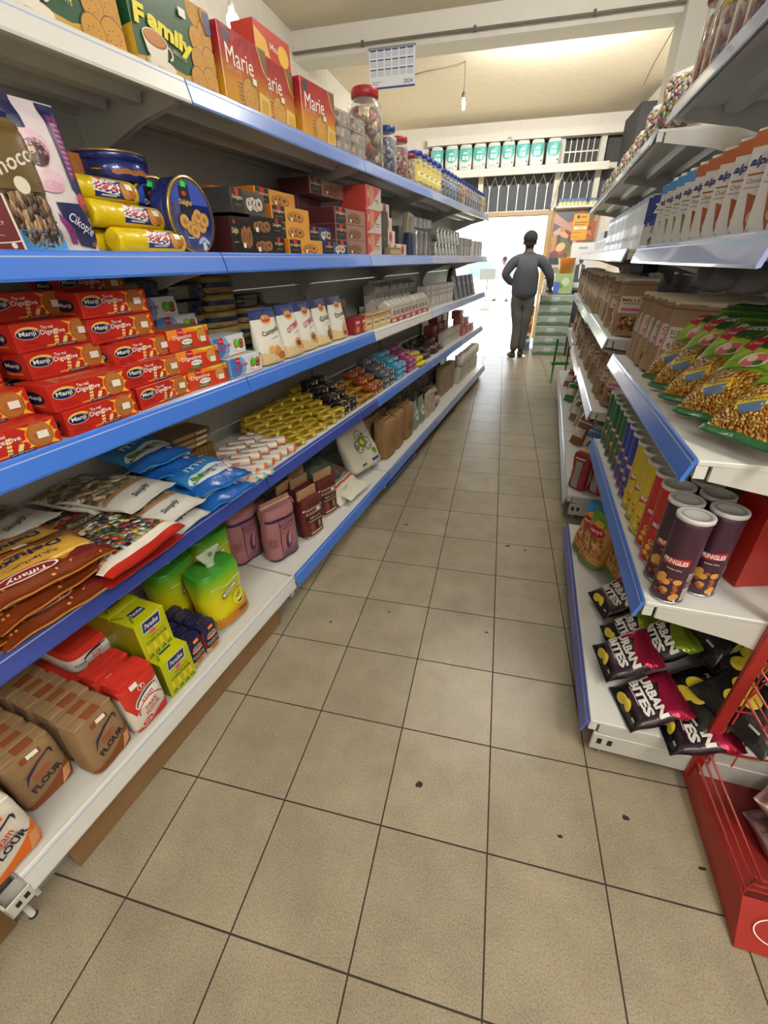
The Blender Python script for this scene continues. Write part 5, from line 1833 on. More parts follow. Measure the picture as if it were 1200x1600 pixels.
a += [('E', .28, .70, .24, .10, ink('d8b9c8')), ('E', .28, .66, .20, .085, ink('9a6f86')), ('E', .28, .64, .17, .075, ink('3c2620')), ('E', .20, .67, .06, .03, ink('c7a98f')), ('E', .34, .50, .26, .05, ink('d8b9c8')), ('E', .34, .44, .2, .04, ink('c79db3')),
      ('P', [(.30, .34), (.72, .34), (.98, .10), (.90, .03), (.62, .05), (.34, .24)], ink('1e2450')), ('P', [(.28, .27), (.50, .16), (.56, .06), (.46, .06), (.28, .22)], ink('7a2f6c')), ('T', 'Cikople', .66, .19, .09, ink('d9dbe6'), .5, -32, .1),
      ('E', .84, .36, .11, .06, ink('b23c4c')), ('E', .88, .30, .08, .05, ink('3b2a18')), ('T', 'NEW', .9, .06, .03, ink('c78a2c'), .1)]
k = bag('chocolate_drink_pack', 'cereal pack', None, .12, .285, .06, M('d6cdd3', rough=.28, bump=(16, .3)), a, 'pillow', amp=.004, seed=203)
LA.put(k.use('tall white and purple chocolate pack with navy panels, right of the card'), .775, -.135, za, 6, rx=-4)
# yellow biscuit rolls
YR = M('d8bd18', rough=.2, bump=(40, .35), spec=.6)


def roll_kind(L, r):
    root = thing('biscuit_roll')
    b = MB()
    prof = [(.001, 0), (r * .75, .0), (r * .97, .004), (r, .012), (r, L - .012), (r * .97, L - .004), (r * .75, L), (.001, L)]
    rows = []
    for rr, x in prof:
        rows.append([(x - L / 2, r + rr * math.cos(2 * PI * j / 24 + PI), r + rr * math.sin(2 * PI * j / 24 + PI)) for j in range(24)])
    b.grid(rows, YR, True, True)
    # crumpled pleats of the end wrap
    for s_ in (-1, 1):
        for j in range(18):
            a0 = 2 * PI * j / 18
            x = s_ * (L / 2 + .0006)
            b.add([(x, r, r), (x + s_ * .0012, r + r * .8 * math.cos(a0), r + r * .8 * math.sin(a0)), (x, r + r * .8 * math.cos(a0 + .2), r + r * .8 * math.sin(a0 + .2))], [(0, 1, 2)], YR)

    def mp(x, q, l):
        a_ = q / r
        return (x, r - (r + l) * math.cos(a_), r + (r + l) * math.sin(a_))
    its = [('P', [(.36, .18), (.95, .18), (.95, .86), (.60, .90), (.36, .60)], ink('1f2e7a')), ('P', [(.34, .40), (.72, .30), (.76, .86), (.40, .90)], WHITE), ('T', 'Marie', .54, .62, .36, ink('c0272b'), .34, 0, .15, .03), ('E', .50, .94, .05, .10, ink('b3242c')), ('R', .45, .24, .22, .06, ink('c9ccd8'))]
    its += cookie(.84, .52, .085, COOK, 6, .34) + [('E', .93, .52, .06, .30, COOK2)]
    b.art(its, L * .9, r * 2.0, mp, x0=-L * .45, z0=-r * .9, sub=.012, base=.0006)
    b.build('wrapper', root)
    q = MB()
    q.art([('R', 0, 0, 1, 1, STICK)], .022, .014, mp, x0=L * .30, z0=r * .2, sub=.01, base=.0026)
    q.build('price_sticker', root)
    return Kind(root, 'biscuit roll', 'yellow biscuit rolls heaped on the eye level shelf')


rk_ = roll_kind(.240, .0305)
for lab, s, t, z, yaw, ry in [('lowest in front, dark blue panel', 1.00, -.125, .0, -2, 0), ('second layer, red script on white', .965, -.150, .057, -4, 1), ('third layer behind, paler', .93, -.19, .114, -3, 0), ('lowest behind, only its end showing', .930, -.182, .0, 4, 0),
                              ('at the back beside the white purple pack', .90, -.245, .114, 3, 0), ('lowest at the back', .93, -.24, .0, 0, 0), ('second layer at the back', .93, -.215, .057, 0, 0)]:
    LA.put(rk_.use('yellow biscuit roll, ' + lab), s, t, za + z, yaw, ry=ry)
a = cookie(.5, .5, .3, COOK, 8) + cookie(.8, .45, .25, COOK2, 6) + [('R', 0, 0, 1, .12, ink('2a2f6c'))]
k = carton('cookie_carton', 'biscuit box', None, .17, .055, .10, card('d0a83a'), a, sticker=(.62, .4, STICK))
LA.put(k.use('yellow cookie carton on top of the rolls, touching the white purple pack'), .905, -.30, za + .178, 0)
# blue butter cookie tins
TB = M('1b2a74', rough=.22, metal=.3, coat=.4)
TG = M('b99a58', rough=.25, metal=.8)


def tin_kind(r, h):
    root = thing('cookie_tin')
    b = MB()
    b.lathe([(r - .004, 0), (r, .003), (r, h - .022), (r - .003, h - .02)], TB, 40)
    its = []
    for i in range(5):
        its += [('E', .30 + i * .08, .42 + .06 * (i % 2), .055, .16, COOK2), ('E', .30 + i * .08, .44 + .06 * (i % 2), .03, .09, ink('8a5a28'))]
    its += [('R', .05, .2, .12, .6, ink('0d1026')), ('T', 'Delights', .11, .55, .12, ink('c9a85c'), .1), ('R', .8, .2, .1, .5, ink('3b56a8'))]
    b.art(its, 2.8, h - .03, lambda q, z, l: ((r + l) * math.sin(q), -(r + l) * math.cos(q), z), x0=-1.4, z0=.004, sub=.09)
    b.build('tin_body', root)
    b = MB()
    b.lathe([(r - .001, h - .022), (r + .002, h - .021), (r + .002, h - .003), (r - .002, h), (r - .006, h + .0005), (r - .008, h - .001), (.0001, h - .001)], TB, 40)
    ring = [(.955, .90)]
    for o_, i_ in ring:
        n_ = 40
        p1 = [(r * o_ * math.cos(2 * PI * i / n_), r * o_ * math.sin(2 * PI * i / n_), h - .0006) for i in range(n_)]
        p2 = [(r * i_ * math.cos(2 * PI * i / n_), r * i_ * math.sin(2 * PI * i / n_), h - .0006) for i in range(n_)]
        b.add(p1 + p2, [(i, (i + 1) % n_, n_ + (i + 1) % n_, n_ + i) for i in range(n_)], TG)
    b.lathe([(r + .0022, h - .004), (r + .003, h - .002), (r + .001, h + .001), (r - .004, h + .0012)], TG, 40, caps=False)
    t_ = [('P', arc(.5, .5, .44, .44, 20, 160, 14), ink('2a49b0')), ('P', [(.28, .86), (.52, .90), (.52, .50), (.28, .50)], ink('0d1026')), ('T', 'Delights', .40, .66, .09, ink('d3b56a'), .28, 0, .1, .02), ('E', .40, .78, .05, .03, ink('b3242c'))]
    for i, (x, y) in enumerate([(.30, .42), (.42, .34), (.56, .44), (.68, .38), (.50, .30), (.62, .50), (.76, .46)]):
        t_ += [('E', x, y, .11, .10, ink('7d5a24')), ('E', x, y, .10, .09, M('c99a52', rough=.6, vary=.2)), ('E', x, y, .045, .04, ink('9a6a30'))]
    t_ += [('E', .60, .18, .09, .03, ink('9fb6e0'), 30), ('E', .72, .18, .09, .03, ink('9fb6e0'), -30), ('P', [(.62, .16), (.70, .16), (.72, .04), (.62, .05)], ink('b9c4dc')), ('R', .36, .86, .10, .07, STG), ('R', .3, .2, .14, .02, ink('9fb6e0'))]
    b.art(t_, 2 * r, 2 * r, lambda x, y, l: (x, y, h - .0005 + l), x0=-r, z0=-r, step=.00003)
    b.build('lid', root)
    return Kind(root, 'biscuit tin', 'round blue biscuit tins')


tk = tin_kind(.098, .068)
o = tk.use('round dark blue biscuit tin lying flat on the yellow rolls')
LA.put(o, 1.075, -.31, za + .176)
o = tk.use('round blue biscuit tin standing upright, cookie picture facing the aisle')
LA.put(o, 1.172, -.205, za + .1005, -3, rx=90)
o = tk.use('round blue biscuit tin standing upright behind the first tin')
LA.put(o, 1.135, -.285, za + .1005, 3, rx=90)
k = carton('dark_biscuit_box', 'biscuit box', None, .23, .19, .10, M('2c2422', rough=.4), [('R', .1, .3, .8, .4, ink('3c302c'))])
LA.put(k.use('dark brown box standing behind the upright blue tins'), 1.22, -.325, za)
# cookie gift boxes
blk = M('1d191b', rough=.28)


def delights(W, H, D, base, pic, n=4, endc=None, nm='delights_box', group=None, flip=False, sticker=True):
    x0 = .02 if not flip else .66
    a_ = [('R', x0, .03, .30, .94, ink('0f0d10')), ('E', x0 + .15, .86, .05, None, ink('b3242c')), ('T', 'Delights', x0 + .15, .62, .20, ink('cdbb88'), .27, 0, .15, .02), ('R', x0 + .06, .32, .18, .03, ink('8d8468'))]
    cx = .66 if not flip else .33
    for i in range(n):
        a_ += [('E', cx - .16 + i * .10, .42 + .06 * (i % 2), .12, .30, ink('3a2010')), ('E', cx - .16 + i * .10, .44 + .06 * (i % 2), .105, .27, pic), ('E', cx - .16 + i * .10, .46 + .06 * (i % 2), .04, .10, ink('4a2c18'))]
    return carton(nm, 'biscuit box', group, W, H, D, base, a_, None, None, mats={'L': endc or base, 'R': endc or base}, sticker=(cx - .2, .25, STICK, .014, .014) if sticker else None)


ck, cko, ckb = M('8a5c34', rough=.6, vary=.3), M('b9813c', rough=.6, vary=.2), M('c7c0b4', rough=.5, vary=.2)
d_black = delights(.125, .112, .19, blk, ck, group='dark cookie gift boxes', endc=M('3c1a1c', rough=.4))
LA.put(d_black.use('dark cookie gift box, near lower one beside the blue tin'), 1.395, -.125, za)
d_dark = delights(.205, .060, .17, blk, ck, group='dark cookie gift boxes', flip=True)
for i in range(2):
    LA.put(d_dark.use('flat dark cookie gift box, %s of the two beside the orange ones' % ['lower', 'upper'][i]), 1.555, -.128, za + .061 * i, 0)
d_up = delights(.235, .070, .15, M('3a393b', rough=.2, coat=.4), ckb, group='dark cookie gift boxes')
LA.put(d_up.use('grey black cookie gift box lying across the lower dark boxes'), 1.47, -.135, za + .123, -7)
k = carton('black_carton', 'box', None, .09, .19, .12, blk, [('R', .2, .2, .6, .5, ink('2a2628'))])
LA.put(k.use('black carton standing at the back beside the blue tins'), 1.335, -.32, za)
orc = M('c1701f', rough=.35)
d_or = delights(.315, .0565, .19, M('cf9436', rough=.3), cko, 3, orc, group='orange cookie gift boxes')
for lab, s, t, lv in [('lowest, on the shelf', 1.835, -.128, 0), ('second, resting on the lowest', 1.765, -.150, 1), ('third of the stack', 1.795, -.165, 2), ('topmost with white glare', 1.77, -.215, 3)]:
    LA.put(d_or.use('orange cookie gift box, ' + lab), s, t, za + lv * .0572, -3)
oc = carton('orange_carton', 'box', 'plain orange cartons at the back', .085, .235, .12, orc, [('R', .1, .1, .8, .05, ink('a85c14'))])
for i in range(2):
    LA.put(oc.use('plain orange carton standing at the back, %s from the near end' % NTH[i]), 1.60 + i * .09, -.365, za)
d_bl = delights(.265, .056, .17, M('34457e', rough=.3), ckb, 3, M('27346a', rough=.3), group='blue cookie gift boxes')
for i in range(2):
    LA.put(d_bl.use('dusty blue cookie gift box, %s' % ['lower, on the shelf', 'upper, set back'][i]), 2.13 - i * .08, -.128 - i * .03, za + .0568 * i)
mr = M('4f2229', rough=.35)
mc = carton('maroon_carton', 'box', 'tall maroon cartons at the back', .115, .255, .13, mr, [('R', .04, .04, .92, .92, ink('56262d'))])
for i in range(5):
    LA.put(mc.use('tall plain maroon carton at the back, %s from the near end' % NTH[i]), 1.84 + i * .118, -.33, za)
d_mr = delights(.36, .066, .17, M('8f6a64', rough=.3), ck, 3, mr, group='maroon cookie gift boxes')
for i in range(3):
    LA.put(d_mr.use('maroon cookie gift box, %s of the stack by the red cartons' % ['bottom', 'middle', 'upper'][i]), 2.30, -.128, za + .067 * i)
LA.put(d_mr.use('maroon cookie gift box lying on the tall maroon cartons'), 2.30, -.25, za + .256, 0)
a = [('P', [(.0, 0), (1, 0), (1, 1), (.55, .45), (.3, .2)], ink('bdb7ac')), ('P', [(.25, .95), (.5, .95), (.5, .3), (.25, .15)], ink('b98a66')), ('R', .56, .40, .3, .05, ink('4b4b48')), ('R', .62, .30, .22, .04, ink('6b6b66')), ('R', .1, .5, .1, .3, ink('d6a79a'))]
rc = carton('red_white_carton', 'box', 'red and white cartons in a stack', .215, .108, .15, card('b8443c'), a)
for i in range(3):
    LA.put(rc.use('red and white carton with diagonal print, %s of the stack of three' % ['bottom', 'middle', 'top'][i]), 2.605, -.128, za + .109 * i)
# white flower-printed packs beside a black carton
k = carton('black_tea_carton', 'box', None, .10, .225, .14, M('23262a', rough=.4), [('R', .3, .38, .4, .03, ink('6d7075'))])
LA.put(k.use('black carton between the red white cartons and the rose packs'), 2.775, -.13, za)
k = carton('brown_snack_tray', 'box', None, .20, .045, .09, M('8a7a58', rough=.5, vary=.25), [('R', .05, .2, .9, .5, ink('b3a06c'))])
LA.put(k.use('low brown tray in front of the black carton'), 2.86, -.055 - .04, za)
a = [('E', .5, .5, .20, None, ink('b3574c')), ('E', .5, .5, .10, None, ink('7c2f2a')), ('R', .1, .1, .8, .06, ink('a89e94'))]
fw = carton('rose_print_pack', 'box', 'white packs with a rose print', .16, .068, .12, M('cfc9c0', rough=.4), a)
for i, (s, z) in enumerate([(2.98, 0), (3.15, 0), (2.95, .069), (2.92, .138), (2.90, .207), (2.76, .255)]):
    LA.put(fw.use('white pack with red rose print, %s' % ['bottom left', 'bottom right', 'second layer', 'third layer', 'top of the stack', 'single one on the black carton'][i]), s, -.14 - .01 * i, za + z)
k = bag('tilted_pack', 'packet', None, .12, .20, .05, M('8d8674', rough=.5, vary=.1), [('R', .1, .1, .5, .8, ink('6d6656'))], 'block', amp=.003, seed=211)
LA.put(k.use('grey brown packet leaning sideways above the silver wrapped packs'), 3.38, -.17, za + .06, 0, ry=8)
k = carton('olive_carton', 'box', None, .10, .165, .10, M('77713c', rough=.5), None)
LA.put(k.use('olive green carton behind the rose print packs'), 3.22, -.26, za)
k = carton('cream_display_box', 'box', None, .22, .095, .12, M('c9bfa8', rough=.5), [('E', .7, .6, .05, None, ink('8a3a2c'))])
LA.put(k.use('cream box high at the back under the top shelf'), 3.62, -.36, za + .20)
k = carton('grey_stack_box', 'box', 'grey cartons at the back of the eye level shelf', .20, .10, .14, M('8d9091', rough=.5, vary=.05), [('R', .1, .3, .8, .3, ink('7a7d80'))])
for i in range(8):
    LA.put(k.use('plain grey carton, %s column from near, %s layer' % (NTH[i // 2], ['lower', 'upper'][i % 2])), 3.62 + (i // 2) * .215, -.31, za + .101 * (i % 2))
nav = bag('navy_coffee_pack', 'packet', None, .12, .14, .06, M('26304f', rough=.3, bump=(20, .3)), [('R', .3, .2, .5, .5, ink('3d4a70'))], 'block', amp=.004, seed=214)
LA.put(nav.use('navy packet between the rose packs and the silver packs'), 3.29, -.115, za)
st = bag('striped_foil_pack', 'packet', 'silver and black striped packs', .11, .155, .06, foil('c6c8cc'), [('P', [(.1 + i * .2, 0), (.2 + i * .2, 0), (.28 + i * .2, 1), (.16 + i * .2, 1)], ink('22242a')) for i in range(4)], 'block', amp=.008, seed=215)
row(LA, st, 'silver pack with black wavy stripes, {} from the near end', 3.42, 3.66, 3, -.115, za)
wt = carton('white_towel_pack', 'packet', 'pale packs on the grey cartons', .11, .075, .09, M('c9cdd0', rough=.5), [('R', .1, .1, .2, .8, ink('eceef0')), ('R', .5, .2, .3, .5, ink('a3a8ac'))])
row(LA, wt, 'pale pack on top of the grey cartons, {} from the near end', 3.66, 4.30, 6, -.30, za + .203)
cn = can_kind('food_tin', 'tin', 'round tins lying on their sides', .05, .11, M('8d9294', rough=.3, metal=.6), M('b9bcbe', rough=.25, metal=.8), ink('7a7d80'))
n = 0
for i in range(7):
    for q in range(2):
        LA.put(cn.use('round metal tin lying with its lid to the aisle, %s from near, %s row' % (NTH[i], ['lower', 'upper'][q])), 3.86 + i * .112 + q * .05, -.24 + .02, za + .052 + q * .092, 0, rx=90)
gt_ = carton('grey_upright_box', 'box', 'upright grey boxes near the far end', .11, .16, .10, M('85898b', rough=.5, vary=.05), [('R', .62, .05, .3, .5, ink('d0d4d6')), ('R', .1, .6, .4, .2, ink('70757a'))])
row(LA, gt_, 'upright grey box near the far end of the eye level shelf, {} from near', 4.86, 5.30, 4, -.13, za)
zb_ = carton('zebra_print_box', 'box', 'black and white patterned boxes', .13, .15, .08, M('d0d0cc', rough=.5), [('P', [(.05 + i * .17, 0), (.13 + i * .17, 0), (.10 + i * .17, .35), (.18 + i * .17, .65), (.1 + i * .17, 1), (.02 + i * .17, 1), (.08 + i * .17, .65), (.02 + i * .17, .35)], ink('22221f')) for i in range(6)])
row(LA, zb_, 'black and white zebra patterned box at the far end, {} from near', 5.52, 5.90, 3, -.13, za)
# ------------------------------------------------------------------ left run, top shelf
zt_ = ZL['T'] + .001
LT = Sh(LR, -.008)
GN, BISC = ink('1f4429'), M('c08f3c', rough=.6, vary=.2)
W, H, D = .315, .192, .10
a = [('P', [(0, .0), (1, 0), (1, .3), (.55, .12), (.2, .16), (0, .1)], ink('c39a3c'))]
for x, y, r_ in [(.80, .92, .10), (.92, .70, .10), (.78, .60, .09), (.93, .42, .10), (.76, .36, .09), (.90, .16, .11), (.72, .12, .10), (.97, .92, .09)]:
    a += cookie(x, y, r_, BISC, 8)
a += [('E', .25, .09, .17, .085, ink('b9ab96')), ('E', .26, .10, .15, .07, ink('e3dccd')), ('P', [(.08, .34), (.36, .34), (.33, .18), (.27, .10), (.17, .10), (.11, .18)], ink('e6dfd2')), ('E', .22, .34, .14, .095, ink('e9e3d8')), ('E', .22, .34, .13, .085, ink('8a5322')), ('E', .22, .35, .118, .072, ink('b97a38')),
      ('P', arc(.36, .26, .05, .075, -90, 90, 8) + arc(.36, .26, .032, .05, 90, -90, 8), ink('d6cdbd')), ('P', [(.20, .05), (.48, .03), (.48, .05), (.20, .08)], ink('9c9486')),
      ('T', 'F', .09, .52, .21, ink('e2d422'), .13, 0, .1, .05), ('T', 'amily', .43, .46, .25, ink('e2d422'), .52, -8, .1, .05), ('T', 'BISCUITS', .50, .30, .04, ink('c7b98a'), .16, -8), ('P', [(.90, .96), (1, .98), (1, .74), (.92, .72)], ink('2f2f6a')), ('E', .40, .90, .07, .07, ink('a8242c'))]
sd = [('P', [(0, 0), (1, 0), (1, .40), (0, .34)], ink('c7a02c')), ('P', [(.2, .02), (.8, .02), (.8, .3), (.5, .24)], BISC), ('T', 'Family', .5, .75, .06, ink('d0c46a'), .6)]
fam = carton('family_biscuit_box', 'biscuit box', 'big green family biscuit boxes', W, H, D, card('244d30'), a, sd, sticker=(.60, .80, STICK, .026, .018))
LT.put(fam.use('big green biscuit box with tea cup and cookies, second from the near end'), 1.248, -.130, zt_, -2)
LT.put(fam.use('big green biscuit box with tea cup, nearest, cut by the top photo edge'), .905, -.130, zt_, -1)
LT.put(fam.use('big green biscuit box hardly showing at the near upper left corner'), .575, -.130, zt_, 0)
# red Marie boxes
MRM = ramp_z('marie', [(0, 'c9922f'), (.06, 'c58a2c'), (.12, 'a83a2a'), (.17, '9c1f2a'), (.30, '98202c')], rough=.25)
W, H, D = .262, .188, .09
a = [('P', [(.80, 1), (.90, .74), (1, .62), (1, 1)], ink('6d4c22')), ('P', [(.78, 1), (.88, .72), (1, .60), (1, .62), (.90, .74), (.80, 1)], ink('d2b03a')), ('E', .14, .88, .07, None, ink('3a2a3c')), ('T', 'Marie', .38, .66, .25, WHITE, .56, 0, 0, .0), ('T', 'BISCUITS', .24, .49, .05, ink('d98a8a'), .28)]
for i in range(6):
    a += [('R', .28, .08 + i * .055, .17, .03, ink('7d5526')), ('R', .28, .095 + i * .055, .17, .025, BISC)]
a += cookie(.53, .24, .17, BISC, 9) + [('P', [(.70, .06), (.98, .06), (.98, .34), (.74, .38)], ink('d9b85c')), ('P', [(.76, .10), (.94, .10), (.94, .28), (.78, .30)], ink('c79a3c'))]
sd = [('E', .5, .86, .2, .05, ink('3a2a3c')), ('E', .5, .45, .25, .10, BISC)]
mar = carton('marie_biscuit_box', 'biscuit box', 'red biscuit boxes on the top shelf', W, H, D, MRM, a, sd, sticker=(.62, .47, STICK, .022, .016))
for lab, s, t, yaw in [('nearest, beside the green box', 1.562, -.130, -2), ('second, partly hidden by the nearest', 1.765, -.150, -2), ('third, beside the clear cookie packs', 2.050, -.128, 3)]:
    LT.put(mar.use('big red biscuit box with golden base, ' + lab), s, t, zt_, yaw)
a = [('P', [(0, 0), (.4, 0), (.3, .6), (0, .8)], ink('d9a22c')), ('T', 'Maxi', .55, .5, .22, ink('d8c9c0'), .3), ('E', .78, .42, .16, .34, ink('e0b22c')), ('R', 0, 0, 1, .06, WHITE)]
k = carton('small_red_box', 'biscuit box', None, .24, .085, .09, card('b5301f'), a)
LT.put(k.use('small red and yellow box lying on the second red biscuit box'), 1.80, -.165, zt_ + .1885, -2)
# clear cookie packs
CK = cells('cookies', ['8a5a34', 'b98a5c', '5d3c24', 'cdb28c', 'd8cfc0'], 45, bump=.8)


def clear_pack(label, s, t, z, W=.13, H=.165, D=.12):
    root = thing('clear_cookie_pack')
    b = MB()
    b.box(-W / 2, W / 2, 0, D, 0, H, clear_plastic(a=.18), c=.012)
    for i in range(4):
        b.box(-W / 2 - .002, W / 2 + .002, -.002, D + .002, .02 + i * H * .26, .024 + i * H * .26, clear_plastic(a=.3))
    b.build('clear_tray', root)
    for q in range(3):
        b = MB()
        b.box(-W * .44, W * .44, D * .06, D * .94, .006 + q * H * .32, .004 + (q + 1) * H * .32 - .006, CK, c=.008)
        b.build('cookies', root)
    tag(root, label, 'cookie pack', 'clear cookie packs on the top shelf')
    LT.put(root, s, t, z, 4)


clear_pack('clear plastic pack of brown cookies, near one beside the red box', 2.30, -.130, zt_)
clear_pack('clear plastic pack of pale cookies, beside the big red lidded jar', 2.45, -.122, zt_)
k = jar_kind('small_blue_lid_jar', 'jar', None, .035, .17, CK, M('26409a', rough=.35))
LT.put(k.use('small jar with blue lid half hidden between red box and clear packs'), 2.235, -.25, zt_)
# big jar with red lid
mixj = cells('jarmix', ['8a6a4c', 'c9b28c', '5d3a30', 'b04038', 'd8c8a8', '6d4a5a'], 32, bump=1)
bj = jar_kind('big_sweet_jar', 'jar', None, .092, .335, mixj, M('a02326', rough=.35), neck=.70, seg=28)
LT.put(bj.use('big clear jar with red screw lid full of wrapped sweets'), 2.70, -.195, zt_)
jk = {}


def jar(key, r, H, con, lid, wrap=None):
    if key not in jk:
        jk[key] = jar_kind('sweet_jar', 'jar', 'sweet jars along the top shelf', r, H, con, M(lid, rough=.35), wrap=wrap, seg=18)
    return jk[key]


nut = cells('nuts', ['a88450', 'c7a878', '8a6438', 'd6c298'], 70, bump=.8)
redm = cells('redmix', ['8a3038', 'a86a5c', 'c7b0a0', '5a2a30'], 60, bump=.8)
blum = cells('bluemix', ['3a6fb5', '5a98d0', 'c0ccd8', '2a4a80'], 60, bump=.8)
yelm = cells('yelmix', ['c2a83a', 'd8cc7a', '8a7a34', 'd8d2b8'], 60, bump=.8)
prm = cells('purmix', ['4a4a6a', '7a7a94', 'a8a8b8', '33334c'], 60, bump=.8)
LT.put(jar('b1', .05, .225, prm, '2c3f96').use('tall jar with blue lid beside the big red lidded jar'), 2.935, -.165, zt_)
LT.put(jar('b2', .05, .20, blum, 'd8d8d8').use('jar with pale lid between the blue and red lidded jars'), 3.055, -.20, zt_)
LT.put(jar('r1', .062, .225, redm, 'a02a2c').use('jar with red lid and dark red sweets'), 3.20, -.19, zt_)
LT.put(jar('b3', .045, .16, nut, 'a02a2c').use('small jar just past the red lidded jar'), 3.335, -.165, zt_)
yw_ = (.15, .62, ink('d2c26a'), [('R', .05, .3, .9, .3, ink('e8dfae')), ('R', .3, .40, .4, .12, ink('5d6a2c'))])
yj = jar('y', .055, .195, yelm, '2c3fa0', yw_)
for i in range(5):
    LT.put(yj.use('blue lidded jar with yellow label, %s from the near end' % NTH[i]), 3.46 + i * .125, -.165 - .035 * (i % 2 == 1) * 0, zt_)
for i in range(16):
    con, key = [(prm, 'p'), (redm, 'q'), (blum, 'u'), (blum, 'u'), (prm, 'p'), (redm, 'q'), (nut, 'n'), (redm, 'q')][i % 8] if i > 1 else (prm, 'p')
    LT.put(jar('far' + key, .05, .19, con, '33479c').use('blue lidded sweet jar at the far end of the top shelf, %s from near' % NTH[i]), 4.14 + i * .118, -.165, zt_)
# ------------------------------------------------------------------ right run, tube crisps
zRC, zRB, zRA, zRT, zRD = ZR['C'] + .001, ZR['B'] + .001, ZR['A'] + .001, ZR['T'] + .001, ZR['D'] + .001
LIDM, LIDK = M('cfd0ce', rough=.35, bump=(20, .05)), ink('55585a')


def tube_kind(c_, tagc, chips, key):
    base = M(c_, rough=.28, spec=.6)
    mp_w, H, r = 4.4, .235, .0375
    a = []
    cx = .60                                           # brand panel towards the aisle, information panel behind it

    def T(s_, x, y, h, col, w):
        return ('T', s_, x, y, h, col, w, 0, 0, .03)
    a += [('P', [(cx - .19, .46), (cx + .19, .50), (cx + .19, .58), (cx - .19, .54)], tagc), T('PRINGLES', cx, .52, .055, WHITE, .34), T(key, cx + .02, .43, .025, ink('d8c8b8'), .2)]
    rr = random.Random(len(key) * 7)
    for i in range(9):
        a += [('E', cx - .16 + .32 * rr.random(), .07 + .30 * rr.random(), .055, .035, chips), ('E', cx - .16 + .32 * rr.random(), .07 + .25 * rr.random(), .035, .02, ink('a0502a'))]
    px = .90
    a += [('R', px - .07, .30, .15, .10, ink('b9a9b0')), ('R', px - .07, .05, .15, .16, ink('d8d2d2'))]
    a += [('R', px - .065, .055 + i * .018, .14, .008, ink('5a5058')) for i in range(8)] + [('R', px - .065, .31 + i * .016, .14, .006, ink('5a4a54')) for i in range(5)] + [('R', px - .07, .23 + i * .014, .14, .005, ink('b0a0aa')) for i in range(4)]
    a += [('R', px - .16, .03, .035, .045, ink('c9bfc4'))]
    return can_kind('crisp_tube', 'crisp tube', 'crisp tubes standing in a row', r, H, lambda z, th: base, LIDM, LIDK, a, (-2.2, 0, mp_w, H), seg=30, sub=.13)


tp = tube_kind('3e1f33', ink('b3242c'), ink('d09a4a'), 'texas bbq')
tr = tube_kind('b3241c', ink('8a1a16'), ink('e0b24a'), 'original')
ty = tube_kind('c9b322', ink('b3242c'), ink('e0c060'), 'cheesy cheese')
tb = tube_kind('2f3fa0', ink('a02a3a'), ink('d8b05a'), 'salt vinegar')
tg = tube_kind('2f6a3c', ink('a02a2c'), ink('d8c27a'), 'sour cream onion')
seqn = {}
for i in range(15):
    kd, nm = [(tp, 'dark purple')] * 2 and ([(tp, 'dark purple')] * 2 + [(tr, 'red')] * 2 + [(ty, 'yellow')] * 3 + [(tb, 'blue')] * 3 + [(tg, 'green')] * 5)[i]
    seqn[nm] = seqn.get(nm, 0) + 1
    R1.put(kd.use('%s crisp tube in the front row, %s of its colour from the camera' % (nm, NTH[seqn[nm] - 1])), .049 + i * .0800, -.086 + rnd.uniform(-.003, .003), zRC, 38 + rnd.uniform(-6, 6))
seqn = {}
for i in range(8):
    kd, nm = ([(tp, 'dark purple')] * 2 + [(tr, 'red')] * 3 + [(ty, 'yellow')] * 3)[i]
    seqn[nm] = seqn.get(nm, 0) + 1
    R1.put(kd.use('%s crisp tube in the second row, %s of its colour from the camera' % (nm, NTH[seqn[nm] - 1])), .100 + i * .080, -.166, zRC, 48 + rnd.uniform(-8, 8))
k = carton('red_snack_carton', 'box', None, .09, .25, .13, card('a3241c'), [('R', .08, .04, .84, .03, ink('8a1c16'))])
R1.put(k.use('tall red carton standing behind the purple crisp tubes'), .17, -.245, zRC, 20)
yb = bag('yellow_snack_bag', 'snack bag', 'yellow snack bags behind the red carton', .16, .20, .07, film('a89a22'), [('R', .2, .2, .55, .5, ink('cfc89a'))] + [('R', .24, .24 + i * .05, .45, .02, ink('8a7f2a')) for i in range(8)], 'block', amp=.01, seed=301)
for i in range(2):
    R1.put(yb.use('yellow snack bag behind the red carton, %s' % ['near', 'far'][i]), .21 + i * .18, -.345, zRC, 50)

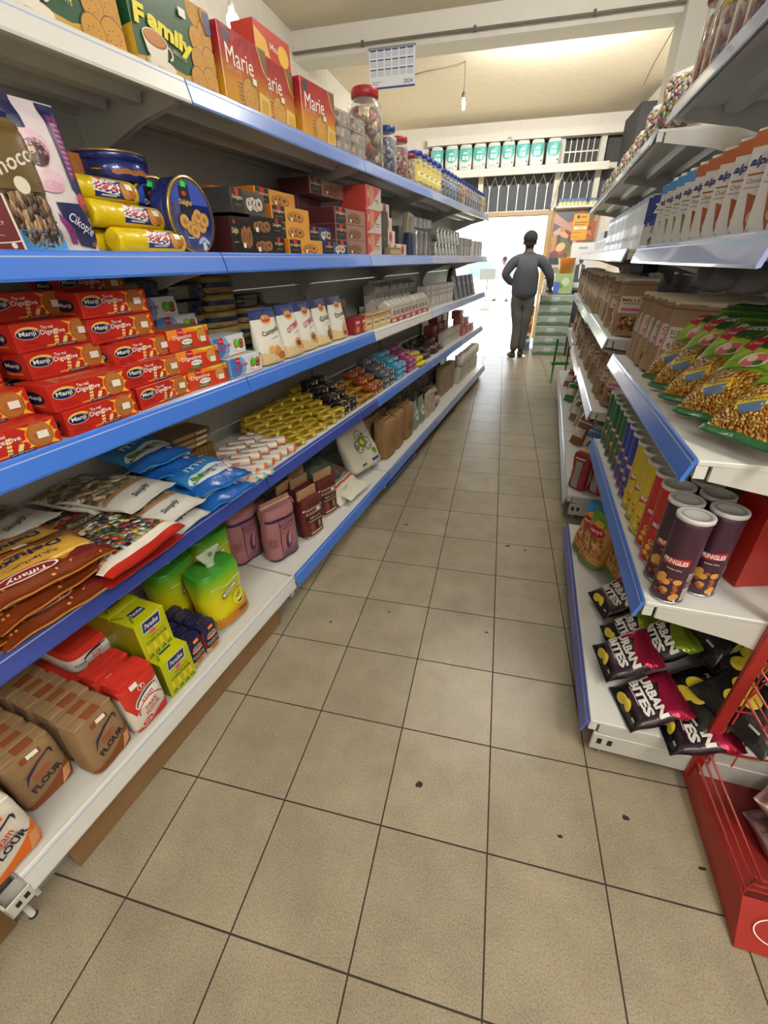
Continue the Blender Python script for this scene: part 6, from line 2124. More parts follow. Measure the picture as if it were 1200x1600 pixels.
# ------------------------------------------------------------------ popcorn bags
KERN = cells('kernels', ['c98a2c', 'd9a648', 'b3741c', 'e0b860', 'a8641a'], 130, rough=.25, bump=1.0)
PG, PGD, PCL = film('7fae2a'), film('1f5a30'), M('d2cbb8', rough=.15, bump=(14, .3))
W, H, D = .205, .30, .085
a = [('R', .04, .05, .92, .36, KERN), ('R', 0, 0, 1, .05, PGD), ('P', [(0, .40), (.5, .46), (1, .40), (1, .98), (0, .98)], PG), ('P', [(0, .46), (.3, .60), (.5, .50), (.8, .66), (1, .50), (1, .60), (.7, .75), (.4, .62), (.1, .72), (0, .62)], ink('a8c93a')),
     ('P', [(.08, .78), (.30, .92), (.94, .90), (.98, .72), (.60, .62), (.16, .66)], ink('20532c')), ('T', 'Butterly', .56, .77, .11, ink('dfe8d2'), .72, 0, .1, .03), ('P', [(.10, .74), (.36, .78), (.30, .60), (.14, .64)], ink('c02434')), ('T', 'Crest', .23, .69, .04, WHITE, .16),
     ('E', .40, .52, .15, .075, ink('e4e0c8')), ('E', .40, .52, .13, .06, ink('d66a6a'), 30), ('E', .36, .54, .05, .03, ink('f0d8c8')), ('E', .46, .50, .05, .03, ink('3c7a34')),
     ('P', [(.16, .24), (.44, .32), (.50, .24), (.22, .16)], ink('d8b81c')), ('P', [(.20, .20), (.44, .26), (.46, .18), (.30, .14)], ink('4a6a8c')), ('T', 'popcorn', .33, .255, .04, INK, .24, 12), ('R', 0, .97, 1, .03, PGD)]
pc = bag('popcorn_bag', 'popcorn bag', 'green topped popcorn bags', W, H, D, PCL, a, 'pillow', amp=.008, seed=311, sub=.011, matf=lambda z, th: PG if z > .125 else (PGD if z < .014 else PCL))
for lab, s, t, yaw, rx in [('nearest to the aisle end, biggest in view', .015, -.085, 34, -54), ('second from the near end', .150, -.060, 34, -52), ('third from the near end', .285, -.058, 36, -50), ('fourth from the near end', .42, -.062, 38, -48), ('fifth, beside the kraft pouches', .54, -.068, 40, -46),
                           ('rear row, cut by the right photo edge', .03, -.235, 36, -62), ('rear row, second from the near end', .20, -.225, 38, -60), ('rear row, third from the near end', .36, -.225, 40, -58), ('rear row, fourth from the near end', .50, -.225, 42, -56)]:
    R1.put(pc.use('green popcorn bag with amber corn window, ' + lab), s, t, zRB, yaw, rx=rx)

# ------------------------------------------------------------------ kraft pouches on the same shelf
KP, KPW = M('9c8162', rough=.45, bump=(18, .4), vary=.12), M('d6ccb8', rough=.4)


def kpouch(txt, lab_c, win, seed, W=.16, H=.235, D=.06):
    a = [('R', .12, .42, .76, .30, lab_c), ('T', txt, .5, .65, .055, ink('3a2420'), .66), ('R', .2, .58, .5, .018, ink('8d7a6a')), ('P', [(.2, .10), (.8, .10), (.75, .36), (.25, .36)], win), ('R', .2, .46, .6, .05, ink('c05a84')), ('R', 0, .93, 1, .015, ink('6a5038'))]

    def clip(q, f):
        q.box(-W * .48, W * .48, D * .44, D * .56, H - .004, H + .010, KPW, c=.002)
    return bag('kraft_pouch', 'kraft pouch', 'kraft snack pouches on the right shelves', W, H, D, KP, a, 'stand', amp=.013, seed=seed, seg=30, steps=4, parts=[('pale_top_seal', clip)])


NUTM = cells('nutmix', ['7a4a2c', 'a8743c', 'c9a26a', '5a3420'], 70, bump=.8)
kps = [kpouch('SCRAMBLED', ink('d8d0c4'), NUTM, 321), kpouch('CASHEWALLS', ink('d9bcc8'), NUTM, 322), kpouch('OATMEALS', ink('bcc4c8'), NUTM, 323)]
for i, (s, t, yaw) in enumerate([(.665, -.112, 46), (.745, -.112, 48), (.835, -.112, 50), (.93, -.112, 50), (1.02, -.112, 52), (1.11, -.112, 52)]):
    R1.put(kps[i % 3].use('kraft pouch with pale label, front row, %s beyond the popcorn bags' % NTH[i]), s, t, zRB, yaw, rx=-6)
for i, (s, t, yaw) in enumerate([(.66, -.21, 60), (.72, -.31, 64), (.80, -.21, 58), (.90, -.30, 60), (1.0, -.20, 56), (1.10, -.30, 56), (.62, -.38, 66)]):
    R1.put(kps[(i + 1) % 3].use('kraft pouch with pale label, rear rows, %s from the popcorn bags' % NTH[i]), s, t, zRB, yaw, rx=-6)
flat_k = bag('flat_kraft_bag', 'kraft bag', 'flat kraft bags lying on top of the pouches', .24, .30, .05, M('7d5836', rough=.5, bump=(14, .6), vary=.15), None, 'pillow', amp=.015, seed=331)
for i, (s, t, z, yaw) in enumerate([(.60, -.30, .19, 20), (.38, -.40, .14, 60), (.84, -.34, .19, 30)]):
    R1.put(flat_k.use('flat brown kraft bag lying on the rear pouches, %s from the camera' % ['second', 'nearest', 'farthest'][i]), s, t, zRB + z, yaw, rx=-84)
foilp = bag('clear_foil_pack', 'snack pack', 'crumpled silver foil packs', .13, .16, .05, foil('b0b2b4'), None, 'pillow', amp=.02, seed=333)
for i, (s, t, z) in enumerate([(.74, -.25, .25), (.90, -.24, .25), (1.05, -.26, .25)]):
    R1.put(foilp.use('crumpled silver foil pack on top of the kraft pouches, %s from camera' % NTH[i]), s, t, zRB + z, 30 + 20 * i, rx=-60)

# ------------------------------------------------------------------ plant milk cartons
AW = M('d3d6d8', rough=.22, spec=.6)


def alpro(cap, accent, word, key):
    W, H, D = .072, .185, .062
    a = [('R', 0, .86, 1, .14, cap), ('T', 'alpro', .5, .72, .11, ink('2b2f78'), .82, 0, .25, .04), ('E', .78, .80, .06, .02, ink('4f9a3a'), 30), ('R', .12, .60, .7, .02, accent), ('T', word, .5, .55, .05, accent, .7), ('R', .12, .48, .5, .015, ink('9aa0a8')),
         ('P', [(.30, .44), (.92, .36), (.96, .05), (.62, .03), (.46, .16)], accent), ('E', .7, .2, .2, .07, ink('c9a98a')), ('E', .1, .06, .05, None, ink('8fb0c8'))]
    root = thing('plant_milk_carton')
    b = MB()
    b.box(-W / 2, W / 2, 0, D, 0, H, AW, c=.0015)
    b.art(a, W, H, flat())
    b.art([('R', .1, .1, .8, .4, ink('c3c8cc')), ('R', 0, .86, 1, .14, cap), ('T', 'alpro', .5, .70, .08, ink('2b2f78'), .7, 0, .25, .03)], D, H, lambda x, z, l: (W / 2 + l, x, z), x0=0)
    b.add([(-W / 2, 0, H), (W / 2, 0, H), (W / 2, D, H + .016), (-W / 2, D, H + .016), (W / 2, D, H), (-W / 2, D, H)], [(0, 1, 2, 3), (1, 4, 2), (0, 3, 5), (3, 2, 4, 5)], cap)
    b.build('carton', root)
    q = MB()
    q.lathe([(.0145, 0), (.0155, .001), (.0155, .012), (.014, .014), (.001, .014)], M('e6e8ea', rough=.3), 16)
    o = q.build('screw_cap', root)
    o.location = (0, D * .45, H + .007)
    o.rotation_euler = (R(14), 0, 0)
    return Kind(root, 'carton', 'white plant milk cartons on the right shelf')


al = [alpro(ink('b0643c'), ink('9c5a3a'), 'Chocolate', 'c'), alpro(ink('4a90cc'), ink('6a9a4a'), 'Soya', 's')]
c1 = c2 = 0
for i in range(11):
    s = .11 + i * .100
    if i < 7:
        c1 += 1
        lab = 'white plant milk carton with brown top and cocoa print, %s from the near end' % NTH[c1 - 1]
    else:
        c2 += 1
        lab = 'white plant milk carton with blue top, %s of the blue ones from near' % NTH[c2 - 1]
    R1.put(al[i >= 7].use(lab), s, -.066 + rnd.uniform(-.003, .003), zRA, 30 + rnd.uniform(-2, 2))
for i in range(9):
    lab = 'white plant milk carton in the second row behind the front ones, %s from near' % NTH[i]
    R1.put(al[i >= 6].use(lab), .16 + i * .098, -.175, zRA, 20)
W, H = .085, .165
a = [('R', 0, .48, 1, .52, ink('2a3f86')), ('T', 'Zoy', .52, .72, .24, WHITE, .66, 0, .1, .03), ('P', [(.1, .50), (.4, .56), (.7, .50), (.9, .58), (.9, .44), (.1, .42)], ink('35509c')), ('T', 'SOY', .5, .36, .13, INK, .5), ('R', .3, .27, .4, .02, ink('8d9094')),
     ('E', .5, .12, .28, .07, ink('4a8a3a')), ('E', .38, .15, .12, .05, ink('3a7430')), ('E', .5, .05, .3, .04, ink('b97a3c'))]
zoy = carton('soy_drink_carton', 'carton', 'blue topped soy cartons', W, H, .06, M('cdd0d2', rough=.25), a)
for i in range(2):
    R1.put(zoy.use('soy drink carton with dark blue top, %s' % ['nearer one turned to the camera', 'farther one behind it'][i]), 1.180 + i * .075, -.060, zRA, 36)
wc = carton('white_milk_carton', 'carton', 'white milk cartons beyond the pillar', .075, .20, .065, M('d9dcdc', rough=.22), [('R', .1, .5, .8, .3, ink('b9c3c4')), ('R', .1, .2, .5, .1, ink('9fb0b4')), ('R', 0, .9, 1, .1, ink('8d9aa6'))])
row(R2, wc, 'white milk carton beyond the pillar, front row, {} from the near end', .02, 1.55, 18, -.075, zRA, 8)
wl = carton('low_white_pack', 'carton', 'low white packs at the far end', .09, .10, .08, M('ced2d2', rough=.3), [('R', .1, .3, .4, .5, ink('a8b0b2'))])
row(R2, wl, 'low white pack near the far end of the right shelf, {} from near', 1.80, 2.7, 8, -.085, zRA, 5)
k = carton('grey_long_box', 'box', None, .45, .06, .12, M('a7b0b4', rough=.4))
R2.put(k.use('long pale grey box lying on the low white packs'), 2.45, -.10, zRA + .101)

# ------------------------------------------------------------------ top shelf right: sweet tubes and bags
swt = cells('sweetcol', ['c28a3a', '8a2f34', '3a74b0', 'd0c8b8', '5a3a2c', 'd8a83a', '7a3f6a', 'b8b8c0'], 62, bump=.9)


def clear_tube(key, r, H, con, lidc, wrapc):
    return jar_kind('sweet_tube', 'sweet tube', 'clear sweet tubes on the right top shelf', r, H, con, M(lidc, rough=.35), neck=.97, seg=20, wrap=(.34, .66, ink(wrapc), [('R', .2, .2, .6, .5, ink('e3d27a'))]) if wrapc else None)


t1 = clear_tube('a', .054, .34, swt, 'b9a82a', 'b0a01c')
t2 = clear_tube('b', .050, .31, swt, 'c2b43a', None)
t3 = clear_tube('c', .040, .24, cells('redsw', ['8a2f34', 'a8504a', 'c0a088', '5a2428'], 50, bump=.8), 'a02428', None)
for kd, s, lab in [(t1, .50, 'with broad yellow label, nearest'), (t1, .62, 'with broad yellow label, second'), (t2, .75, 'with pale lid, third from the near end'), (t1, .87, 'with yellow label, fourth from the near end'), (t3, 1.03, 'with red lid, shorter, fifth from near'), (t3, 1.13, 'with red lid, sixth from the near end')]:
    R1.put(kd.use('tall clear sweet tube, right top shelf, ' + lab), s, -.088, zRT, rnd.uniform(-20, 20))
cb_ = cells('bagsweets', ['c9c2b8', 'b05a6a', '6a8a4a', 'd8b86a', '8a4a52', 'e0dcd4', '7a6a8a'], 60, bump=.9)
CLB = M('cfcfcb', rough=.15, bump=(16, .6))
swb = bag('sweet_bag', 'sweet bag', 'clear bags of sweets on the right top shelves', .22, .22, .13, CLB, [('R', .02, .06, .96, .78, cb_), ('R', 0, .9, 1, .1, ink('d0cfc8'))], 'pillow', amp=.012, seed=351, seg=34)
for i, (run, s, t, z, yaw) in enumerate([(R2, .12, -.085, 0, 40), (R2, .34, -.10, 0, 30), (R2, .62, -.09, 0, 36), (R2, .90, -.10, 0, 20), (R2, 1.18, -.10, 0, 30), (R2, 1.46, -.10, 0, 26), (R2, 1.80, -.10, 0, 30), (R2, 2.15, -.10, 0, 20), (R2, 2.5, -.10, 0, 30), (R2, 2.85, -.10, 0, 20), (R2, 3.2, -.10, 0, 30)]):
    run.put(swb.use('clear bag of mixed sweets on the right top shelf, %s beyond the pillar' % NTH[i]), s, t, zRT + z, yaw, rx=-6)
for i in range(6):
    R2.put(swb.use('clear bag of mixed sweets on top of the others, %s beyond the pillar' % NTH[i]), .22 + i * .32, -.16, zRT + .19, 20, rx=-70)
k = carton('maroon_long_box', 'box', None, .5, .07, .12, M('5a2c30', rough=.4))
R1.put(k.use('long dark maroon box on the right top shelf behind the red lidded tubes'), .95, -.28, zRT)

# ------------------------------------------------------------------ right run beyond the pillar: kraft pouches filed upright
kth = [kpouch('MILLET', ink('d0c4b4'), NUTM, 361, .17, .25, .045), kpouch('LENTILS', ink('c9b8a4'), NUTM, 362, .17, .24, .05)]
for i in range(34):
    z = zRB + (.016, .0, .011)[min(2, int(i * .102 / 1.2))]
    R2.put(kth[i % 2].use('kraft pouch filed upright beyond the pillar, upper shelf, %s from near' % (NTH[i] if i < 30 else ['thirty-first', 'thirty-second', 'thirty-third', 'last'][i - 30])), .07 + i * .102, -.108 + rnd.uniform(-.008, .008), z, 50 + rnd.uniform(-10, 10), rx=-6)
for i in range(26):
    z = zRC + (.031, .001, .021)[min(2, int(i * .132 / 1.2))]
    R2.put(kth[(i + 1) % 2].use('kraft pouch filed upright beyond the pillar, lower shelf, %s from near' % NTH[i]), .08 + i * .132, -.115 + rnd.uniform(-.012, .012), z, 52 + rnd.uniform(-14, 14), rx=-8)
# small colourful packs in the gap under the milk shelf
for nm, lab, s, c_ in [('dark_blue_box', 'dark blue box at the far end above the filed pouches', 3.1, '2a3550'), ('red_pink_pack', 'red pack standing behind the filed pouches', 2.3, '9a3a42'), ('teal_pack', 'teal pack lying on top of the filed pouches', 1.2, '2f5560')]:
    k = carton(nm, 'box', None, .16, .14, .10, card(c_), [('R', .1, .5, .8, .3, ink('b9b3a8'))])
    R2.put(k.use(lab), s, -.26, zRB + (.0 if s > 1.5 else .256) + .018, 20)
wr = carton('white_far_pack', 'packet', 'pale upright packs behind the filed pouches', .06, .30, .08, M('c2c0b8', rough=.4), [('R', .1, .6, .8, .2, ink('8d8a84'))])
row(R2, wr, 'pale tall pack behind the filed pouches, {} from the near end', 1.5, 2.05, 7, -.30, zRB + .018, 30)

# ------------------------------------------------------------------ bottom right: crisps, noodles
UBP, UBR, UBK, UBG = film('2b1526'), foil('a81f44'), film('121214'), foil('8aa32a')


def crisps(key, topm, W=.165, H=.185, D=.06, word2='BITES', seed=1, chips='e0c93a'):
    ch = M(chips, rough=.5, vary=.1)
    a = [('P', [(0, .62), (.3, .74), (.6, .66), (1, .80), (1, 1), (0, 1)], topm), ('P', [(.0, .62), (.2, .54), (.3, .74)], topm), ('P', [(.6, .66), (.8, .56), (1, .80)], topm),
         ('T', 'URBAN', .50, .58, .15, WHITE, .84, 0, 0, .05), ('T', word2, .46, .40, .15, WHITE, .78, 0, 0, .05), ('R', .2, .30, .45, .014, ink('c9b9c4')), ('E', .36, .12, .15, .07, ch, 12), ('E', .56, .15, .13, .06, ch, -20), ('E', .36, .12, .12, .05, ink('d2b62e'), 12),
         ('R', .8, .1, .08, .03, ink('a89aa4')), ('R', .1, .48, .05, .05, WHITE)]
    base = UBP if topm is UBR else UBK
    return bag('crisps_bag', 'crisps bag', 'dark crisps bags heaped on the bottom right shelf', W, H, D, base, a, 'pillow', amp=.010, seed=seed, sub=.011, matf=lambda z, th: topm if z > H * .78 else (base if z > H * .2 else UBK))


cu = crisps('u', UBR, seed=371)
cg = crisps('g', UBG, seed=372)
for kd, lab, s, t, z, yaw, rx in [
        (cu, 'purple crisps bag with pink foil top, lower front one by the near end', .060, -.075, .002, 14, -62), (cu, 'purple crisps bag with pink foil top, second from the near end, green dot', .205, -.022, .012, 10, -58),
        (cg, 'black crisps bag with lime foil top, between the purple ones', .330, -.060, .002, 10, -56), (cu, 'purple crisps bag with pink foil top, farthest by the bread crisps', .520, -.045, .002, 16, -60),
        (cg, 'black crisps bag with lime top, behind the second purple one', .27, -.135, .05, 6, -52), (cu, 'purple crisps bag on the shelf edge at the near end', .02, -.185, .002, 4, -66),
        (cu, 'purple crisps bag half under the tube shelf', .50, -.14, .05, 10, -56)]:
    R1.put(kd.use(lab), s, t, zRD + z, yaw, rx=rx)
bigc = M('d8c63a', rough=.5, vary=.1)
a = [('P', [(.62, 1), (.66, 1), (.98, .2), (.96, .16)], ink('7f9a1c')), ('T', 'URBAN', .42, .80, .13, ink('cfd2cc'), .70, 0, 0, .05), ('T', 'BITES', .40, .64, .13, ink('cfd2cc'), .66, 0, 0, .05), ('E', .36, .36, .13, .075, bigc, 10), ('E', .52, .30, .13, .075, bigc, -30), ('E', .42, .22, .13, .075, bigc, 20), ('T', 'PERI PERI', .4, .50, .035, WHITE, .3), ('R', .7, .12, .12, .02, ink('b9b9b0')), ('R', 0, .93, 1, .07, UBG)]
bigb = bag('large_crisps_bag', 'crisps bag', 'large black crisps bags heaped on the bottom right shelf', .23, .30, .08, UBK, a, 'pillow', amp=.012, seed=375, sub=.013)
for lab, s, t, z, yaw, rx in [('front one with three yellow chips, above the shelf edge', .065, -.205, .03, 20, -66), ('beside the green wedge, partly behind the red stand', .00, -.30, .08, 30, -60), ('high one right under the tube shelf', .26, -.26, .13, 20, -60), ('second high one under the tube shelf', .10, -.33, .15, 26, -64), ('at the back under the tube shelf', .44, -.26, .08, 14, -58), ('deep at the back', .40, -.34, .02, 10, -50)]:
    R1.put(bigb.use('large black crisps bag, ' + lab), s, t, zRD + z, yaw, rx=rx)
# bread crisps in tall film bags
HB = film('b98a52')
a = [('R', .05, .10, .9, .52, cells('bread', ['b5793c', 'c99452', '9c622c', 'd0a468'], 60, bump=.7)), ('R', 0, .0, 1, .09, film('5d8a3a')), ('E', .5, .68, .34, .10, ink('a8262c')), ('T', "Harry's", .5, .68, .075, WHITE, .5, 8, .2, .02), ('T', 'Crisps', .55, .54, .05, INK, .4, 6), ('E', .52, .82, .17, .055, ink('e0a83a')), ('E', .48, .83, .02, .01, INK), ('E', .57, .83, .02, .01, INK)]
HT = [film('3f86c4'), film('6aa03a'), film('6aa03a')]
hb_n = ['blue topped bag of bread crisps, left front', 'green topped bag of bread crisps, beside the blue one', 'green topped bag of bread crisps, behind under the blue strip']
for i, (s, t, yaw, rx) in enumerate([(.925, -.022, 34, -8), (.835, -.040, 36, -10), (.80, -.125, 30, -12)]):
    hb = bag('bread_crisps_bag', 'snack bag', 'tall bags of bread crisps', .135, .255, .085, HB, a, 'block', n=3, amp=.008, seed=381 + i, sub=.012, matf=(lambda m: (lambda z, th: m if z > .215 else HB))(HT[i]))
    R1.put(hb.use(hb_n[i]), s, t, zRD, yaw, rx=rx)
hb = bag('bread_crisps_bag', 'snack bag', 'tall bags of bread crisps', .135, .255, .085, film('4a3a6a'), a, 'block', n=3, amp=.008, seed=385, sub=.012)
R1.put(hb.use('purple based bag of bread crisps behind the green topped ones'), .69, -.15, zRD, 30, rx=-20)
nd = bag('noodle_pack', 'noodle pack', 'red and silver noodle packs', .115, .22, .065, film('9c2a34'), [('R', .30, .05, .4, .75, foil('b9b7b4')), ('R', 0, .82, 1, .18, film('8a2430')), ('R', .2, .87, .6, .03, WHITE)], 'block', amp=.010, seed=391, n=3)
for i, (s, t) in enumerate([(.10, -.030), (.06, -.135)]):
    R2.put(nd.use('red noodle pack with silver panel, %s' % ['beside the pale lip, front', 'second one inward'][i]), s, t, zRD, 46, rx=-4)
R2.put(bag('blue_pasta_bag', 'pasta bag', None, .14, .17, .08, film('2f64ac'), [('R', .2, .2, .6, .4, ink('5a8ac8'))], 'block', amp=.01, seed=393, n=3).use('blue pasta bag inward of the red noodle packs'), .12, -.235, zRD, 40)
mix = [('d2b23a', 'yellow'), ('3f7a3a', 'green'), ('3f7fc4', 'light blue'), ('8a5a3a', 'brown'), ('a8434a', 'dusty red'), ('c9a27a', 'tan'), ('77704a', 'olive'), ('b5b0a4', 'grey white')]
n_ = 0
for i in range(14):
    c_, nm = mix[i % 8]
    kd = bag('snack_packet', 'snack bag', 'mixed snack packets on the bottom right shelf', .13, .19, .055, film(c_), [('R', .15, .3, .7, .35, ink('d0c8b8')), ('R', 0, .88, 1, .04, ink('e4e0d8'))], 'pillow', amp=.010, seed=400 + i, seg=24, steps=3)
    R2.put(kd.use('%s snack packet on the bottom right shelf, %s beyond the noodle packs' % (nm, NTH[i])), .26 + i * .20, -.055 - .03 * (i % 3), zRD, 44 + rnd.uniform(-14, 14), rx=-24)
for i in range(10):
    c_, nm = mix[(i + 3) % 8]
    kd = bag('snack_packet', 'snack bag', 'mixed snack packets on the bottom right shelf', .13, .19, .055, film(c_), [('R', .15, .3, .7, .35, ink('d0c8b8'))], 'pillow', amp=.010, seed=430 + i, seg=24, steps=3)
    R2.put(kd.use('%s snack packet in the rear row of the bottom right shelf, %s in' % (nm, NTH[i])), .20 + i * .24, -.20, zRD + .02, 40 + rnd.uniform(-14, 14), rx=-14)
# ------------------------------------------------------------------ packs on the ledge above the door
TEAL = ink('4fb0a8')
a = [('P', [(.04, .95), (.04, .60), (.16, .40), (.5, .32), (.84, .40), (.96, .60), (.96, .95)], TEAL), ('R', .28, .44, .18, .16, ink('dfe9e4')), ('R', .54, .44, .18, .16, ink('dfe9e4')), ('R', .3, .70, .4, .03, WHITE), ('R', .36, .75, .28, .02, WHITE), ('R', .2, .10, .5, .05, ink('a9b3b0')), ('E', .84, .2, .06, .04, ink('5a6a68'))]


def handle(q, f):
    q.tube([(-.05, .05, .315), (-.05, .05, .38), (-.02, .05, .42), (.03, .05, .42), (.06, .05, .38), (.06, .05, .315)], .008, M('d8d9d4', rough=.5), 8)


def crest(q, f):
    q.loft([(.310, .095, .03, 2.5, .05), (.328, .10, .012, 2.5, .05), (.355, .08, .006, 2.5, .05)], M('d5dad6', rough=.5, bump=(30, .5)), seg=20, amp=.02, fq=30)


dp = bag('nappy_pack', 'nappy pack', 'white and teal packs on the ledge', .215, .315, .11, M('d3d8d4', rough=.4), a, 'block', n=4, amp=.006, seed=501, parts=[('top_fold', crest)])
dph = bag('nappy_pack', 'nappy pack', 'white and teal packs on the ledge', .215, .315, .11, M('d3d8d4', rough=.4), a, 'block', n=4, amp=.006, seed=502, parts=[('top_fold', crest), ('carry_handle', handle)])
for i in range(9):
    x = -1.335 + i * .239 + (.02 if i == 8 else 0)
    o = (dph if i == 5 else dp).use('white and teal pack on the ledge, %s from the left%s' % (NTH[i], ', carry handle raised' if i == 5 else ''))
    o.location = (x, YF - (.33 if i else .31), LEDGE_Z + .001)
    o.rotation_euler = (0, 0, R(rnd.uniform(-3, 3) if i else 25))
# small packs on the counter ledge at the right of the door
mb = MB()
mb.box(.78, 1.60, YF - .30, YF, 2.165, 2.20, TRIMW, c=.003)
tag(mb.build('counter_ledge'), 'narrow white ledge above the fruit poster', 'shelf')
cgk = carton('small_yellow_pack', 'packet', 'small yellow and blue packs on the ledge', .055, .095, .03, card('c9b964'), [('R', 0, .55, 1, .45, ink('3f6f9c')), ('R', .1, .1, .8, .2, ink('e3dfc8'))])
for i in range(9):
    o = cgk.use('small yellow and blue pack on the ledge over the poster, %s from left' % NTH[i])
    o.location = (.84 + i * .064 + (.05 if i > 6 else 0), YF - .27, 2.201)
# fruit poster board with an orange notice
POST = cells('fruit', ['8a3a40', 'a85a4a', 'b98a5a', '6a6a4a', 'c9a08a', '7a4a5a', '4a5560', 'b5443c'], 9, bump=.0, stretch=(1, 1, 1))
t = thing('fruit_poster', 'large fruit coloured poster board right of the doorway', 'poster')
b = MB()
b.box(-.36, .36, 0, .02, 0, .82, POST)
its = [('P', [(0, .62), (.45, .86), (.45, 1), (0, 1)], ink('5d6068')), ('P', [(.02, .98), (.5, .70), (.45, .62), (0, .80)], ink('b58f84')), ('P', [(0, 0), (1, 0), (1, .10), (0, .14)], ink('33404a')), ('E', .25, .34, .12, .08, ink('cbb78c'), 30), ('E', .6, .22, .18, .07, ink('7d7a44')), ('E', .82, .30, .12, .1, ink('a84a44'))]
b.art(its, .72, .82, flat())
b.build('board', t)
b = MB()
b.box(-.38, -.36, -.005, .025, -.02, .84, M('a58a52', rough=.5))
b.box(.36, .38, -.005, .025, -.02, .84, M('a58a52', rough=.5))
b.box(-.38, .38, -.005, .025, -.05, 0, M('b9b4a6', rough=.5))
b.build('frame', t)
t.location = (1.14, YF - .16, 1.30)
b = MB()
b.box(-.13, .13, 0, .004, 0, .40, M('d9a03c', rough=.5))
b.art([('E', .3, .88, .10, None, ink('26406a')), ('R', .5, .85, .3, .05, ink('8d6a2c')), ('R', .1, .66, .8, .03, ink('7a5a22')), ('R', .1, .58, .7, .03, ink('7a5a22')), ('R', .1, .42, .8, .09, ink('efe9da')), ('T', '2024', .5, .465, .05, ink('5a5a5a'), .4), ('R', .1, .28, .5, .02, ink('8d6a2c')), ('R', .1, .12, .4, .02, ink('8d6a2c'))], .26, .40, flat(), step=.00003)
o = tag(b.build('notice'), 'orange notice with white strip pinned on the fruit poster', 'notice')
o.location = (1.24, YF - .172, 1.68)
# counter with posters
t = thing('shop_counter', 'dark counter with sloping front at the right of the exit', 'counter')
b = MB()
b.box(1.02, 1.72, 8.30, 8.9, .10, .95, M('3b3f45', rough=.5), c=.006)
b.box(1.02, 1.72, 8.34, 8.86, 0, .10, M('22252a', rough=.6))
b.build('body', t)
b = MB()
b.box(.99, 1.75, 8.26, 8.94, .95, .985, M('565b60', rough=.35), c=.004)
b.build('counter_top', t)
b = MB()
b.box(.0, .34, -.02, 0, 0, .62, M('b9bcbe', rough=.5))
b.art([('E', .5, .62, .10, .09, ink('3a3a3e')), ('P', [(.30, .50), (.44, .54), (.5, .50), (.56, .54), (.70, .50), (.74, .12), (.26, .12)], ink('46484e')), ('P', [(.46, .52), (.5, .48), (.54, .52), (.52, .2), (.48, .2)], ink('d8d8d8')), ('R', .3, .86, .4, .05, ink('8d9094'))], .34, .62, lambda x, z, l: (x, -.02 - l, z), x0=0)
o = tag(b.build('poster'), 'pale poster with a dark suited figure standing on the counter', 'poster')
o.location = (.99, 8.30, .99)
o.rotation_euler = (R(-8), 0, R(4))
b = MB()
b.lathe([(.001, 0), (.085, 0), (.13, .20), (.135, .205), (.125, .20), (.08, .01)], M('e8913c', rough=.35), 24, caps=False)
o = tag(b.build('orange_bucket'), 'orange bucket standing on the green cartons by the exit', 'bucket')
o.location = (.93, 8.22, 1.20)
b = MB()
b.box(.78, 1.06, 8.1, 8.38, .915, 1.195, card('8fa877'), c=.002)
b.art([('E', .3, .4, .2, .15, ink('5d8a3a')), ('E', .6, .6, .2, .2, ink('b9c4a0')), ('R', 0, 0, .3, .6, ink('4a66b8'))], .28, .28, lambda x, z, l: (.78 + x, 8.1 - l, .915 + z), x0=0)
tag(b.build('green_print_carton'), 'green and blue printed carton under the orange bucket', 'carton')
# stacked printed trays
TRA = M('8f9a92', rough=.5, vary=.12)
a = [('P', [(0, .30), (.2, .42), (.45, .30), (.7, .44), (1, .28), (1, 0), (0, 0)], ink('56705a')), ('T', '200', .45, .66, .34, ink('d3d8d4'), .24, 0, .2), ('R', 0, .93, 1, .07, ink('b7beb8'))]
tray = carton('printed_tray', 'tray', 'grey green printed cartons in a stack', .50, .148, .26, TRA, a)
for i in range(6):
    o = tray.use('grey green printed carton in the stack the man leans on, %s from floor' % NTH[i])
    o.location = (.85, 8.02, .001 + .1515 * i)
    o.rotation_euler = (0, 0, R(rnd.uniform(-1, 1)))
colb = [('4a74b0', 'blue'), ('d8cfc0', 'white'), ('b0623a', 'orange'), ('c9a24a', 'yellow'), ('a8443c', 'red')]
for i, (c_, nm) in enumerate(colb):
    k = carton('coloured_carton', 'carton', 'bright cartons between the man and the printed stack', .20, .14, .36, M(c_, rough=.4, vary=.15), [('R', .1, .2, .4, .5, ink('e3ddd0')), ('R', .55, .3, .3, .4, ink('4a5a7a'))])
    o = k.use('%s carton of the bright stack behind the man, %s from the floor' % (nm, NTH[i]))
    o.location = (.47, 8.46, .001 + .141 * i)
    o.rotation_euler = (0, 0, R(rnd.uniform(-2, 2)))
k = carton('brown_carton', 'carton', None, .30, .48, .3, M('7c5a48', rough=.7, vary=.08), [('R', 0, .48, 1, .05, ink('8d6c58'))])
o = k.use('brown carton on the floor before the dark counter')
o.location = (1.27, 7.95, .001)
k = carton('white_slatted_box', 'box', None, .16, .62, .20, M('bdbfb6', rough=.5), [('R', .1, .06 + i * .09, .8, .04, ink('9aa098')) for i in range(10)])
o = k.use('tall pale slatted box at the far end of the right shelves')
o.location = (1.13, 6.75, .001)
o.rotation_euler = (0, 0, R(-20))
t = thing('green_stand', 'green metal folding stand at the foot of the far right shelves', 'stand')
GNM = M('2c7a4c', rough=.4, metal=.2)
for x in (0, .16):
    b = MB()
    b.tube([(x, 0, 0), (x + .03, .10, .52)], .014, GNM, 8)
    b.build('leg', t)
b = MB()
b.box(-.02, .20, .02, .10, .22, .25, GNM, c=.003)
b.build('shelf_bar', t)
t.location = (.735, 6.08, 0)
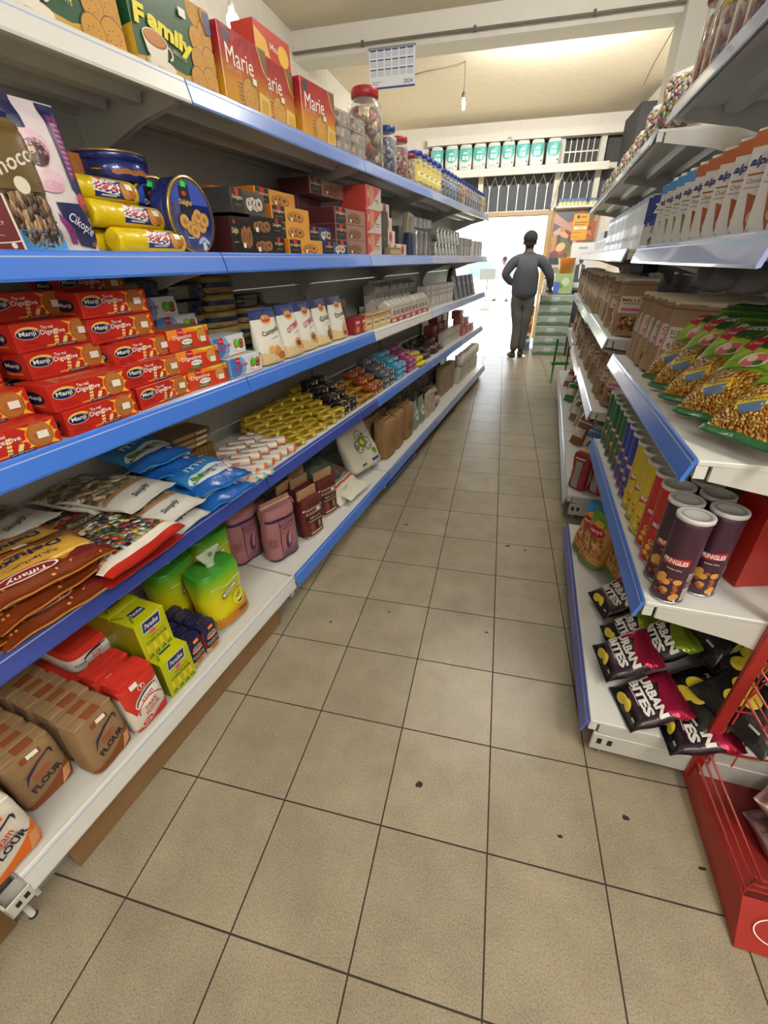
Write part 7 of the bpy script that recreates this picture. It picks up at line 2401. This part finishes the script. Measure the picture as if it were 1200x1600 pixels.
t.rotation_euler = (0, 0, R(10))
# water bottles on the printed stack
b0 = jar_kind('drink_bottle', 'bottle', 'bottles on the printed stack', .035, .24, M('c9bdb8', rough=.3), M('b0343a', rough=.4), neck=.4, seg=14)
for i in range(2):
    o = b0.use('%s' % ['pale bottle with red cap on the printed stack beside the man', 'second pale bottle with red cap on the printed stack'][i])
    o.location = (.655 + i * .05, 8.20 + .06 * i, .912)
# standing sign outside
t = thing('floor_sign', 'grey board sign on a thin post outside the door', 'sign')
b = MB()
b.box(-.24, .24, -.01, .01, .86, 1.16, M('6a6c66', rough=.6), c=.004)
b.build('board', t)
b = MB()
b.tube([(0, .015, .04), (0.01, .015, .9)], .018, M('55564f', rough=.5), 8)
b.build('post', t)
b = MB()
b.lathe([(.17, 0), (.17, .06), (.12, .09), (.03, .10)], M('8d8676', rough=.8), 18)
b.build('base', t)
t.location = (-.49, 15.75, -.004)

# ------------------------------------------------------------------ people
DG = bpy.context.evaluated_depsgraph_get


def skin_mesh(name, nodes, edges, mat, parent=None, sub=2, root=None):
    names = list(nodes)
    me = bpy.data.meshes.new(name)
    me.from_pydata([nodes[n][0] for n in names], [(names.index(a), names.index(b)) for a, b in edges], [])
    o = bpy.data.objects.new(name, me)
    COL.objects.link(o)
    m = o.modifiers.new('skin', 'SKIN')
    m.use_smooth_shade = True
    lay = me.skin_vertices[0].data
    for i, n in enumerate(names):
        r = nodes[n][1]
        lay[i].radius = (r, r) if not isinstance(r, tuple) else r
        lay[i].use_root = (n == (root or names[0]))
    s = o.modifiers.new('subdivision', 'SUBSURF')
    s.levels = s.render_levels = sub
    me2 = bpy.data.meshes.new_from_object(o.evaluated_get(DG()))
    o.modifiers.clear()
    o.data = me2
    bpy.data.meshes.remove(me)
    for p in me2.polygons:
        p.use_smooth = True
    me2.materials.clear()
    me2.materials.append(mat)
    if parent:
        o.parent = parent
    return o


def flatten_y(o, y0, z0, z1, k, xmin=-9, xmax=9):
    for v in o.data.vertices:
        if z0 < v.co.z < z1 and xmin < v.co.x < xmax:
            w = min(1, (v.co.z - z0) / .06, (z1 - v.co.z) / .06)
            v.co.y = y0 + (v.co.y - y0) * (1 + (k - 1) * w)


def ell(b, c, r, mat, seg=18, rings=12, tilt=0):
    rows = []
    for i in range(rings + 1):
        ph = PI * i / rings - PI / 2
        rows.append([(c[0] + r[0] * math.cos(ph) * math.cos(2 * PI * j / seg), c[1] + r[1] * math.cos(ph) * math.sin(2 * PI * j / seg), c[2] + r[2] * math.sin(ph)) for j in range(seg)])
    b.grid(rows, mat, True, True)


def finger_chains(nodes, edges, wrist, base, d, side, down, L=.085, curl=.5):
    """five separate fingers from a palm: d = palm direction, side = across the palm, down = the way the fingers curl"""
    d, side, down = Vector(d).normalized(), Vector(side).normalized(), Vector(down).normalized()
    palm = Vector(base)
    for i, (off, ln) in enumerate([(-.030, .90), (-.010, 1.05), (.010, 1.0), (.029, .78)]):
        p0 = palm + side * off + d * .035
        p1 = p0 + (d + down * curl * .4).normalized() * L * ln * .42
        p2 = p1 + (d + down * curl * 1.2).normalized() * L * ln * .33
        p3 = p2 + (d + down * curl * 2.4).normalized() * L * ln * .25
        pk = 'palm'
        for q, (p, r_) in enumerate([(p0, .0115), (p1, .0095), (p2, .0088), (p3, .0075)]):
            nm = base_name = '%s_f%d_%d' % (wrist, i, q)
            nodes[nm] = (tuple(p), r_)
            edges.append((pk if q else wrist + '_palm', nm))
            pk = nm
    t0 = palm - side * .034 - d * .01
    t1 = t0 - side * .024 + d * .025
    t2 = t1 + d * .028 - side * .004 + down * .01
    pk = wrist + '_palm'
    for q, (p, r_) in enumerate([(t0, .013), (t1, .0105), (t2, .009)]):
        nm = '%s_th_%d' % (wrist, q)
        nodes[nm] = (tuple(p), r_)
        edges.append((pk, nm))
        pk = nm


def person(label, J, skin, top_m, leg_m, shoe_m, hair_m, loc, scale=1.0, coat=True, hat=False, rz=0, wide=1.0, pose_hands=()):
    root = thing('person', label, 'person')
    N = {'hip': (J['hip'], .112 * wide), 'belly': (J['belly'], .122 * wide), 'chest': (J['chest'], .140 * wide), 'collar': (J['collar'], .080), 'neck': (J['neck'], .060), 'jaw': (J['jaw'], .066), 'skull': (J['skull'], .094), 'crown': (J['crown'], .062)}
    E = [('hip', 'belly'), ('belly', 'chest'), ('chest', 'collar'), ('collar', 'neck'), ('neck', 'jaw'), ('jaw', 'skull'), ('skull', 'crown')]
    for s_ in 'LR':
        N.update({s_ + '_sho': (J[s_ + '_sho'], .062), s_ + '_elb': (J[s_ + '_elb'], .043), s_ + '_wri': (J[s_ + '_wri'], .028), s_ + '_wri_palm': (J[s_ + '_hand'], .030),
                  s_ + '_thi': (J[s_ + '_thi'], .074), s_ + '_knee': (J[s_ + '_knee'], .054), s_ + '_ank': (J[s_ + '_ank'], .038), s_ + '_toe': (J[s_ + '_toe'], .034)})
        E += [('collar', s_ + '_sho'), (s_ + '_sho', s_ + '_elb'), (s_ + '_elb', s_ + '_wri'), (s_ + '_wri', s_ + '_wri_palm'), ('hip', s_ + '_thi'), (s_ + '_thi', s_ + '_knee'), (s_ + '_knee', s_ + '_ank'), (s_ + '_ank', s_ + '_toe')]
    for s_, d, side, down in pose_hands:
        finger_chains(N, E, s_ + '_wri', J[s_ + '_hand'], d, side, down)
    body = skin_mesh('body', N, E, skin, root, root='hip')
    hy = J['skull'][1]
    fd = J.get('face', 1)                                            # the way the face looks along y
    h = Vector(J['skull'])
    hb = MB()
    # ears, nose, brow and lips
    for q in (-1, 1):
        ell(hb, (h.x + q * .083, h.y - fd * .005, h.z - .02), (.012, .022, .034), skin, 10, 8)
    ell(hb, (h.x, h.y + fd * .092, h.z - .03), (.015, .020, .026), skin, 10, 8)
    hb.build('ears_and_nose', root)
    hb = MB()
    for q in (-1, 1):
        ell(hb, (h.x + q * .033, h.y + fd * .078, h.z), (.014, .010, .009), M('ece8e2', rough=.3), 10, 8)
        ell(hb, (h.x + q * .033, h.y + fd * .086, h.z), (.006, .004, .006), M('1a1210', rough=.2), 8, 6)
    ell(hb, (h.x, h.y + fd * .076, h.z - .072), (.026, .010, .008), M('6a3a34', rough=.5), 10, 8)
    hb.build('face_features', root)
    hb = MB()
    ell(hb, (h.x, h.y - fd * .026, h.z + .038), (.101, .100, .094), hair_m, 20, 14)
    ell(hb, (h.x, h.y - fd * .045, h.z - .015), (.080, .060, .075), hair_m, 16, 10)
    hb.build('hair', root)
    # jacket or shirt
    jk_ = .030 if coat else .014
    bw = .028 if coat else 0
    N2 = {'hem': (J['hem'], .150 * wide + jk_ + bw), 'belly': (J['belly'], .140 * wide + jk_ + bw), 'chest': (J['chest'], .152 * wide + jk_ + bw * .7), 'collar': (J['collar'], .078 + jk_), 'neck': (Vector(J['collar']) * .28 + Vector(J['neck']) * .72, 0.050 + jk_ * .5)}
    N2['neck'] = (tuple(N2['neck'][0]), N2['neck'][1])
    E2 = [('hem', 'belly'), ('belly', 'chest'), ('chest', 'collar'), ('collar', 'neck')]
    for s_ in 'LR':
        N2.update({s_ + '_sho': (J[s_ + '_sho'], .060 + jk_ * .8), s_ + '_elb': (J[s_ + '_elb'], .056 + jk_ * .5), s_ + '_wri': (J[s_ + '_wri'], .040 + jk_ * .3)})
        E2 += [('collar', s_ + '_sho'), (s_ + '_sho', s_ + '_elb'), (s_ + '_elb', s_ + '_wri')]
    jac = skin_mesh('jacket' if coat else 'shirt', N2, E2, top_m, root, root='hem')
    N3 = {'hip': (J['hip'], .158 * wide), 'waist': (tuple(Vector(J['hip']) + Vector((0, 0, .10))), .140 * wide)}
    E3 = [('hip', 'waist')]
    for s_ in 'LR':
        N3.update({s_ + '_thi': (J[s_ + '_thi'], .118), s_ + '_knee': (J[s_ + '_knee'], .084), s_ + '_cuff': (tuple(Vector(J[s_ + '_ank']) + Vector((0, 0, .015))), .064)})
        E3 += [('hip', s_ + '_thi'), (s_ + '_thi', s_ + '_knee'), (s_ + '_knee', s_ + '_cuff')]
    tro = skin_mesh('trousers', N3, E3, leg_m, root, root='hip')
    for s_ in 'LR':
        a, t = Vector(J[s_ + '_ank']), Vector(J[s_ + '_toe'])
        d = (t - a)
        d.z = 0
        d.normalize()
        heel = Vector((a.x, a.y, .045)) - d * .055
        shoe = skin_mesh('shoe', {'heel': (tuple(heel), .042), 'mid': (tuple(Vector((a.x, a.y, .048)) + d * .06), .046), 'toe': (tuple(Vector((t.x, t.y, .040)) + d * .03), .038), 'top': (tuple(Vector((a.x, a.y, .085))), .048)},
                         [('heel', 'mid'), ('mid', 'toe'), ('mid', 'top')], shoe_m, root, root='mid')
        for v in shoe.data.vertices:
            v.co.z = max(v.co.z, .004)
    y0 = J['chest'][1]
    flatten_y(body, y0, .80, 1.50, .66)
    flatten_y(jac, y0, .60, 1.52, .66)
    flatten_y(tro, J['hip'][1], .62, 1.08, .72)
    root.location = loc
    root.scale = (scale,) * 3
    root.rotation_euler = (0, 0, rz)
    return root


DARK = M('383c44', rough=.8, vary=.15)
man = dict(hip=(.0, 0, .93), belly=(.0, .0, 1.06), chest=(.0, -.01, 1.23), collar=(.0, -.01, 1.405), neck=(.0, .0, 1.50), jaw=(.005, .025, 1.565), skull=(.0, .01, 1.63), crown=(.0, .0, 1.675), hem=(.012, 0, .82),
           L_sho=(-.205, -.005, 1.372), L_elb=(-.315, -.02, 1.20), L_wri=(-.185, .075, 1.075), L_hand=(-.135, .10, 1.03), R_sho=(.205, -.005, 1.378), R_elb=(.345, .03, 1.20), R_wri=(.385, .20, 1.015), R_hand=(.395, .265, .965),
           L_thi=(-.09, .0, .84), L_knee=(-.03, .03, .48), L_ank=(-.055, -.05, .09), L_toe=(-.11, .07, .05), R_thi=(.09, .0, .84), R_knee=(.065, .04, .48), R_ank=(.06, .06, .09), R_toe=(.085, .19, .05), face=1)
person('man in dark jacket seen from behind, hand on hip, leaning by the printed cartons', man, M('3d2820', rough=.6), DARK, M('4a4947', rough=.85, vary=.12), M('2a2220', rough=.5), M('171412', rough=.9), (.325, 7.72, 0), wide=1.06,
       pose_hands=(('R', (.15, .9, -.15), (1, 0, 0), (0, -.2, -1)), ('L', (.7, .5, -.4), (0, .5, .8), (.3, -.4, -.2))))
walk = dict(hip=(0, 0, .93), belly=(.0, -.01, 1.08), chest=(.0, -.02, 1.23), collar=(.0, -.02, 1.39), neck=(.0, .0, 1.48), jaw=(.0, .03, 1.555), skull=(.0, .02, 1.62), crown=(.0, .01, 1.66), hem=(0, 0, .84),
            L_sho=(-.175, -.02, 1.35), L_elb=(-.24, .08, 1.14), L_wri=(-.22, .25, .98), L_hand=(-.21, .31, .93), R_sho=(.175, -.02, 1.35), R_elb=(.25, -.14, 1.15), R_wri=(.24, -.16, .91), R_hand=(.24, -.15, .84),
            L_thi=(-.09, .0, .84), L_knee=(-.09, -.05, .48), L_ank=(-.09, -.30, .12), L_toe=(-.09, -.20, .05), R_thi=(.09, .0, .84), R_knee=(.09, .22, .50), R_ank=(.09, .28, .09), R_toe=(.09, .41, .05), face=1)
person('person in pale jeans and pink top walking past outside', walk, M('6d4a3a', rough=.6), M('c08a92', rough=.8), M('8fa9c4', rough=.85, vary=.15), M('3a3434', rough=.5), M('2a211e', rough=.9), (-.02, 19.0, -.004), scale=.86, coat=False, rz=R(78),
       pose_hands=(('R', (0, .2, -1), (0, 1, 0), (-1, 0, 0)), ('L', (0, .9, -.5), (1, 0, 0), (0, 0, -1))))

# ------------------------------------------------------------------ red display stand at the lower right
RDM = M('98201a', rough=.35, coat=.2)
t = thing('display_stand', 'red metal display stand with wire baskets at the lower right', 'stand')
b = MB()
P = {'a': (.683, .546, .006), 'b': (.702, .948, .006), 'c': (.706, .953, .085), 'd': (.700, .617, .092), 'e': (1.30, .52, .006), 'f': (1.30, .60, .092), 'g': (1.30, .95, .006), 'h': (1.30, .95, .085)}


def slab(q, ps, th, mat):
    ps = [Vector(p) for p in ps]
    nrm = (ps[1] - ps[0]).cross(ps[2] - ps[0]).normalized() * th
    k = len(ps)
    q.add(ps + [p + nrm for p in ps], [tuple(range(k)), tuple(range(2 * k - 1, k - 1, -1))] + [(i, (i + 1) % k, k + (i + 1) % k, k + i) for i in range(k)], mat)


slab(b, [P['a'], P['b'], P['c'], P['d']], .004, RDM)
slab(b, [P['e'], P['a'], P['d'], P['f']], .004, RDM)
slab(b, [P['b'], P['g'], P['h'], P['c']], .004, RDM)
slab(b, [(.70, .60, .03), (1.30, .60, .03), (1.30, .95, .03), (.705, .95, .03)], -.004, M('7d1a15', rough=.4))
fv = (Vector(P['d']) - Vector(P['a']))


def frontp(x, z, l):
    p = Vector((.683 + x, .546 - x * .042, .006)) + fv * (z / fv.length)
    return p + Vector((0, -.8, .6)).normalized() * (.0045 + l)


cc = [(.082 + .055 * math.cos(2 * PI * i / 32), .055 + .030 * math.sin(2 * PI * i / 32)) for i in range(33)]
ci = [(.082 + .052 * math.cos(2 * PI * i / 32), .055 + .0275 * math.sin(2 * PI * i / 32)) for i in range(33)]
b.add([frontp(x, z, .0006) for x, z in cc] + [frontp(x, z, .0006) for x, z in ci], [(i, i + 1, 34 + i, 33 + i) for i in range(32)], WHITE)
b.build('base_panel', t)
for x, y in ((.712, .945), (1.29, .945)):
    b = MB()
    b.box(x - .016, x + .016, y - .008, y + .008, .02, 1.05, RDM, c=.003)
    b.build('post', t)
b = MB()
for i in range(10):
    b.tube([(.74 + i * .058, .945, .09), (.74 + i * .058, .945, 1.02)], .003, RDM, 6)
b.build('back_wires', t)
b = MB()
for z in (.16, .34, .52, .70, .88, 1.02):
    b.tube([(.71, .943, z), (1.29, .943, z)], .0035, RDM, 6)
b.build('back_rails', t)
b = MB()
for dz, dx in ((.10, .004), (.125, .012), (.15, .020)):
    b.tube([(.706 + dx, .94, dz), (.704 + dx, .63, dz), (1.29, .615, dz)], .0035, RDM, 6)
for x in (.712, .85, 1.0, 1.15):
    b.tube([(x, .632, .085), (x, .632, .155)], .003, RDM, 6)
b.build('lower_rails', t)
b = MB()
zb2 = .40
for dz in (0, .05, .10):
    b.tube([(.73, .94, zb2 + dz), (.73 + dz * .1, .66 - dz * .3, zb2 + dz), (1.29, .65 - dz * .3, zb2 + dz)], .0035, RDM, 6)
for i in range(8):
    b.tube([(.75 + i * .075, .94, zb2), (.75 + i * .075, .66, zb2)], .0025, RDM, 6)
for i in range(4):
    b.tube([(.73, .93 - i * .08, zb2), (.738, .92 - i * .085, zb2 + .10)], .0025, RDM, 6)
b.build('upper_basket', t)
for x, y in ((.71, .60), (.72, .92)):
    b = MB()
    b.lathe([(.014, 0), (.016, .004), (.016, .012), (.008, .014)], SLOT, 12, (x, y, 0))
    b.build('foot', t)
pkb = bag('foil_sweet_pack', 'sweet pack', 'brown and pink foil packs in the red stand', .12, .16, .05, foil('8a6a6c'), [('R', .1, .3, .8, .4, ink('4a2c2c')), ('R', .15, .1, .4, .15, ink('c9b0b4'))], 'pillow', amp=.014, seed=601)
for i, (x, y, z, rx, yw) in enumerate([(.90, .70, .05, -70, 20), (.97, .82, .06, -60, -30), (.92, .74, .11, -58, 40), (1.07, .72, .06, -66, 10), (1.04, .84, .12, -64, 70)]):
    o = pkb.use('brown and pink foil sweet pack in the red stand tray, %s' % ['lowest at the left', 'at the back', 'on top at the left', 'to the right', 'on top at the right'][i])
    o.location = (x, y, z)
    o.rotation_euler = (R(rx), 0, R(yw))
# brown woven carton at the lower left photo edge
b = MB()
b.box(-.40, 0, -.5, 0, 0, .13, M('6a4f2c', rough=.8, vary=.25, bump=(60, .4)), c=.006)
b.box(-.40, -.002, -.498, -.002, .1295, .134, M('55432a', rough=.8, vary=.2))
o = tag(b.build('brown_carton'), 'brown carton corner on the floor at the lower left photo edge', 'carton')
o.location = (-1.005, .195, 0)
o.rotation_euler = (0, 0, R(-6))
